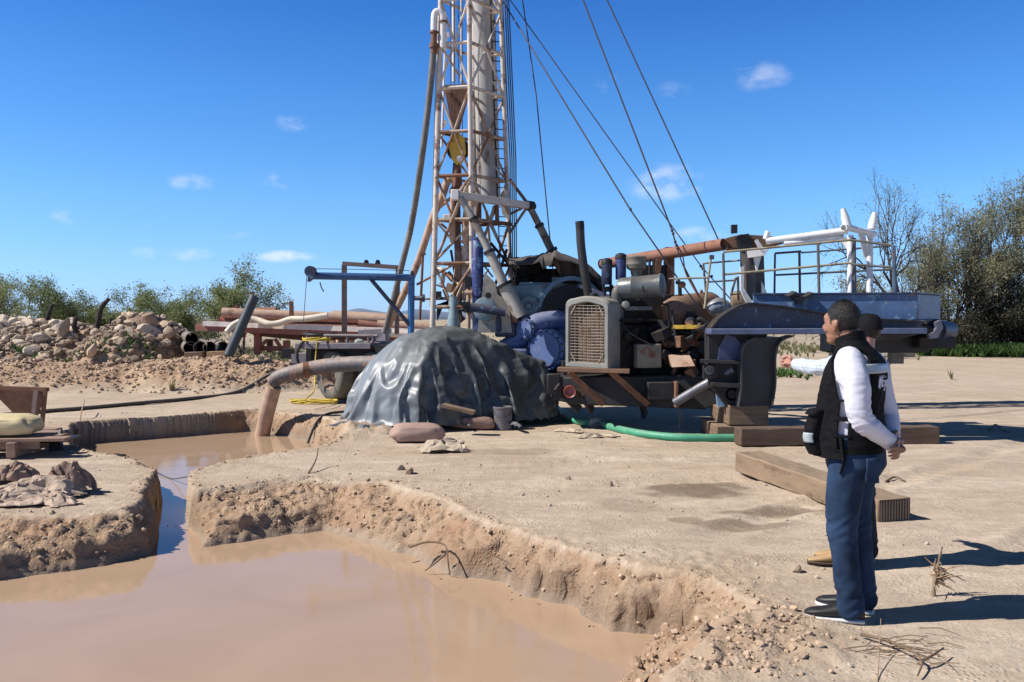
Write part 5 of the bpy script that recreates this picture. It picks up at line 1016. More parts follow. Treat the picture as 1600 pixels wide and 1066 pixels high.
# clutter lying on the truck deck
m = MB()
for k in range(3): m.tube([P(500, 522 + k * 2, 17.2) + V((.30 * math.cos(t * .42) * (1 - k * .1), .3 * math.sin(t * .42), .025 * k + .01 * math.sin(t))) for t in range(16)], .026, 7)
tag(m.build('black_hose_coil', BLACK), 'black hose coiled on the truck deck beside the yellow cord', 'hose')
m = MB().tube(bez([P(480, 528, 17.0), P(469, 540, 17.0), P(464, 555, 17.0), P(468, 575, 17.0)], 6), .03, 8); tag(m.build('black_hose', BLACK), 'black hose drooping off the left end of the truck deck', 'hose')
for i, (x, y) in enumerate(((522, 538), (530, 536), (549, 538), (560, 536), (535, 538))):
    tag(MB().rock(P(x, y, 17.3), .11, 80 + i, 2, (1.3, .9, .7)).build('scrap_piece', [RUST, TANP, DARK, PALEB, TANP][i], smooth=25), ['rusty scrap lump', 'tan scrap lump', 'dark scrap lump', 'pale blue scrap lump', 'tan dusty scrap lump'][i] + ['leftmost of the clutter on the truck deck', ' second from left on the truck deck', ' right of the middle on the truck deck', ' rightmost on the truck deck', ' in the middle of the clutter on the truck deck'][i].replace('leftmost', ' leftmost'), 'scrap', 'clutter on the truck deck')
# yellow cord: coil on the deck, one strand down, tangle on the ground
m = MB(); rr = random.Random(4); pts = []
for k in range(26): t = k * .8; pts.append(P(495, 536, 17.0) + V((.24 * math.cos(t) + rr.uniform(-.03, .03), .2 * math.sin(t), .05 + .012 * (k % 5))))
pts += [P(500, 527, 16.95), P(496, 530, 16.9), P(493, 560, 16.9), P(492, 590, 16.6), P(490, 612, 16.0), P(478, 627, 15.8)]
for k in range(40):
    t = k * .95; g_ = G(490, 632); pts.append(V((g_.x + .5 * math.cos(t) * rr.uniform(.5, 1.05), g_.y + .16 * math.sin(t) * rr.uniform(.4, 1) + .1, .02 + .02 * (k % 4))))
m.tube(bez(pts, 4), .013, 6); tag(m.build('yellow_cord', mat('yellow_cord', (.62, .46, .06), .15, rough=.6)), 'yellow cord tangled on the ground and hanging from the truck deck', 'cord')
# hoses lying about
m = MB().tube(bez([V((G(px, py).x, G(px, py).y, .035 + H(*G(px, py)[:2]))) for px, py in ((-60, 660), (0, 652), (70, 646), (140, 640), (220, 633), (300, 625), (370, 615), (430, 610), (480, 600))], 8), .036, 10); tag(m.build('ground_hose', mat('grey_hose', (.055, .05, .05), .3, rough=.7, dust=.7, dustcol=(.34, .26, .2))), 'long dark hose lying across the ground behind the far pit', 'hose')
m = MB().tube(bez([V((G(px, py).x, G(px, py).y, .02 + H(*G(px, py)[:2]))) for px, py in ((452, 672), (470, 662), (500, 652), (548, 644))], 6), .022, 8); tag(m.build('black_hose', BLACK), 'short black hose on the sandy lip left of the tarp', 'hose')
GRN = mat('green_hose', (.045, .30, .17), .15, rough=.5, dust=.45, dustcol=(.30, .34, .26))
m = MB().tube(bez([V((G(px, py).x, G(px, py).y, .055)) for px, py in ((868, 640), (884, 655), (900, 663), (918, 667))], 6), .05, 12); tag(m.build('green_hose', GRN), 'short end of green hose disappearing into the shade beside the tarp', 'hose', 'green suction hoses')
m = MB().tube(bez([V((G(px, py).x, G(px, py).y, .052)) for px, py in ((942, 669), (970, 677), (1005, 684), (1050, 689), (1100, 690.5), (1160, 690.5))], 6), .052, 12); tag(m.build('green_hose', GRN), 'long green hose lying in front of the engine up to the near timber end', 'hose', 'green suction hoses')
m = MB().tube([V((*G(912, 665)[:2], .05)), V((*G(945, 671)[:2], .05))], .018, 8); tag(m.build('hose_joint', ALU), 'thin metal joint between the two green hoses under a rag', 'pipe joint')
for i, (px, py, L_, W_, T_, sd) in enumerate(((928, 666, .24, .16, .15, 11), (890, 675, .42, .22, .06, 12), (921, 684, .36, .2, .07, 13), (950, 682, .3, .2, .05, 15))):
    c = G(px, py); tag((crumple((c.x, c.y, T_ * .3), L_, W_, T_, sd, amp=.7, rz=sd) if i == 0 else sheet((c.x, c.y, .004), L_, W_, T_, sd, sd)).build('rag', mat('grey_rag', (.40, .35, .30), .2, rough=.9) if i == 0 else CLOTH, smooth=60), ['grey knotted rag wrapped over the joint of the green hose', 'flat tan rag left of the hose joint', 'tan rag lying in front of the hose joint', 'small flat rag right of the hose joint'][i], 'rag', 'rags by the green hose')
# ------------------------------------------------------------------ timbers
def timber(a, b, w, h, label, mm, grp='squared timbers on the ground'):
    o = MB(); n_ = 14; q = [V(a).lerp(V(b), i / n_) for i in range(n_ + 1)]; t = (q[-1] - q[0]).normalized(); sx_ = V((t.y, -t.x, 0)).normalized(); rings = []
    for i, p in enumerate(q):
        jj = lambda s: .012 * noise.noise(V((i * .9, s, h * 9)))
        up_ = sx_.cross(t) * -1 if sx_.cross(t).z < 0 else sx_.cross(t)
        rings.append([p + sx_ * (w / 2 * i_ + jj(i_ * 2 + j_)) + up_ * (h / 2 * j_ + jj(i_ + j_ * 5)) for i_, j_ in ((-1, -1), (1, -1), (1, 1), (-1, 1))])
    o.loft(rings); return tag(o.build('squared_timber', mm, bevel=.012), label, 'timber', grp)
TIM1 = mat('dark_fibrous_timber', (.115, .072, .048), .4, ns=5, rough=.95, stretch=(.35, 3, 3), dust=.4, dustcol=(.20, .14, .10), bump=.9, bs=40, bd=.02)
a, b = G(1156, 699), G(1466, 694); timber((a.x, a.y + .12, .125), (b.x, b.y + .12, .11), .26, .22, 'dark fibrous timber lying behind the two men', TIM1)
# sawn timber with a grooved end
TIM2 = mat('sawn_timber', (.23, .155, .095), .22, ns=4, rough=.85, stretch=(2.5, .6, 2.5), dust=.35, dustcol=(.42, .33, .24), bump=.4, rust=.3, rustcol=(.12, .075, .05), rs=2)
a, b = G(1163, 741), P(1402, 801, 7.05)
o = timber((a.x + .05, a.y + .06, .13), (b.x, b.y + .05, b.z), .30, .20, 'pale sawn timber with a grooved end lying just behind the vest man', TIM2)
tdir = (V(b) - V((a.x, a.y, .13))).normalized(); sx_ = V((tdir.y, -tdir.x, 0)).normalized(); m = MB()
EC = V((b.x, b.y + .05, b.z))
for k in range(11): m.beam(EC + sx_ * (-.13 + .026 * k) + V((0, 0, -.085)) + tdir * .004, EC + sx_ * (-.13 + .026 * k) + V((0, 0, .085)) + tdir * .004, .007, .004, tdir)
e_ = MB(); e_.box(EC + tdir * .0025, (.288, .004, .19), Matrix((sx_, tdir, V((0, 0, 1)))).transposed()); ORG[o.name] = V(o.location); e_.build('end_face', mat('dark_end_grain', (.085, .055, .035), .3, rough=.9), o); m.build('end_groove', mat('groove_pale', (.34, .27, .2), .2, rough=.9), o)
# ------------------------------------------------------------------ left: hopper, pallet, sacks, paper
hp_ = thing('mixing_hopper', 'rusty funnel-shaped mixing hopper on thin legs at the left edge', 'hopper', G(30, 676))
ht = P(74, 609, 12.4); HL = P(-75, 606, 12.4); m = MB()
zt = ht.z; zb_ = P(30, 664, 12.4).z
tpq = [HL, ht, ht + V((-.17, .34, -.02)), HL + V((-.17, .34, -.02))]; btq = [P(17, 664, 12.5) + V((0, .3, 0)), P(38, 664, 12.5) + V((0, .3, 0)), P(38, 664, 12.5) + V((-.05, .4, 0)), P(17, 664, 12.5) + V((-.05, .4, 0))]
tpq[0] = P(-2, 606, 12.4) + V((-.15, 0, 0)); tpq[3] = tpq[0] + V((-.17, .34, -.02))
m.add(tpq + btq, [(0, 1, 5, 4), (1, 2, 6, 5), (2, 3, 7, 6), (3, 0, 4, 7)])
fo = m.build('funnel', mat('hopper_rust', (.17, .10, .075), .25, ns=11, rough=.85, rust=.2, bump=.3), hp_, smooth=0); mo = fo.modifiers.new('t', 'SOLIDIFY'); mo.thickness = .012
m = MB()
for i in range(4): m.beam(tpq[i], tpq[(i + 1) % 4], .04, .05)
m.build('rim', RUST, hp_)
for x, y1, Y in ((71, 676, 12.4), (60, 660, 12.8), (-4, 676, 12.4)):
    a = P(x if x != 60 else 71, 610, Y); MB().beam(a, V((a.x - .07, Y, 0.0)), .045, .045).build('leg', RUST, hp_)
MB().prism([P(52, 611, 12.35), P(59, 611, 12.35), P(53, 664, 12.35), P(47, 664, 12.35)], (0, .03, 0)).build('strap', mat('strap_rust', (.24, .17, .14), .2, rough=.8), hp_)
pl_ = thing('pallet', 'dusty wooden pallet under the cream sack at the left edge', 'pallet', G(40, 712))
PAL = mat('pallet_wood', (.27, .17, .125), .25, rough=.9, stretch=(.4, 3, 3), dust=.4, dustcol=(.38, .27, .21), bump=.4)
for k in range(4): a = P(-40, 700 - k * 5, 10.3 + k * .3); MB().box((a.x + .28, 10.3 + k * .28, .22), (1.55, .22, .035), Matrix.Rotation(R_(5), 3, 'Z')).build('board', PAL, pl_, bevel=.004)
for xx in (-6.5, -5.75): MB().box((xx, 10.7, .115), (.1, 1.1, .17), Matrix.Rotation(R_(5), 3, 'Z')).build('bearer', PAL, pl_, bevel=.006)
MB().box((-6.0, 10.26, .16), (1.1, .03, .1), Matrix.Rotation(R_(5), 3, 'Z')).build('front_board', PAL, pl_, bevel=.004)
c = P(0, 677, 10.5); tag(sack((c.x, c.y, .36), .88, .48, .25, R_(6), 21).build('sack', mat('cream_sack', (.60, .49, .28), .12, rough=.8, bump=.25, bs=12, bd=.02, rust=.18, rustcol=(.42, .22, .10), rs=2), smooth=180), 'cream sack lying on the pallet at the left edge', 'sack')
m = MB(); m.prism([P(77, 690, 10.6), P(92, 672, 10.7), P(95, 670, 10.7), P(93, 690, 10.6), P(101, 704, 10.5), P(76, 706, 10.5)], (0, .05, 0)); m.box(P(88, 686, 11.0), (.4, .5, .03)); tag(m.build('plastic_flap', mat('black_flap', (.022, .022, .026), .3, rough=.5)), 'black plastic flap folded over the right end of the pallet', 'plastic sheet')
for i, (px, py, L_, W_, T_, sd, mm) in enumerate(((98, 774, .42, .34, .30, 31, 0), (58, 780, .66, .40, .19, 32, 1), (16, 780, .66, .42, .17, 33, 1), (15, 752, .5, .34, .19, 34, 0), (76, 790, .46, .26, .10, 35, 1), (8, 794, .52, .28, .10, 36, 1))):
    c = G(px, py); o = tag(sheet((c.x, c.y + .1, H(c.x, c.y + .1) + .005), L_, W_, T_, sd, sd * .7).build('paper_bag', mat('kraft_paper', (.43, .325, .25), .3, rough=.9, bump=.6, bs=14, bd=.03) if mm else mat('kraft_paper_brown', (.27, .18, .135), .35, rough=.9, bump=.6, bs=14, bd=.03), smooth=24),
        ['tallest crumpled brown paper bag at the right end of the paper heap', 'large pale crumpled paper bag in the middle of the paper heap', 'pale crumpled paper bag left in the paper heap', 'brown crumpled paper bag at the back of the paper heap', 'small pale paper bag folded at the front right of the paper heap', 'flat paper bag at the front left of the paper heap'][i], 'paper bag', 'crumpled paper bags')
    q_ = o.modifiers.new('thickness', 'SOLIDIFY'); q_.thickness = .006
# ------------------------------------------------------------------ vegetation
def leafmat(name, a, b_, c_, tr=.25):
    m = bpy.data.materials.new(name); m.use_nodes = True; t = m.node_tree; N = t.nodes; L = t.links; b = N['Principled BSDF']
    g = N.new('ShaderNodeNewGeometry'); n = N.new('ShaderNodeTexNoise'); n.inputs['Scale'].default_value = .9; n.inputs['Detail'].default_value = 3; L.new(g.outputs['Position'], n.inputs[0])
    r = N.new('ShaderNodeValToRGB'); r.color_ramp.elements[0].position = .35; r.color_ramp.elements[0].color = (*a, 1); r.color_ramp.elements[1].position = .65; r.color_ramp.elements[1].color = (*b_, 1); L.new(n.outputs[0], r.inputs[0])
    mx = N.new('ShaderNodeMix'); mx.data_type = 'RGBA'; mx.inputs[7].default_value = (*c_, 1); L.new(r.outputs[0], mx.inputs[6])
    n2 = N.new('ShaderNodeTexNoise'); n2.inputs['Scale'].default_value = 7; L.new(g.outputs['Position'], n2.inputs[0]); mr = N.new('ShaderNodeMapRange'); mr.inputs[1].default_value = .5; mr.inputs[2].default_value = .7; L.new(n2.outputs[0], mr.inputs[0]); L.new(mr.outputs[0], mx.inputs[0])
    L.new(mx.outputs[2], b.inputs['Base Color']); b.inputs['Roughness'].default_value = .6; b.inputs['Specular IOR Level'].default_value = .25
    tl_ = N.new('ShaderNodeBsdfTranslucent'); L.new(mx.outputs[2], tl_.inputs[0]); ms = N.new('ShaderNodeMixShader'); ms.inputs[0].default_value = tr
    L.new(b.outputs[0], ms.inputs[1]); L.new(tl_.outputs[0], ms.inputs[2]); L.new(ms.outputs[0], N['Material Output'].inputs[0]); return m
LEAFG = leafmat('mesquite_leaf', (.15, .185, .07), (.25, .285, .125), (.33, .32, .16), .42)
LEAFO = leafmat('olive_leaf', (.20, .22, .12), (.34, .345, .215), (.44, .39, .26), .48)
LEAFD = leafmat('shaded_scrub_leaf', (.035, .036, .02), (.07, .066, .036), (.12, .10, .06), .15)  # shade at the thicket foot put into the leaf colour
LEAFY = leafmat('pale_leaf', (.16, .17, .07), (.22, .21, .10), (.26, .22, .13))
WEED = leafmat('weed_leaf', (.05, .11, .025), (.10, .19, .045), (.16, .22, .07), .3)
BARK = mat('mesquite_bark', (.07, .052, .04), .3, ns=8, rough=.95, bump=.4)
BARKD = mat('dark_bark', (.035, .028, .024), .3, ns=8, rough=.95)
def leaves(pts, n, spread, ln, wd, rng, droop=.3):
    pts = np.array(pts); k = rng.randint(0, len(pts), n); c = pts[k] + rng.normal(0, 1, (n, 3)) * spread * np.array([1, 1, .75])
    d = rng.normal(0, 1, (n, 3)); d[:, 2] -= droop; d /= np.linalg.norm(d, axis=1)[:, None]; e = np.cross(d, rng.normal(0, 1, (n, 3))); e /= np.linalg.norm(e, axis=1)[:, None] + 1e-9
    s = rng.uniform(.6, 1.4, (n, 1)); d = d * ln * s; e = e * wd * s
    co = np.stack([c - d * .5, c + e * .5, c + d * .5, c - e * .5], 1).reshape(-1, 3); q = np.arange(4 * n).reshape(-1, 4); return co, q
def tree(name, label, cat, base, hgt, wid, seed, leaf, nleaf, ln=.13, wd=.05, group=None, bark=None, stems=3, spread=.26, flat=.6, levels=4, crown0=.3, tilt=.6, low=2):
    rng = np.random.RandomState(seed); rr = random.Random(seed); o = thing(name, label, cat, base, group); B = V(base); m = MB(); tips = []
    def grow_(p, d, L, r, lev):
        pts = [p]; q = p; dd = d
        for i in range(3):
            dd = (dd + V((rr.gauss(0, .16), rr.gauss(0, .16), rr.gauss(.03, .1)))).normalized(); q = q + dd * L / 3; pts.append(q)
        m.tube(pts, [r, r * .85, r * .72, r * .6], 6 if lev < 2 else 4, cap=lev == 0)
        if lev >= low: tips.extend([pts[1], pts[2], pts[3]])
        if lev >= levels: return
        for c in range(rr.choice((2, 3, 3)) if lev else 3):
            a = rr.uniform(.35, .85); az = rr.uniform(0, 6.28); ax = dd.orthogonal().normalized(); ax.rotate(Matrix.Rotation(az, 3, dd)) if False else None
            side = (Matrix.Rotation(az, 3, dd) @ ax); nd = (dd * math.cos(a) + side * math.sin(a)); nd = V((nd.x, nd.y, nd.z * flat + .12)).normalized()
            grow_(pts[rr.choice((2, 3, 3))], nd, L * rr.uniform(.62, .85), r * .55, lev + 1)
    for s in range(stems):
        az = rr.uniform(0, 6.28); tl_ = rr.uniform(.15, tilt); d = V((math.cos(az) * tl_ , math.sin(az) * tl_, 1)).normalized()
        grow_(B + V((rr.uniform(-.1, .1), rr.uniform(-.1, .1), -.1)), d, hgt * .36 * rr.uniform(.6, 1.25), hgt * .02 + .02, 0)
    # fit to the wanted height and width
    a = np.array(m.v); t = np.array([tuple(x) for x in tips]); b0 = np.array(B); zf = hgt / (t[:, 2].max() - B.z + spread * .8); xf = wid / 2 / (np.percentile(np.abs(t[:, :2] - b0[:2]).max(1), 96) + spread * .7)
    for q in (a, t): q[:, 2] = B.z + (q[:, 2] - B.z) * zf; q[:, :2] = b0[:2] + (q[:, :2] - b0[:2]) * xf
    m.v = [tuple(x) for x in a]; m.build('trunk', bark or BARK, o, smooth=60)
    t = t[t[:, 2] > B.z + hgt * crown0]
    co, q = leaves(t, nleaf, spread, ln, wd, rng); co -= b0
    me = np_mesh('crown', co, q); link('crown', me, leaf, o, B, smooth=0); return o
tg = 'low trees behind the stone heap'
def base_at(px, Y): p = P(px, 497, Y); return (p.x, Y, 0)
tree('mesquite_tree', 'feathery green tree at the far left, tallest of those behind the stone heap', 'tree', base_at(58, 40), 3.75, 4.6, 1, LEAFG, 14400, .105, .036, spread=.15, levels=5, tilt=.8, group=tg, stems=4)
tree('mesquite_tree', 'tree cut off by the left edge of the photo behind the stones', 'tree', base_at(-18, 42), 3.7, 3.4, 2, LEAFG, 11200, .105, .036, spread=.15, levels=5, tilt=.8, group=tg)
tree('mesquite_tree', 'low dense round green bush between the two leaning fence posts', 'tree', base_at(128, 43), 3.1, 3.8, 3, LEAFG, 12800, .105, .036, spread=.15, levels=5, tilt=.8, group=tg, crown0=.1, stems=4)
tree('mesquite_tree', 'thin-topped tree right behind the tall leaning post', 'tree', base_at(202, 42), 3.45, 3.4, 4, LEAFG, 8800, .105, .036, spread=.15, levels=5, tilt=.8, group=tg, stems=4)
tree('mesquite_tree', 'wide flat-topped green tree right of the stone heap top', 'tree', base_at(275, 40), 3.15, 3.9, 5, LEAFG, 15200, .105, .036, spread=.15, levels=5, tilt=.8, group=tg, stems=4, crown0=.2)
tree('mesquite_tree', 'open airy tree with forked trunk behind the tilted dark pipe', 'tree', base_at(378, 36), 4.2, 4.0, 6, LEAFG, 15000, .105, .036, spread=.15, levels=5, tilt=.8, group=tg, stems=3, crown0=.35, flat=.75)
tree('thorn_bush', 'grey-brown thorn bush low beside the trailer tip', 'bush', base_at(312, 48), 2.2, 2.2, 7, LEAFO, 3500, group='scrub beyond the trailer', crown0=.05)
tree('thorn_bush', 'brownish scrub bush farther back below the wide flat-topped tree', 'bush', base_at(262, 52), 1.9, 4.5, 8, LEAFO, 4000, group='scrub beyond the trailer', crown0=.05)
tree('thorn_bush', 'dark scrub bush under the leftmost trees', 'bush', base_at(70, 50), 2.4, 6, 9, LEAFG, 8000, .105, .036, spread=.15, levels=5, tilt=.8, group='scrub beyond the trailer', crown0=.05)
tr_ = 'trees of the right-hand thicket'
tree('thicket_tree', 'almost leafless tree with bare forked branches at the left of the thicket', 'tree', base_at(1412, 38), 8.3, 6.6, 41, LEAFO, 2600, .08, .03, group=tr_, bark=BARKD, stems=2, tilt=.3, levels=5, crown0=.45, flat=1.1)
for px, Y, h_, w_, sd, n_, lb in ((1485, 40, 7.7, 4.3, 12, 10500, 'olive tree in the middle of the thicket right of the bare tree'), (1535, 41.5, 8.3, 4.8, 22, 12500, 'tall wispy olive tree in the middle of the thicket'), (1590, 41, 8.4, 4.9, 13, 14000, 'tallest brown-tipped tree of the thicket at the right edge'), (1650, 43, 8.5, 5.4, 14, 10000, 'tree beyond the right edge, only its left twigs in view'), (1450, 42, 5.5, 3.7, 25, 6500, 'shorter olive tree just behind the trailer tail')):
    tree('thicket_tree', lb, 'tree', base_at(px, Y), h_, w_, sd, LEAFO, n_, .13, .038, group=tr_, bark=BARKD, stems=7, levels=5, crown0=.08, flat=1.25, spread=.13, tilt=.75)
for px, Y, h_, w_, sd, n_, lb in ((1490, 39.8, 2.9, 3.6, 15, 11000, 'dark low scrub at the left foot of the thicket'), (1555, 40.2, 3.3, 4.0, 35, 12000, 'dark low scrub in the middle of the thicket foot'), (1615, 40.2, 3.5, 4.0, 36, 11000, 'dark low scrub at the thicket foot by the right edge')):
    tree('thorn_bush', lb, 'bush', base_at(px, Y), h_, w_, sd, LEAFD, n_, .12, .045, group='scrub under the thicket', bark=BARKD, stems=12, levels=3, crown0=-.1, flat=.7, spread=.22, tilt=1.6, low=0)
tree('pale_bush', 'thin pale yellow-green bush seen through the deck railing', 'bush', base_at(1300, 36), 3.3, 3.4, 16, LEAFY, 900, .12, .045, stems=3, levels=4, crown0=.3)
tree('pale_bush', 'pale yellow-green bush right behind the white rack posts', 'bush', base_at(1372, 42), 4.4, 3.4, 17, LEAFY, 4000, .12, .05, stems=4, crown0=.25)
# weeds and grass
def blades(name, xy, n, hgt, wd, seed, m_, lean=.35):
    rng = np.random.RandomState(seed); k = rng.randint(0, len(xy), n); xy = np.array(xy)[k]; c = np.c_[xy, height(xy[:, 0], xy[:, 1])[0]]
    h = hgt * rng.uniform(.4, 1.2, (n, 1)); az = rng.uniform(0, 6.28, n); sd_ = np.c_[np.cos(az), np.sin(az), 0 * az] * wd * rng.uniform(.5, 1.3, (n, 1)); tp = np.c_[rng.normal(0, lean, (n, 2)), np.ones(n)] * h
    co = np.stack([c - sd_ * .5, c + sd_ * .5, c + sd_ * .35 + tp * .6, c + tp, ], 1).reshape(-1, 3); o = link(name, np_mesh(name, co, np.arange(4 * n).reshape(-1, 4)), m_, None, (0, 0, 0), smooth=0); o['kind'] = 'stuff'; return o
def patch(cx, cy, sx_, sy_, n, seed): r = np.random.RandomState(seed); return np.c_[r.normal(cx, sx_, n), r.normal(cy, sy_, n)]
o = blades('weeds', np.r_[patch(20.6, 38.3, 1.2, .5, 300, 1), patch(22.4, 38.2, 1.0, .5, 200, 2), patch(18.8, 38.6, .5, .3, 60, 3)], 7000, .52, .12, 3, WEED, .5); o['label'] = 'bright green broad-leaved weeds along the foot of the thicket'
o = blades('dry_grass', np.r_[patch(G(1250, 545).x, 46, 2.6, 5, 300, 4), patch(-11, 38, 3.5, 5, 400, 5), patch(-6.0, 33, 2.0, 3.0, 300, 6), patch(-14, 40, 3, 3, 200, 8), patch(4, 60, 20, 14, 500, 9)], 15000, .26, .05, 7, LEAFY); o['label'] = 'thin dry grass on the far ground'
o = blades('green_grass', np.r_[patch(G(415, 548).x, 29.5, .9, .7, 200, 14), patch(G(1235, 590).x, 25, .35, .6, 60, 15), patch(G(1265, 540).x, 44, 1.4, 1, 60, 16), patch(G(330, 540).x, 30.5, 1.2, 1.6, 150, 17)], 3800, .25, .05, 17, WEED); o['label'] = 'short green grass tufts behind the machines and trailer'
o = blades('heap_weeds', np.r_[patch(-9.4, 22.0, .4, .12, 40, 24), patch(-10.2, 21.9, .3, .1, 30, 25), patch(-11.9, 22.3, .4, .1, 30, 26)], 500, .14, .06, 27, WEED); o['label'] = 'small green weeds growing on the stone heap'
hl = MB(); n_ = 60; vs = []
for i in range(n_): x = -260 + i * 5.2; hgt_ = 13 * max(0, math.sin((i + 2) / n_ * 3.14)) ** .8 * (.7 + .5 * noise.noise(V((i * .17, 0, 0)))) ; vs += [(x, 900, -1), (x, 900, hgt_), (x, 1000, -1)]
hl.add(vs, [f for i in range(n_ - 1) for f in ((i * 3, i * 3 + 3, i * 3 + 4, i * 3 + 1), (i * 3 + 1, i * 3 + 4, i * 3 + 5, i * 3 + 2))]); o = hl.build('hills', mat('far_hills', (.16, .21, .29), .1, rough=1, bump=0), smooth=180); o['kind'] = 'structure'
# ------------------------------------------------------------------ stones of the heap
STONE = [mat('stone_pale', (.55, .45, .345), .2, ns=5, rough=.9, bump=.4, bs=18, bd=.03, rand=.25), mat('stone_tan', (.43, .325, .235), .25, ns=5, rough=.9, bump=.4, bs=18, bd=.03, rand=.3), mat('stone_brown', (.30, .205, .145), .25, ns=5, rough=.9, bump=.4, bs=18, bd=.03, rand=.3)]
protos = []
for i in range(12):
    o = MB().rock((0, 0, 0), 1.0, 300 + i, 2, (1.15, 1, .7)); me = bpy.data.meshes.new('stone')
    me.from_pydata(o.v, [], o.f); me.update(); me.materials.append(STONE[i % 3]); me.shade_smooth(); me.set_sharp_from_angle(angle=R_(14)); protos.append(me)
rr = random.Random(12); NS = 0
SIZE = ['large', 'fist-sized', 'small', 'medium']; 
spots = []
for k in range(4000):
    px = rr.uniform(-30, 290); lim = 495 + 8 * math.sin(px * .03) if px < 170 else 492
    x, y = rr.uniform(-18.5, -6.2), rr.uniform(20.6, 25.5)
    hb = max(bump(x, y, -9.75, 23.6, 1.75, 2.3), bump(x, y, -13.4, 24.6, 4.2, 3.0), bump(x, y, -18, 25.2, 3.8, 2.8))
    if hb < .06 or rr.random() > .25 + hb: continue
    spots.append((x, y))
spots = spots[:285]
for i, (x, y) in enumerate(spots):
    z = H(x, y); right = x > -11.6; r = rr.choice((.10, .12, .15, .15, .20)) * rr.uniform(.75, 1.25)
    pal = 0 if not right else rr.choice((1, 1, 2, 0)); pal = pal if rr.random() < .8 else rr.randrange(3)
    me = rr.choice([p for j, p in enumerate(protos) if j % 3 == pal]); o = bpy.data.objects.new('stone', me); COL.objects.link(o)
    o.location = (x, y, z + r * .25); o.rotation_euler = (rr.uniform(-.5, .5), rr.uniform(-.5, .5), rr.uniform(0, 6.28)); o.scale = (r * rr.uniform(.85, 1.3), r, r * rr.uniform(.75, 1.2))
    tag(o, '%s %s stone lying among the others in the rubble heap at the left' % ('pale' if pal == 0 else 'tan' if pal == 1 else 'reddish brown', 'large' if r > .18 else 'middling' if r > .13 else 'small'), 'stone', 'stones of the rubble heap')
# a few marked stones
for px, py, Y, r, k, lb in ((232, 500, 22.7, .22, 31, 'big squarish reddish stone near the top of the heap'), (203, 492, 23.0, .13, 32, 'rounded stone crowning the heap left of the big squarish one'), (144, 547, 21.6, .20, 33, 'round flat pale stone leaning at the front middle of the heap'), (266, 520, 22.6, .2, 34, 'pale slab tilted on the right slope of the heap'), (100, 512, 23.2, .26, 35, 'upright pointed stone in the middle of the heap')):
    p = P(px, py, Y); s_ = MB().rock(p, r, k, 3, (1, .6 if k in (33, 35) else .9, 1.15 if k == 35 else .9)); tag(s_.build('stone', STONE[2] if k == 31 else STONE[1], smooth=22), lb, 'stone', 'stones of the rubble heap')
def gravel(name, pts, rlo, rhi, m_, seed, label, sub=1):
    rng = random.Random(seed); vs0, fs0 = ICO[sub]; base = []
    for q in range(14): base.append(np.array(MB().rock((0, 0, 0), 1, 700 + q + seed, sub).v))
    f0 = np.array(fs0); n = len(pts); pts = np.array(pts); z = height(pts[:, 0], pts[:, 1])[0]; cs = []; fs = []
    for i in range(n):
        r = rlo + (rhi - rlo) * rng.random() ** 3; a = rng.uniform(0, 6.28); b = base[i % 14]; ca_, sa_ = math.cos(a), math.sin(a)
        cs.append(np.c_[b[:, 0] * ca_ - b[:, 1] * sa_, b[:, 0] * sa_ + b[:, 1] * ca_, b[:, 2]] * r + [pts[i, 0], pts[i, 1], z[i] + r * .3]); fs.append(f0 + i * len(vs0))
    me = np_mesh(name, np.concatenate(cs), np.concatenate(fs)); o = link(name, me, m_, None, (0, 0, 0), smooth=30); o['kind'] = 'stuff'; o['label'] = label; return o
rng = np.random.RandomState(5)
n = 13000; X = rng.uniform(-19, -6, n); Y = rng.uniform(20.4, 26, n); hb = np.maximum.reduce([bump(X, Y, -9.75, 23.6, 1.8, 2.4), bump(X, Y, -13.4, 24.6, 4.3, 3.2), bump(X, Y, -18, 25.2, 4, 3)]); k = rng.uniform(0, .5, n) < hb
gravel('rubble', np.c_[X, Y][k], .03, .14, STONE[1], 2, 'loose smaller rubble between the stones of the heap')
n = 6000; X = rng.uniform(-16, -3.9, n); Y = rng.uniform(18.9, 21.6, n); hb = np.maximum(bump(X, Y, -7.0, 21.4, 3.3, 2.4, -.1), bump(X, Y, -11.5, 21.6, 5.1, 2.7)); k = rng.uniform(0, .4, n) < hb
CLOD = mat('earth_clod', (.45, .325, .225), .3, ns=12, rough=.95, bump=.3)
CLODG = mat('pale_clod', (.45, .37, .29), .25, ns=12, rough=.95, bump=.3)
gravel('clods', np.c_[X, Y][k], .012, .07, CLOD, 3, 'earth clods on the spoil bank')
# crumbly clods on the pit banks and lips
n = 60000; X = rng.uniform(-7.5, 3, n); Y = rng.uniform(3.8, 15.5, n); zz, sl, we = height(X, Y)
k = (sl > .25) & (zz > WL + .04) & (rng.uniform(0, 1, n) < .75 * np.clip(fbm(X * 1.7, Y * 1.7, 3, 81) + .5, 0, 1) * (9 / np.maximum(Y, 5)))
gravel('bank_clods', np.c_[X, Y][k], .004, .030, CLOD, 4, 'crumbled clods on the cut banks of the muddy pit')
k2 = (sl < .3) & (zz > -.06) & (rng.uniform(0, 1, n) < .018 + .05 * np.clip(fbm(X * 1.1, Y * 1.1, 3, 85), 0, 1))
gravel('pebbles', np.c_[X, Y][k2], .004, .022, CLODG, 6, 'scattered pebbles on the dry ground')
n = 5000; X = rng.uniform(.3, 2.2, n); Y = rng.uniform(3.9, 5.5, n); k = (bump(X, Y, 1.0, 4.6, .8, .8) * np.clip(.5 + fbm(X * 2, Y * 2, 3, 88), 0, 1) > rng.uniform(0, 1.0, n)) & (height(X, Y)[0] > WL + .05)
gravel('lip_clods', np.c_[X, Y][k], .003, .020, CLOD, 8, 'crumbled clods at the near right lip of the pit')
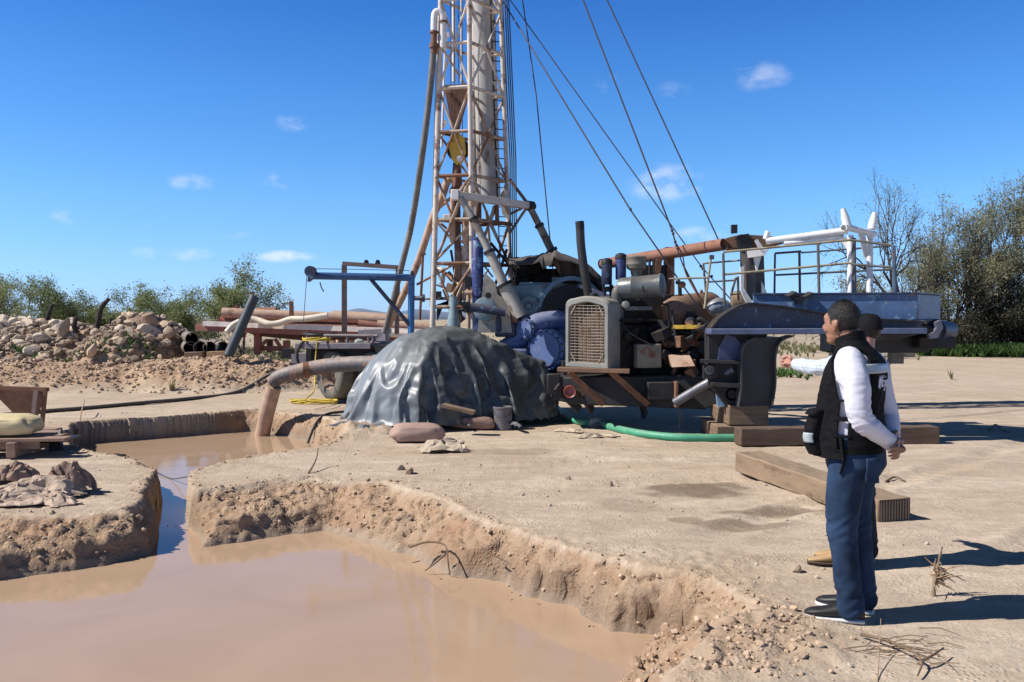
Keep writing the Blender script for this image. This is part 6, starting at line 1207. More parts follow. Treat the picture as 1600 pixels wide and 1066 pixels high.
for px, py, r, lb in ((952, 757, .045, 'small upright stone on the bare ground left of the damp stain'), (888, 752, .035, 'flat pale stone on the bare ground nearer the tarp'), (640, 741, .07, 'dark clod on the bank edge below the sacks'), (612, 800, .05, 'pale stone on the slope of the near bank'), (1243, 893, .045, 'flat pale stone near the tan boots'), (626, 735, .05, 'grey clod beside the dark clod on the bank edge')):
    c = G(px, py); tag(MB().rock((c.x, c.y, H(c.x, c.y) + r * .4), r, int(px), 2, (1, .8, .8)).build('stone', STONE[1] if px != 640 else STONE[2], smooth=25), lb, 'stone', 'single stones on the bare ground')
# leaning posts in the heap
def post(pts, r, label, Y):
    q = [P(a, b, Y) for a, b in pts]; m = MB().tube(bez(q, 4), [r * (1 + .12 * math.sin(i * 2.1)) * (1 - .03 * i) for i in range(4 * (len(q) - 1) + 1)], 8); tag(m.build('fence_post', BARKD), label, 'post', 'leaning posts in the stone heap')
post([(147, 530), (153, 505), (158, 482), (170, 467)], .085, 'tall crooked dark post sticking out of the middle of the stone heap', 22.6)
post([(73, 503), (77, 488), (83, 475)], .07, 'shorter dark post leaning right at the back of the stone heap', 24.5)
post([(119, 520), (116, 508), (120, 495)], .075, 'short dark stump left of the tall crooked post', 23.2)
post([(173, 506), (174, 497)], .05, 'tiny thin post right of the tall crooked post', 24.6)
# twigs, roots
TW = mat('dry_twig', (.17, .11, .07), .3, rough=.9); TWP = mat('pale_twig', (.36, .24, .15), .3, rough=.9)
def twig(paths, r, label, m_=TW, cat='twig', name='twig', grp=None, off=.01):
    m = MB()
    for pth in paths:
        q = [V((x, y, z)) if len((x, y, z)) == 3 else None for x, y, z in pth]; q = bez(q, 4); m.tube(q, [r * (1 - .6 * i / len(q)) for i in range(len(q))], 6)
    return tag(m.build(name, m_), label, cat, grp)
def gz(px, py, up=.0): c = G(px, py); return (c.x, c.y, H(c.x, c.y) + up)
def gb(px, py, z): c = G(px, py, z); return (c.x, c.y, z)
twig([[gb(481, 741, .0), gb(489, 728, .06), gb(495, 714, .12), gb(497, 700, .2)]], .012, 'thin curved twig standing upright on the bank beside the channel')
twig([[gb(640, 855, -.19), gb(668, 847, -.14), gb(695, 852, -.13), gb(700, 878, -.22), gb(703, 899, -.34)], [gb(697, 865, -.18), gb(680, 880, -.26), gb(664, 892, -.32)]], .010, 'dark root hanging out of the near bank down to the water', name='root', cat='root')
twig([[gb(758, 858, -.10), gb(772, 868, -.13), gb(796, 880, -.17)], [gb(760, 861, -.11), gb(768, 854, -.08)]], .008, 'short dark root in the near bank right of the hanging one', name='root', cat='root')
twig([[gz(100, 678, .02), gz(116, 664, .1), gz(128, 655, .14), gz(133, 645, .22)]], .016, 'pale forked stick leaning at the left end of the far pit', TWP, 'stick', 'stick')
twig([[gz(1545, 675, .02), gz(1556, 669, .05), gz(1566, 676, .03), gz(1578, 678, .02)]], .014, 'small dark twig on the sand at the right', TW)
twig([[gz(1300, 662, .02), gz(1330, 660, .04), gz(1352, 665, .02)]], .01, 'thin stick on the sand behind the pointing arm', TW)
wl_ = MB().tube(bez([V(gb(185, 713, -.2)), V(gb(215, 722, -.33)), V(gb(245, 738, -.33)), V(gb(268, 748, -.335)), V(gb(293, 745, -.2))], 6), .006, 5); tag(wl_.build('wire', CABLE), 'thin wire trailing across the water of the channel', 'wire')
# dry stump by the men
st_ = thing('dry_stump', 'broken dry plant stump with shredded stalks on the right of the men', 'stump', gz(1458, 930))
bx_, by_, bz_ = gz(1458, 930); m = MB()
m.tube(bez([V((bx_, by_, bz_ - .02)), V((bx_ + .01, by_, bz_ + .1)), V((bx_ + .035, by_ + .01, bz_ + .2)), V((bx_ + .05, by_, bz_ + .29))], 5), [.013 - .0005 * i + .003 * math.sin(i * 1.7) for i in range(16)], 7); m.build('stalk', mat('grey_stalk', (.24, .175, .12), .3, rough=.9), st_)
rr = random.Random(3); m = MB()
for k in range(46):
    s = V((bx_ + .02 + rr.uniform(-.02, .02), by_, bz_ + rr.uniform(.08, .17))); e = s + V((rr.gauss(.03, .045), rr.gauss(0, .04), rr.uniform(-.06, .06))); m.tube([s, (s + e) / 2 + V((0, 0, rr.uniform(-.02, .03))), e], [.005, .004, .002], 4)
m.build('shredded_fibres', mat('stalk_fibre', (.30, .20, .12), .3, rough=.9), st_)
m = MB(); rr = random.Random(9)
for k in range(30):
    px, py = rr.gauss(1395, 42), rr.gauss(1022, 13); s = V(gz(px, py, rr.uniform(.0, .05))); a = rr.gauss(.5, .5); L_ = rr.uniform(.06, .22); e = s + V((math.cos(a) * L_, -math.sin(a) * L_ * .7, rr.uniform(-.01, .04))); m.tube([s, (s + e) / 2 + V((0, 0, rr.uniform(0, .02))), e], [.003, .0026, .0015], 4)
o = tag(m.build('dry_twigs', TW), 'tangle of thin dry stems on the ground at the bottom right', 'twigs', kind='stuff')
twig([[gz(1345, 1000, .02), gz(1380, 1012, .04), gz(1420, 1032, .05), gz(1440, 1045, .04), gz(1434, 1062, .02)], [gz(1438, 1045, .04), gz(1455, 1040, .05), gz(1474, 1028, .05)]], .009, 'forked dark twig lying in the dry stems at the bottom right')
twig([[gz(1371, 1066, .0), gz(1374, 1030, .06), gz(1376, 1008, .13)]], .0028, 'pale upright straw at the bottom right', TWP)
twig([[gz(1384, 752, .01), gz(1398, 748, .03), gz(1415, 751, .01)]], .012, 'little dark twig on the sand right of the man in the vest')

rng = np.random.RandomState(44); n = 9000; X = rng.uniform(-6.5, 2, n); Y = rng.uniform(4, 15, n); zz = height(X, Y)[0]; k = (zz < WL - .005) & (zz > WL - .16) & (rng.uniform(0, 1, n) < .12 * np.clip(pn(X * 1.5, Y * 1.5, 5) + .3, 0, 1) * 4)
pts = np.c_[X, Y][k][:260]; m = MB(); rq = random.Random(6)
for x, y in pts: m.beam((x, y, WL + .002), (x + rq.gauss(0, .018), y + rq.gauss(0, .018), WL + .003), .006, .004)
o = tag(m.build('floating_chaff', TW), 'bits of chaff floating on the muddy water near the banks', 'debris', kind='stuff')
# ------------------------------------------------------------------ people
SKIN = mat('tan_skin', (.30, .148, .092), .12, ns=14, rough=.5, bump=.12, bs=160, bd=.002)
SKINH = mat('hand_skin', (.25, .115, .072), .15, ns=20, rough=.5, bump=.12, bs=160, bd=.002)
HAIR = mat('black_hair', (.016, .013, .011), .6, ns=60, rough=.5, bump=1, bs=210, bd=.006, stretch=(1, 1, .4), spec=.35)
SHIRT = mat('white_shirt', (.62, .62, .71), .04, rough=.8, bump=.1, bs=60)
VEST = mat('black_vest', (.0055, .0055, .0065), .3, ns=20, rough=.85, bump=.25, bs=120, bd=.003, spec=.15)
REFL = mat('reflective_grey', (.34, .38, .40), .08, rough=.35)
def denim():
    m = mat('blue_denim', (.018, .038, .080), .62, ns=4, rough=.85, bump=.3, bs=220, bd=.002, spec=.2); return m
JEAN = denim(); JEAND = mat('dark_denim', (.007, .010, .02), .3, rough=.85)
SHOE = mat('black_shoe', (.014, .014, .015), .2, rough=.55, bump=.3, bs=150, bd=.002); SOLE = mat('white_sole', (.66, .66, .64), .06, rough=.6)
BOOT = mat('tan_boot', (.42, .27, .13), .15, rough=.6)
def plaid():
    m = bpy.data.materials.new('plaid_cotton'); m.use_nodes = True; t = m.node_tree; N = t.nodes; L = t.links; b = N['Principled BSDF']; b.inputs['Roughness'].default_value = .85
    tcd = N.new('ShaderNodeTexCoord'); sp = N.new('ShaderNodeSeparateXYZ'); L.new(tcd.outputs['Object'], sp.inputs[0]); fs = []
    ad = N.new('ShaderNodeMath'); ad.operation = 'ADD'; L.new(sp.outputs[0], ad.inputs[0]); L.new(sp.outputs[1], ad.inputs[1])
    for s in (ad.outputs[0], sp.outputs[2]):
        a = N.new('ShaderNodeMath'); a.operation = 'PINGPONG'; a.inputs[1].default_value = .011; L.new(s, a.inputs[0]); c = N.new('ShaderNodeMapRange'); c.inputs[1].default_value = .0082; c.inputs[2].default_value = .0096; L.new(a.outputs[0], c.inputs[0]); fs.append(c.outputs[0])
    mx = N.new('ShaderNodeMath'); mx.operation = 'ADD'; L.new(fs[0], mx.inputs[0]); L.new(fs[1], mx.inputs[1]); sc = N.new('ShaderNodeMath'); sc.operation = 'MULTIPLY'; sc.inputs[1].default_value = .42; L.new(mx.outputs[0], sc.inputs[0])
    c = N.new('ShaderNodeMix'); c.data_type = 'RGBA'; c.inputs[6].default_value = (.56, .62, .68, 1); c.inputs[7].default_value = (.10, .15, .24, 1); L.new(sc.outputs[0], c.inputs[0]); L.new(c.outputs[2], b.inputs['Base Color']); return m
PLAID = plaid()
def meld(mb, voxel, smooth=4, disp=None, fac=.5):
    me = bpy.data.meshes.new('tmp'); me.from_pydata(mb.v, [], mb.f); me.update(); bm = bmesh.new(); bm.from_mesh(me); bmesh.ops.recalc_face_normals(bm, faces=bm.faces); bm.to_mesh(me); bm.free()
    o = bpy.data.objects.new('tmp', me); COL.objects.link(o)
    r = o.modifiers.new('r', 'REMESH'); r.mode = 'VOXEL'; r.voxel_size = voxel; r.adaptivity = 0
    if smooth: s = o.modifiers.new('s', 'SMOOTH'); s.factor = fac; s.iterations = smooth
    dg = bpy.context.evaluated_depsgraph_get(); e = bpy.data.meshes.new_from_object(o.evaluated_get(dg)); vs = []
    for v in e.vertices:
        p = v.co.copy()
        if disp: p += v.normal * disp(p)
        vs.append(p)
    fs = [tuple(f.vertices) for f in e.polygons]; bpy.data.objects.remove(o); bpy.data.meshes.remove(me); bpy.data.meshes.remove(e)
    return MB().add(vs, fs)
def ridge(p, f, st=(1, 1, 1), off=0): return 1 - 2.2 * abs(noise.noise(V((p.x * f * st[0] + off, p.y * f * st[1], p.z * f * st[2]))))
def limb(m, pts, rs, n=14, sub=5):
    q = bez(pts, sub); k = len(q); R = []
    for i in range(k):
        t = i / (k - 1) * (len(rs) - 1); a = min(int(t), len(rs) - 2); R.append(rs[a] + (rs[a + 1] - rs[a]) * (t - a))
    m.tube(q, R, n); m.ell(q[0], R[0] * .98, nu=n, nv=7); m.ell(q[-1], R[-1] * .98, nu=n, nv=7)
def ringpt(ring, th, off=0, ex=.86):
    z, cx, rx, ry = ring; c, s = math.cos(th), math.sin(th)
    return V((cx + (rx + off) * math.copysign(abs(c) ** ex, c), (ry + off) * math.copysign(abs(s) ** ex, s), z))
def ring_at(R, z):
    for a, b in zip(R, R[1:]):
        if z <= b[0]:
            f = (z - a[0]) / (b[0] - a[0]); f = max(0, f); return tuple(a[i] + (b[i] - a[i]) * f for i in range(4))
    return R[-1]
def hand(m, wr, pal, side, up_, curl, L_=.075, spread=.016, point=False, s=1):     # wrist, direction of the palm, across, back-of-hand normal
    d = V(pal).normalized(); a = V(side).normalized(); n_ = V(up_).normalized(); w = V(wr)
    m.tube([w - d * .02, w + d * .03, w + d * .07, w + d * .09], [.024 * s, .03 * s, .037 * s, .033 * s], 12, ell=.55); 
    for k, (ln, o_) in enumerate(((.068, 1.5), (.078, .5), (.072, -.5), (.056, -1.5))):
        p = w + d * .085 * s + a * o_ * .0185 * s; c = curl if not (point and k == 0) else .12; pts = [p - d * .03]; ang = 0; dd = d; r0 = .0088 * s
        for j, seg in enumerate((.42, .32, .26)):
            ang += c * (.8 if j == 0 else 1.1) + k * .05; dd = d * math.cos(ang) - n_ * math.sin(ang) + a * .05 * o_; p = p + dd * ln * seg * s; pts.append(p)
        m.tube([pts[0]] + bez(pts[1:], 3), [r0] * 3 + [r0 * .93] * 3 + [r0 * .85], 9) if len(bez(pts[1:], 3)) == 6 else m.tube(bez(pts, 3), [r0 * (1 - .02 * i) for i in range(len(bez(pts, 3)))], 9)
        m.ell(pts[-1], r0 * .85, nu=8, nv=6)
    t = w + d * .03 + a * .03 * s; tp = [t, t + d * .03 + a * .018, t + d * .055 + a * .012 - n_ * .012, t + d * .072 - n_ * .026]; m.tube(bez(tp, 3), [.0125 * s] * 4 + [.0105 * s] * 3 + [.009 * s] * 3, 9); m.ell(tp[-1], .009 * s, nu=8, nv=6)
def head(m, c, s=1, yaw=0):
    R = Matrix.Rotation(yaw, 3, 'Z'); c = V(c)
    def e(x, y, z, a, b_, d): m.ell(c + R @ V((x, y, z)) * s, (a * s, b_ * s, d * s), R, 18, 12)
    e(-.01, 0, .04, .100, .079, .098); e(.03, 0, 0, .068, .070, .085); e(.035, 0, -.055, .056, .056, .058); e(.074, 0, -.088, .022, .026, .02)
    e(.045, 0, -.088, .045, .046, .024); e(.078, 0, .045, .022, .055, .035)      # chin, jaw, forehead
    for y in (-1, 1):
        e(.076, y * .028, .026, .018, .024, .011); e(.062, y * .04, -.02, .028, .026, .024); e(.078, y * .03, .012, .012, .012, .009)      # brow, cheek, eye
        e(-.002, y * .077, .0, .019, .009, .032); e(-.012, y * .083, .008, .016, .007, .022); e(.0, y * .079, -.026, .009, .007, .012)     # ear
    m.tube([c + R @ V(q) * s for q in ((.086, 0, .028), (.105, 0, .005), (.117, 0, -.015))], [.010 * s, .013 * s, .016 * s], 10); e(.105, 0, -.02, .014, .02, .011)
    e(.088, 0, -.046, .014, .024, .009); e(.085, 0, -.060, .014, .022, .009)     # lips
class Person:
    def __init__(s, base, ang, scale=1):
        s.b = V(base); s.f = V((-math.cos(ang), math.sin(ang), 0)); s.l = V((-s.f.y, s.f.x, 0)); s.k = scale
    def W(s, p): return s.b + (s.f * p[0] + s.l * p[1] + V((0, 0, p[2]))) * s.k
    def loc(s, w): d = (V(w) - s.b) / s.k; return V((d.dot(s.f), d.dot(s.l), d.z))
    def out(s, mb, name, m_, par, smooth=180, solid=0):
        mb.v = [tuple(s.W(v)) for v in mb.v]; o = mb.build(name, m_, par, smooth=smooth)
        if solid: q = o.modifiers.new('thickness', 'SOLIDIFY'); q.thickness = solid; q.offset = 1
        return o
def shoe(P_, par, at, rot, boot=False, sole=None):
    R = Matrix.Rotation(rot, 3, 'Z'); c = V(at); prof = [(-.092, .026, .072), (-.08, .036, .09), (-.03, .039, .10), (.03, .042, .092), (.09, .047, .072), (.14, .048, .060), (.175, .043, .053), (.198, .032, .044), (.212, .014, .032)]
    if boot: prof = [(-.085, .028, .10), (-.07, .038, .15), (-.03, .042, .16), (.03, .042, .10), (.09, .046, .066), (.14, .045, .054), (.19, .034, .042), (.225, .016, .030)]
    def lf(z0, zf, gw):
        rings = []
        for x, w, h in prof:
            pts = []
            for k in range(14):
                t = 2 * math.pi * k / 14; y = math.sin(t) * (w + gw); zz = z0 + (zf(h) - z0) * (.5 - .5 * math.cos(t)) ** .75; pts.append(c + R @ V((x * (1 + gw * .8), y, zz)))
            rings.append(pts)
        return MB().loft(rings)
    P_.out(lf(.018, lambda h: h + .01, 0), 'boot' if boot else 'shoe', BOOT if boot else SHOE, par, 60)
    so = P_.out(lf(0.0, lambda h: .030 + .006 * (h < .05), .004), 'sole', sole or SOLE, par, 60)
# ---- man in the black vest
p1 = Person(G(1331, 965), R_(40), 1.005); man = thing('person', 'man in black vest, white shirt and jeans, hands clasped behind his back', 'person', p1.b)
SH, EL, WRI = V((-.035, .165, 1.385)), V((-.105, .212, 1.09)), V((-.185, .035, .978))
SR, ER, WRR = V((-.035, -.165, 1.385)), V((-.105, -.205, 1.08)), V((-.185, -.055, .960))
m = MB()
TOR = [(.90, .0, .125, .16), (1.0, .01, .135, .158), (1.15, .01, .13, .16), (1.3, 0, .125, .17), (1.38, -.01, .10, .165), (1.43, -.005, .07, .09), (1.47, .015, .062, .064)]
m.loft([[ringpt(r, 2 * math.pi * k / 24) for k in range(24)] for r in TOR])
HC, HY = (.068, 0, 1.570), R_(-14)
m.tube([V((.0, 0, 1.40)), V((.02, 0, 1.48)), V((.045, 0, 1.57))], [.066, .060, .058], 16)
head(m, HC, .93, HY)
limb(m, [SH, EL, WRI], [.05, .045, .03]); limb(m, [SR, ER, WRR], [.05, .045, .03])
for y in (-1, 1): limb(m, [(0, y * .09, .9), (.02, y * .1, .47), (-.01, y * .1, .08)], [.075, .05, .04])
hand(m, (-.195, .015, .972), (-.16, -1, -.08), (0, -.12, 1), (-1, .1, .1), .34, point=False)
hand(m, (-.205, -.050, .950), (-.42, .85, -.22), (0, .2, .95), (-.8, -.5, .2), .55)
hand_pt = meld(m, .0052, 3); p1.out(hand_pt, 'body', SKIN, man)
# hair
def hairshell(P_, par, c, s, line, m_=HAIR, name='hair', thick=.006, yaw=0, spikes=5200):
    vs = []; fs = []; nu, nv = 110, 72; keep = {}; RY = Matrix.Rotation(yaw, 3, 'Z'); rq = random.Random(5); cand = []
    for j in range(nv + 1):
        ph = math.pi * j / nv
        for k in range(nu):
            t = 2 * math.pi * k / nu; d = V((math.sin(ph) * math.cos(t), math.sin(ph) * math.sin(t), math.cos(ph)))
            r = 1 + .012 * noise.noise(d * 9); p = V((-.010 + d.x * .103 * r, d.y * .082 * r, .042 + d.z * .102 * r)); vs.append(V(c) + RY @ p * s); keep[j * nu + k] = line(p + V((0, 0, .006 * noise.noise(p * 130))))
            if keep[j * nu + k]: cand.append((V(c) + RY @ p * s, RY @ d))
    for j in range(nv):
        for k in range(nu):
            k2 = (k + 1) % nu; f = (j * nu + k, (j + 1) * nu + k, (j + 1) * nu + k2, j * nu + k2)
            if all(keep[i] for i in f): fs.append(f)
    hb = MB().add(vs, fs)
    for _ in range(spikes):                                # short bristling strands
        p, d = rq.choice(cand); t = d.cross(V((0, 0, 1))) + V((rq.gauss(0, .3),) * 3); t.normalize(); e = p + V((rq.gauss(0, .004), rq.gauss(0, .004), rq.gauss(0, .004)))
        hb.add([e - t * .0011, e + t * .0011, e + d * rq.uniform(.001, .0075) + V((rq.gauss(-.004, .004), rq.gauss(0, .003), rq.gauss(-.002, .003)))], [(0, 1, 2)])
    return P_.out(hb, name, m_, par, 180)
def hl1(p):
    x = p.x
    h = .078 if x > .062 else (.078 - (.062 - x) * 1.2 if x > .030 else (.004 if x > .016 else (.034 if x > -.020 else -.042 - .25 * (x + .02))))
    return p.z > h
hairshell(p1, man, HC, .93, hl1, yaw=HY)
HR = Matrix.Rotation(HY, 3, 'Z')
m = MB().ell(V(HC) + HR @ V((.084, 0, -.083)) , (.013, .024, .017)); p1.out(m, 'goatee', HAIR, man)
for y in (-1, 1): p1.out(MB().ell(V(HC) + HR @ V((.083, y * .028, .031)), (.006, .017, .004), HR, nu=8, nv=6), 'eyebrow', HAIR, man)
# shirt
m = MB(); R2 = [(z_, c_, a_ * .93, b_ * .93) for z_, c_, a_, b_ in [(.86, .005, .150, .178), (.98, .02, .155, .172), (1.10, .012, .147, .167), (1.22, .005, .140, .174), (1.32, -.005, .134, .182), (1.39, -.01, .115, .172), (1.43, -.005, .085, .11), (1.47, .015, .068, .07)]]
m.loft([[ringpt(r, 2 * math.pi * k / 28) for k in range(28)] for r in R2])
limb(m, [SH + V((.02, -.05, .01)), SH + V((-.01, .022, -.06)), (SH + EL) / 2 + V((-.012, .02, .03)), EL + V((0, 0, .02)), (EL + WRI) / 2 + V((-.01, .015, 0)), WRI + (WRI - EL) * .04], [.070, .074, .067, .056, .051, .041], 18)
limb(m, [SR + V((.02, .05, .01)), SR + V((-.01, -.022, -.06)), (SR + ER) / 2, ER, (ER + WRR) / 2, WRR], [.070, .074, .066, .056, .050, .041], 18)
def shw(p):
    arm = min(1, max(0, (abs(p.y) - .10) / .08)); el = math.exp(-((p.z - 1.07) / .09) ** 2); return (.0035 * ridge(p, 9, (1, 1, 1.2), 2) + (.002 + .004 * el) * ridge(p, 15, (.8, .8, 2.4), 8)) * arm + .002 * ridge(p, 9)
p1.out(meld(m, .0085, 3, shw), 'shirt', SHIRT, man)
m = MB(); m.lathe(WRI + (WRI - EL) * -.09, (WRI - EL), [(0, .043), (.0, .046), (.055, .045), (.055, .036)], 18); p1.out(m, 'cuff', SHIRT, man, 50)
m = MB(); m.ell(WRI + V((-.035, .02, .015)), (.008, .008, .008), nu=10, nv=6); p1.out(m, 'cuff_button', SOLE, man)
# vest as an open sheet with armholes and slit sides
VR = [(z_, c_, a_ * .93, b_ * .93) for z_, c_, a_, b_ in [(.875, .018, .170, .196), (.98, .030, .178, .190), (1.10, .022, .164, .182), (1.22, .010, .154, .188), (1.32, -.004, .147, .196), (1.385, -.012, .126, .188), (1.43, -.008, .096, .140), (1.46, .006, .080, .094), (1.49, .020, .074, .077), (1.545, .028, .071, .073)]]
nu, nv = 360, 220; vs = []; keep = []
for j in range(nv + 1):
    z = .875 + (1.545 - .875) * j / nv; rg = ring_at(VR, z)
    for k in range(nu):
        th = 2 * math.pi * k / nu; hem = .02 * math.cos(th) if j == 0 else 0
        p = ringpt(rg, th); n_ = V((math.cos(th), math.sin(th), 0))
        p += n_ * (.006 * ridge(p, 8, (1, 1, .5)) + .004 * ridge(p, 17)) * min(1, max(0, (1.45 - z) / .1)); vs.append(p)
        d = EL - SH if p.y > 0 else ER - SR; s0 = (SH if p.y > 0 else SR); t_ = max(-.15, min(1, (p - s0).dot(d) / d.dot(d))); dist = (p - (s0 + d * t_)).length
        hole = abs(p.y) > .095 and z > 1.19 and dist < .092 and z < 1.44
        dg = math.degrees(th); dgm = dg if dg <= 180 else 360 - dg
        slit = 92 < dgm < 107 and .93 < z < 1.175; front = (dg < 5 or dg > 355) and z < 1.40; low = (z < .90 and 100 < dgm)
        colf = (z > 1.47 and dgm < 30) or z > 1.525 - .030 * math.cos(th)
        keep.append(not (hole or slit or front or colf or low))
fs = []
for j in range(nv):
    for k in range(nu):
        k2 = (k + 1) % nu; f = (j * nu + k, j * nu + k2, (j + 1) * nu + k2, (j + 1) * nu + k)
        if all(keep[i] for i in f): fs.append(f)
vest = p1.out(MB().add(vs, fs), 'vest', VEST, man, 180, .010)
def band(z0, z1, a0, a1, off, name, m_, par, n=40, thick=.003):
    vs = []; nz_ = 4
    for j in range(nz_ + 1):
        z = z0 + (z1 - z0) * j / nz_; rg = ring_at(VR, z)
        for k in range(n + 1): vs.append(ringpt(rg, R_(a0 + (a1 - a0) * k / n), off + .004 * ridge(ringpt(rg, R_(a0 + (a1 - a0) * k / n)), 8, (1, 1, .5))))
    o = p1.out(MB().add(vs, [(j * (n + 1) + k, j * (n + 1) + k + 1, (j + 1) * (n + 1) + k + 1, (j + 1) * (n + 1) + k) for j in range(nz_) for k in range(n)]), name, m_, par, 180, thick); return o
band(1.325, 1.375, 124, 236, .017, 'reflective_band', REFL, man)
band(.99, 1.005, 88, 112, .013, 'side_strap', VEST, man, 12, .004)
band(1.075, 1.10, 88, 114, .013, 'side_strap', VEST, man, 12, .004)
# pouch pocket with reflective patch on the left front
m = MB(); rings = []
for i in range(9):
    z = .885 + .235 * i / 8; rg = ring_at(VR, z); b_ = .058 * (math.sin(math.pi * (.12 + .80 * i / 8)) ** .5); pts = []
    for k in range(9): pts.append(ringpt(rg, R_(28 + 36 * k / 8), .008 + b_ * (1 - abs(k / 4 - 1) ** 5)))
    for k in range(8, -1, -1): pts.append(ringpt(rg, R_(28 + 36 * k / 8), -.01))
    rings.append(pts)
m.loft(rings); p1.out(meld(m, .006, 3, lambda p: .005 * ridge(p, 16)), 'pouch_pocket', VEST, man)
m = MB(); rings = []
for z, o_ in ((1.075, .0), (1.10, .066), (1.125, .05), (1.13, 0)):
    rg = ring_at(VR, z); rings.append([ringpt(rg, R_(27 + 38 * k / 8), o_ * (1 - abs(k / 4 - 1) ** 6) + .008) for k in range(9)] + [ringpt(rg, R_(27 + 38 * k / 8), -.005) for k in range(8, -1, -1)])
m.loft(rings); p1.out(m, 'pocket_flap', VEST, man, 60)
vs = []
for j in range(7):
    z = .952 + .052 * j / 6; rg = ring_at(VR, z); i = (z - .885) / .235 * 8; b_ = .058 * (math.sin(math.pi * (.12 + .80 * i / 8)) ** .5)
    for k in range(13): u = 3.0 * k / 12 + 4.4; vs.append(ringpt(rg, R_(28 + 36 * u / 8), .016 + b_ * (1 - abs(u / 4 - 1) ** 5)))
p1.out(MB().add(vs, [(j * 13 + k, j * 13 + k + 1, (j + 1) * 13 + k + 1, (j + 1) * 13 + k) for j in range(6) for k in range(12)]), 'reflective_patch', REFL, man, 180, .003)
# hanging strap on the hip
m = MB(); m.beam(V((.0, .185, .99)), V((-.02, .198, .87)), .012, .035, (0, 1, 0)); m.beam(V((-.02, .198, .87)), V((.0, .19, .80)), .006, .022, (0, 1, 0)); p1.out(m, 'hanging_strap', VEST, man, 40)
# white hand-drawn letters on the back of the vest
def stroke(m, pts):
    q = []
    for y, z in pts:
        rg = ring_at(VR, z); yy = y; th = math.pi - math.copysign(math.asin(min(1, abs(yy) / rg[3]) ** (1 / .86)), yy) ; q.append(ringpt(rg, th, .020))
    m.tube(bez(q, 3) if len(q) > 2 else q, .0034, 6)
m = MB(); y0, h0, zz = .062, .052, 1.252
def LT(pts, ox): stroke(m, [(y0 - (ox + a * .026), zz + b_ * h0) for a, b_ in pts])
LT([(0, 0), (.12, 1.15), (.5, .35), (.9, 1.2), (1.05, 0)], 0); LT([(.3, -.15), (.4, .8)], .002)
LT([(.75, .55), (.3, .7), (.05, .3), (.35, .05), (.8, .2)], .032); LT([(.1, .95), (.5, 1.15)], .036)
LT([(.4, .7), (.45, .1), (.3, -.35), (.0, -.25)], .056); LT([(.42, .95), (.45, 1.02)], .056)
LT([(.5, .7), (.1, .5), (.2, .1), (.6, .05), (.8, .45), (.5, .7)], .078); LT([(.1, .05), (.15, .7)], .104); LT([(.15, .45), (.45, .72), (.75, .6)], .104)
p1.out(m, 'lettering', mat('chalk_white', (.72, .70, .80), .05, rough=.8), man, 60)
# jeans
def jeans(P_, par, m_, legs, bags=.006, pel=(.140, .172)):
    m = MB(); m.loft([[ringpt(r, 2 * math.pi * k / 26) for k in range(26)] for r in ((.77, -.01, pel[0] * .82, pel[1] * .82), (.83, -.015, pel[0] * 1.0, pel[1]), (.90, -.008, pel[0] * 1.02, pel[1]), (1.0, .0, pel[0] * .98, pel[1] * .97))])
    for L_ in legs: limb(m, *L_, 18, 6)
    def w(p):
        knee = math.exp(-((p.z - .50) / .10) ** 2); ank = math.exp(-((p.z - .12) / .09) ** 2); return .005 * ridge(p, 7, (1, 1, .5)) + (knee * .008 + ank * .010) * ridge(V((p.x, p.y, p.z + .5 * p.x + .35 * p.y)), 10, (.8, .8, 2.0), 4) + .002 * ridge(p, 15, (1, 1, .7), 9)
    return P_.out(meld(m, .009, 3, w), 'jeans', m_, par)
jeans(p1, man, JEAN, [([(-.005, .088, .84), (.018, .092, .66), (.022, .095, .50), (.002, .100, .32), (-.022, .10, .13), (-.024, .10, .085)], [.096, .089, .073, .065, .061, .064]),
                      ([(-.005, -.088, .84), (.018, -.092, .66), (.015, -.095, .50), (-.004, -.098, .32), (-.025, -.10, .13), (-.027, -.10, .085)], [.096, .089, .073, .065, .061, .064])])
m = MB(); m.lathe((0, 0, .965), (0, 0, 1), [(0, .01), (0, .02)], 8)
pk_ = MB(); rg = (.84, -.015, .146, .178); vs = []
for j in range(7):
    for k in range(9):
        z = .755 + .135 * j / 6; a = 128 + 34 * k / 8; q = ringpt((z, -.018, .142 if z > .8 else .132, .176 if z > .8 else .168), R_(a), .008); vs.append(q)
p1.out(pk_.add(vs, [(j * 9 + k, j * 9 + k + 1, (j + 1) * 9 + k + 1, (j + 1) * 9 + k) for j in range(6) for k in range(8)]), 'back_pocket', JEAN, man, 180, .004)
shoe(p1, man, (-.005, .10, 0), R_(20)); shoe(p1, man, (.015, -.10, 0), R_(6))
# ---- man behind, pointing
p2 = Person(V((2.27, 5.86, 0)), R_(46), .965); man2 = thing('person', 'man in black cap and checked shirt behind the vest man, pointing at the machine', 'person', p2.b)
HP = p2.loc(P(1238, 568, 6.22)); S2, E2 = V((.02, .180, 1.375)), None; E2 = (S2 + HP) / 2 + V((.0, .02, -.03))
SR2, ER2, WR2 = V((-.02, -.185, 1.375)), V((-.06, -.26, 1.10)), V((.02, -.25, .86)); hd = (HP - E2).normalized()
m = MB(); m.loft([[ringpt(r, 2 * math.pi * k / 24) for k in range(24)] for r in TOR]); HC2 = (-.02, -.05, 1.575); m.tube([V((-.02, 0, 1.40)), V((-.03, -.03, 1.48)), V((-.03, -.045, 1.56))], [.066, .060, .058], 16); head(m, HC2, .95, R_(4))
limb(m, [S2, E2, HP - hd * .02], [.05, .042, .026]); limb(m, [SR2, ER2, WR2], [.05, .042, .027])
for y in (-1, 1): limb(m, [(0, y * .09, .9), (.02, y * .1, .47), (-.01, y * .1, .08)], [.075, .05, .04])
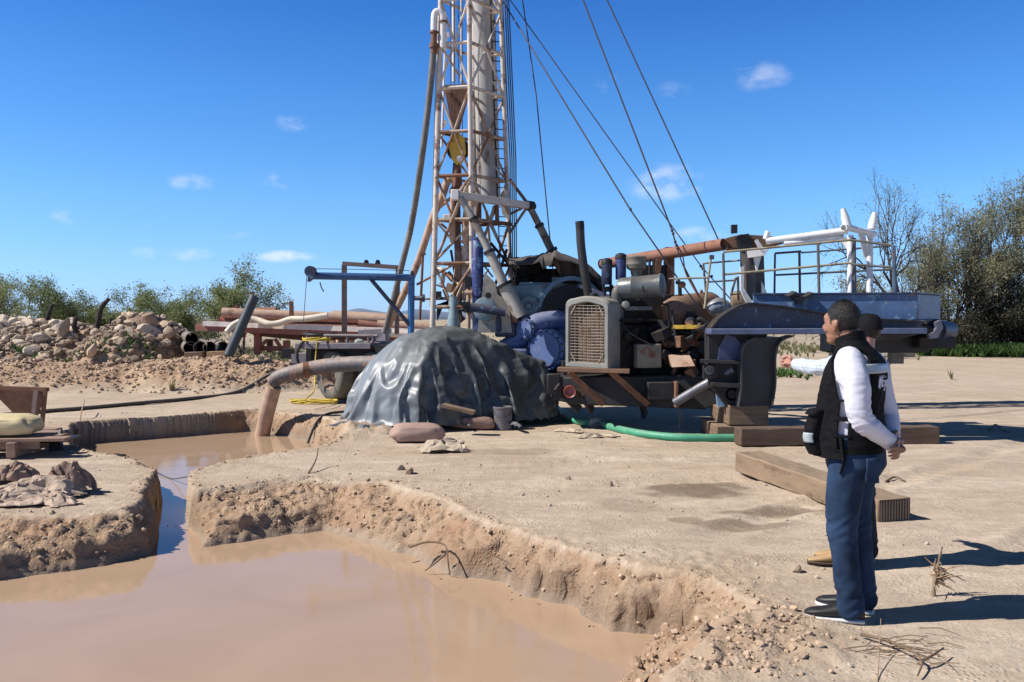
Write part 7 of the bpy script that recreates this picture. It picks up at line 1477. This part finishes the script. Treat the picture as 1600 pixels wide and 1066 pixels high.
hand(m, HP - hd * .02, hd, (0, 0, 1), hd.cross(V((0, 0, 1))), 1.05, point=True); hand(m, WR2, (.1, .05, -1), (1, 0, 0), (0, -1, 0), .2)
p2.out(meld(m, .0055, 3), 'body', mat('pinkish_skin', (.40, .20, .14), .1, ns=14, rough=.5), man2)
hairshell(p2, man2, HC2, .95, lambda p: p.z > (.05 if p.x > .02 else (.03 if p.x > -.02 else -.045)), spikes=0)
m = MB(); rings = []
for i in range(9):
    t = i / 8; rr_ = math.cos(t * math.pi / 2) ** .55; rings.append([V((HC2[0] - .010 + .108 * max(rr_, .05) * math.cos(k * .2618), HC2[1] + .088 * max(rr_, .05) * math.sin(k * .2618), 1.600 + .11 * math.sin(t * math.pi / 2))) for k in range(24)])
m.loft(rings); cp = p2.out(m, 'cap', mat('black_cap', (.007, .007, .009), .25, rough=.85, bump=.2, bs=90, spec=.2), man2, 60)
vs = []
for j in range(5):
    for k in range(13): a = R_(-62 + 124 * k / 12); r = .112 + .075 * j / 4 * math.cos(a * .9); vs.append(V((HC2[0] - .012 + r * math.cos(a), HC2[1] + .09 * (1 + .1 * j / 4) * math.sin(a) * 1.02, 1.612 - .012 * j / 4 - .02 * math.sin(a) ** 2)))
br = MB().add(vs, [(j * 13 + k, j * 13 + k + 1, (j + 1) * 13 + k + 1, (j + 1) * 13 + k) for j in range(4) for k in range(12)]); p2.out(br, 'cap_brim', MATS['black_cap'], man2, 180, .005)
m = MB(); m.loft([[ringpt(r, 2 * math.pi * k / 28) for k in range(28)] for r in [(.84, .005, .150, .180), (.98, .02, .152, .174), (1.10, .010, .145, .168), (1.22, .0, .140, .174), (1.32, -.008, .134, .182), (1.39, -.012, .115, .172), (1.43, -.005, .085, .11), (1.475, .012, .068, .07)]])
limb(m, [S2 + V((-.02, -.05, .0)), S2 + (E2 - S2) * .2, (S2 + E2) / 2, E2, (E2 + HP) / 2, HP - hd * .05], [.074, .068, .056, .048, .044, .036], 18); limb(m, [SR2 + V((0, .05, .01)), SR2 + V((-.01, -.03, -.06)), (SR2 + ER2) / 2, ER2, (ER2 + WR2) / 2, WR2 + V((0, 0, .05))], [.078, .086, .074, .064, .056, .046], 18)
p2.out(meld(m, .009, 3, lambda p: .007 * ridge(p, 9, (1, 1, 1.3)) + .004 * ridge(p, 17)), 'checked_shirt', PLAID, man2)
m = MB(); m.lathe((.015, 0, 1.44), (.1, 0, 1), [(0, .078), (.0, .084), (.05, .076), (.05, .068)], 20); p2.out(m, 'collar', PLAID, man2, 60)
jeans(p2, man2, JEAND, [([(-.005, .088, .84), (.018, .092, .66), (.02, .095, .50), (.0, .098, .32), (-.015, .10, .15), (-.015, .10, .075)], [.098, .092, .078, .070, .066, .066]), ([(-.005, -.088, .84), (.018, -.092, .66), (.012, -.095, .50), (-.004, -.098, .32), (-.02, -.10, .15), (-.02, -.10, .075)], [.098, .092, .078, .070, .066, .066])])
shoe(p2, man2, (.06, .10, 0), R_(40), True, mat('boot_sole', (.08, .05, .03), .2)); shoe(p2, man2, (.09, -.06, 0), R_(38), True, MATS['boot_sole'])
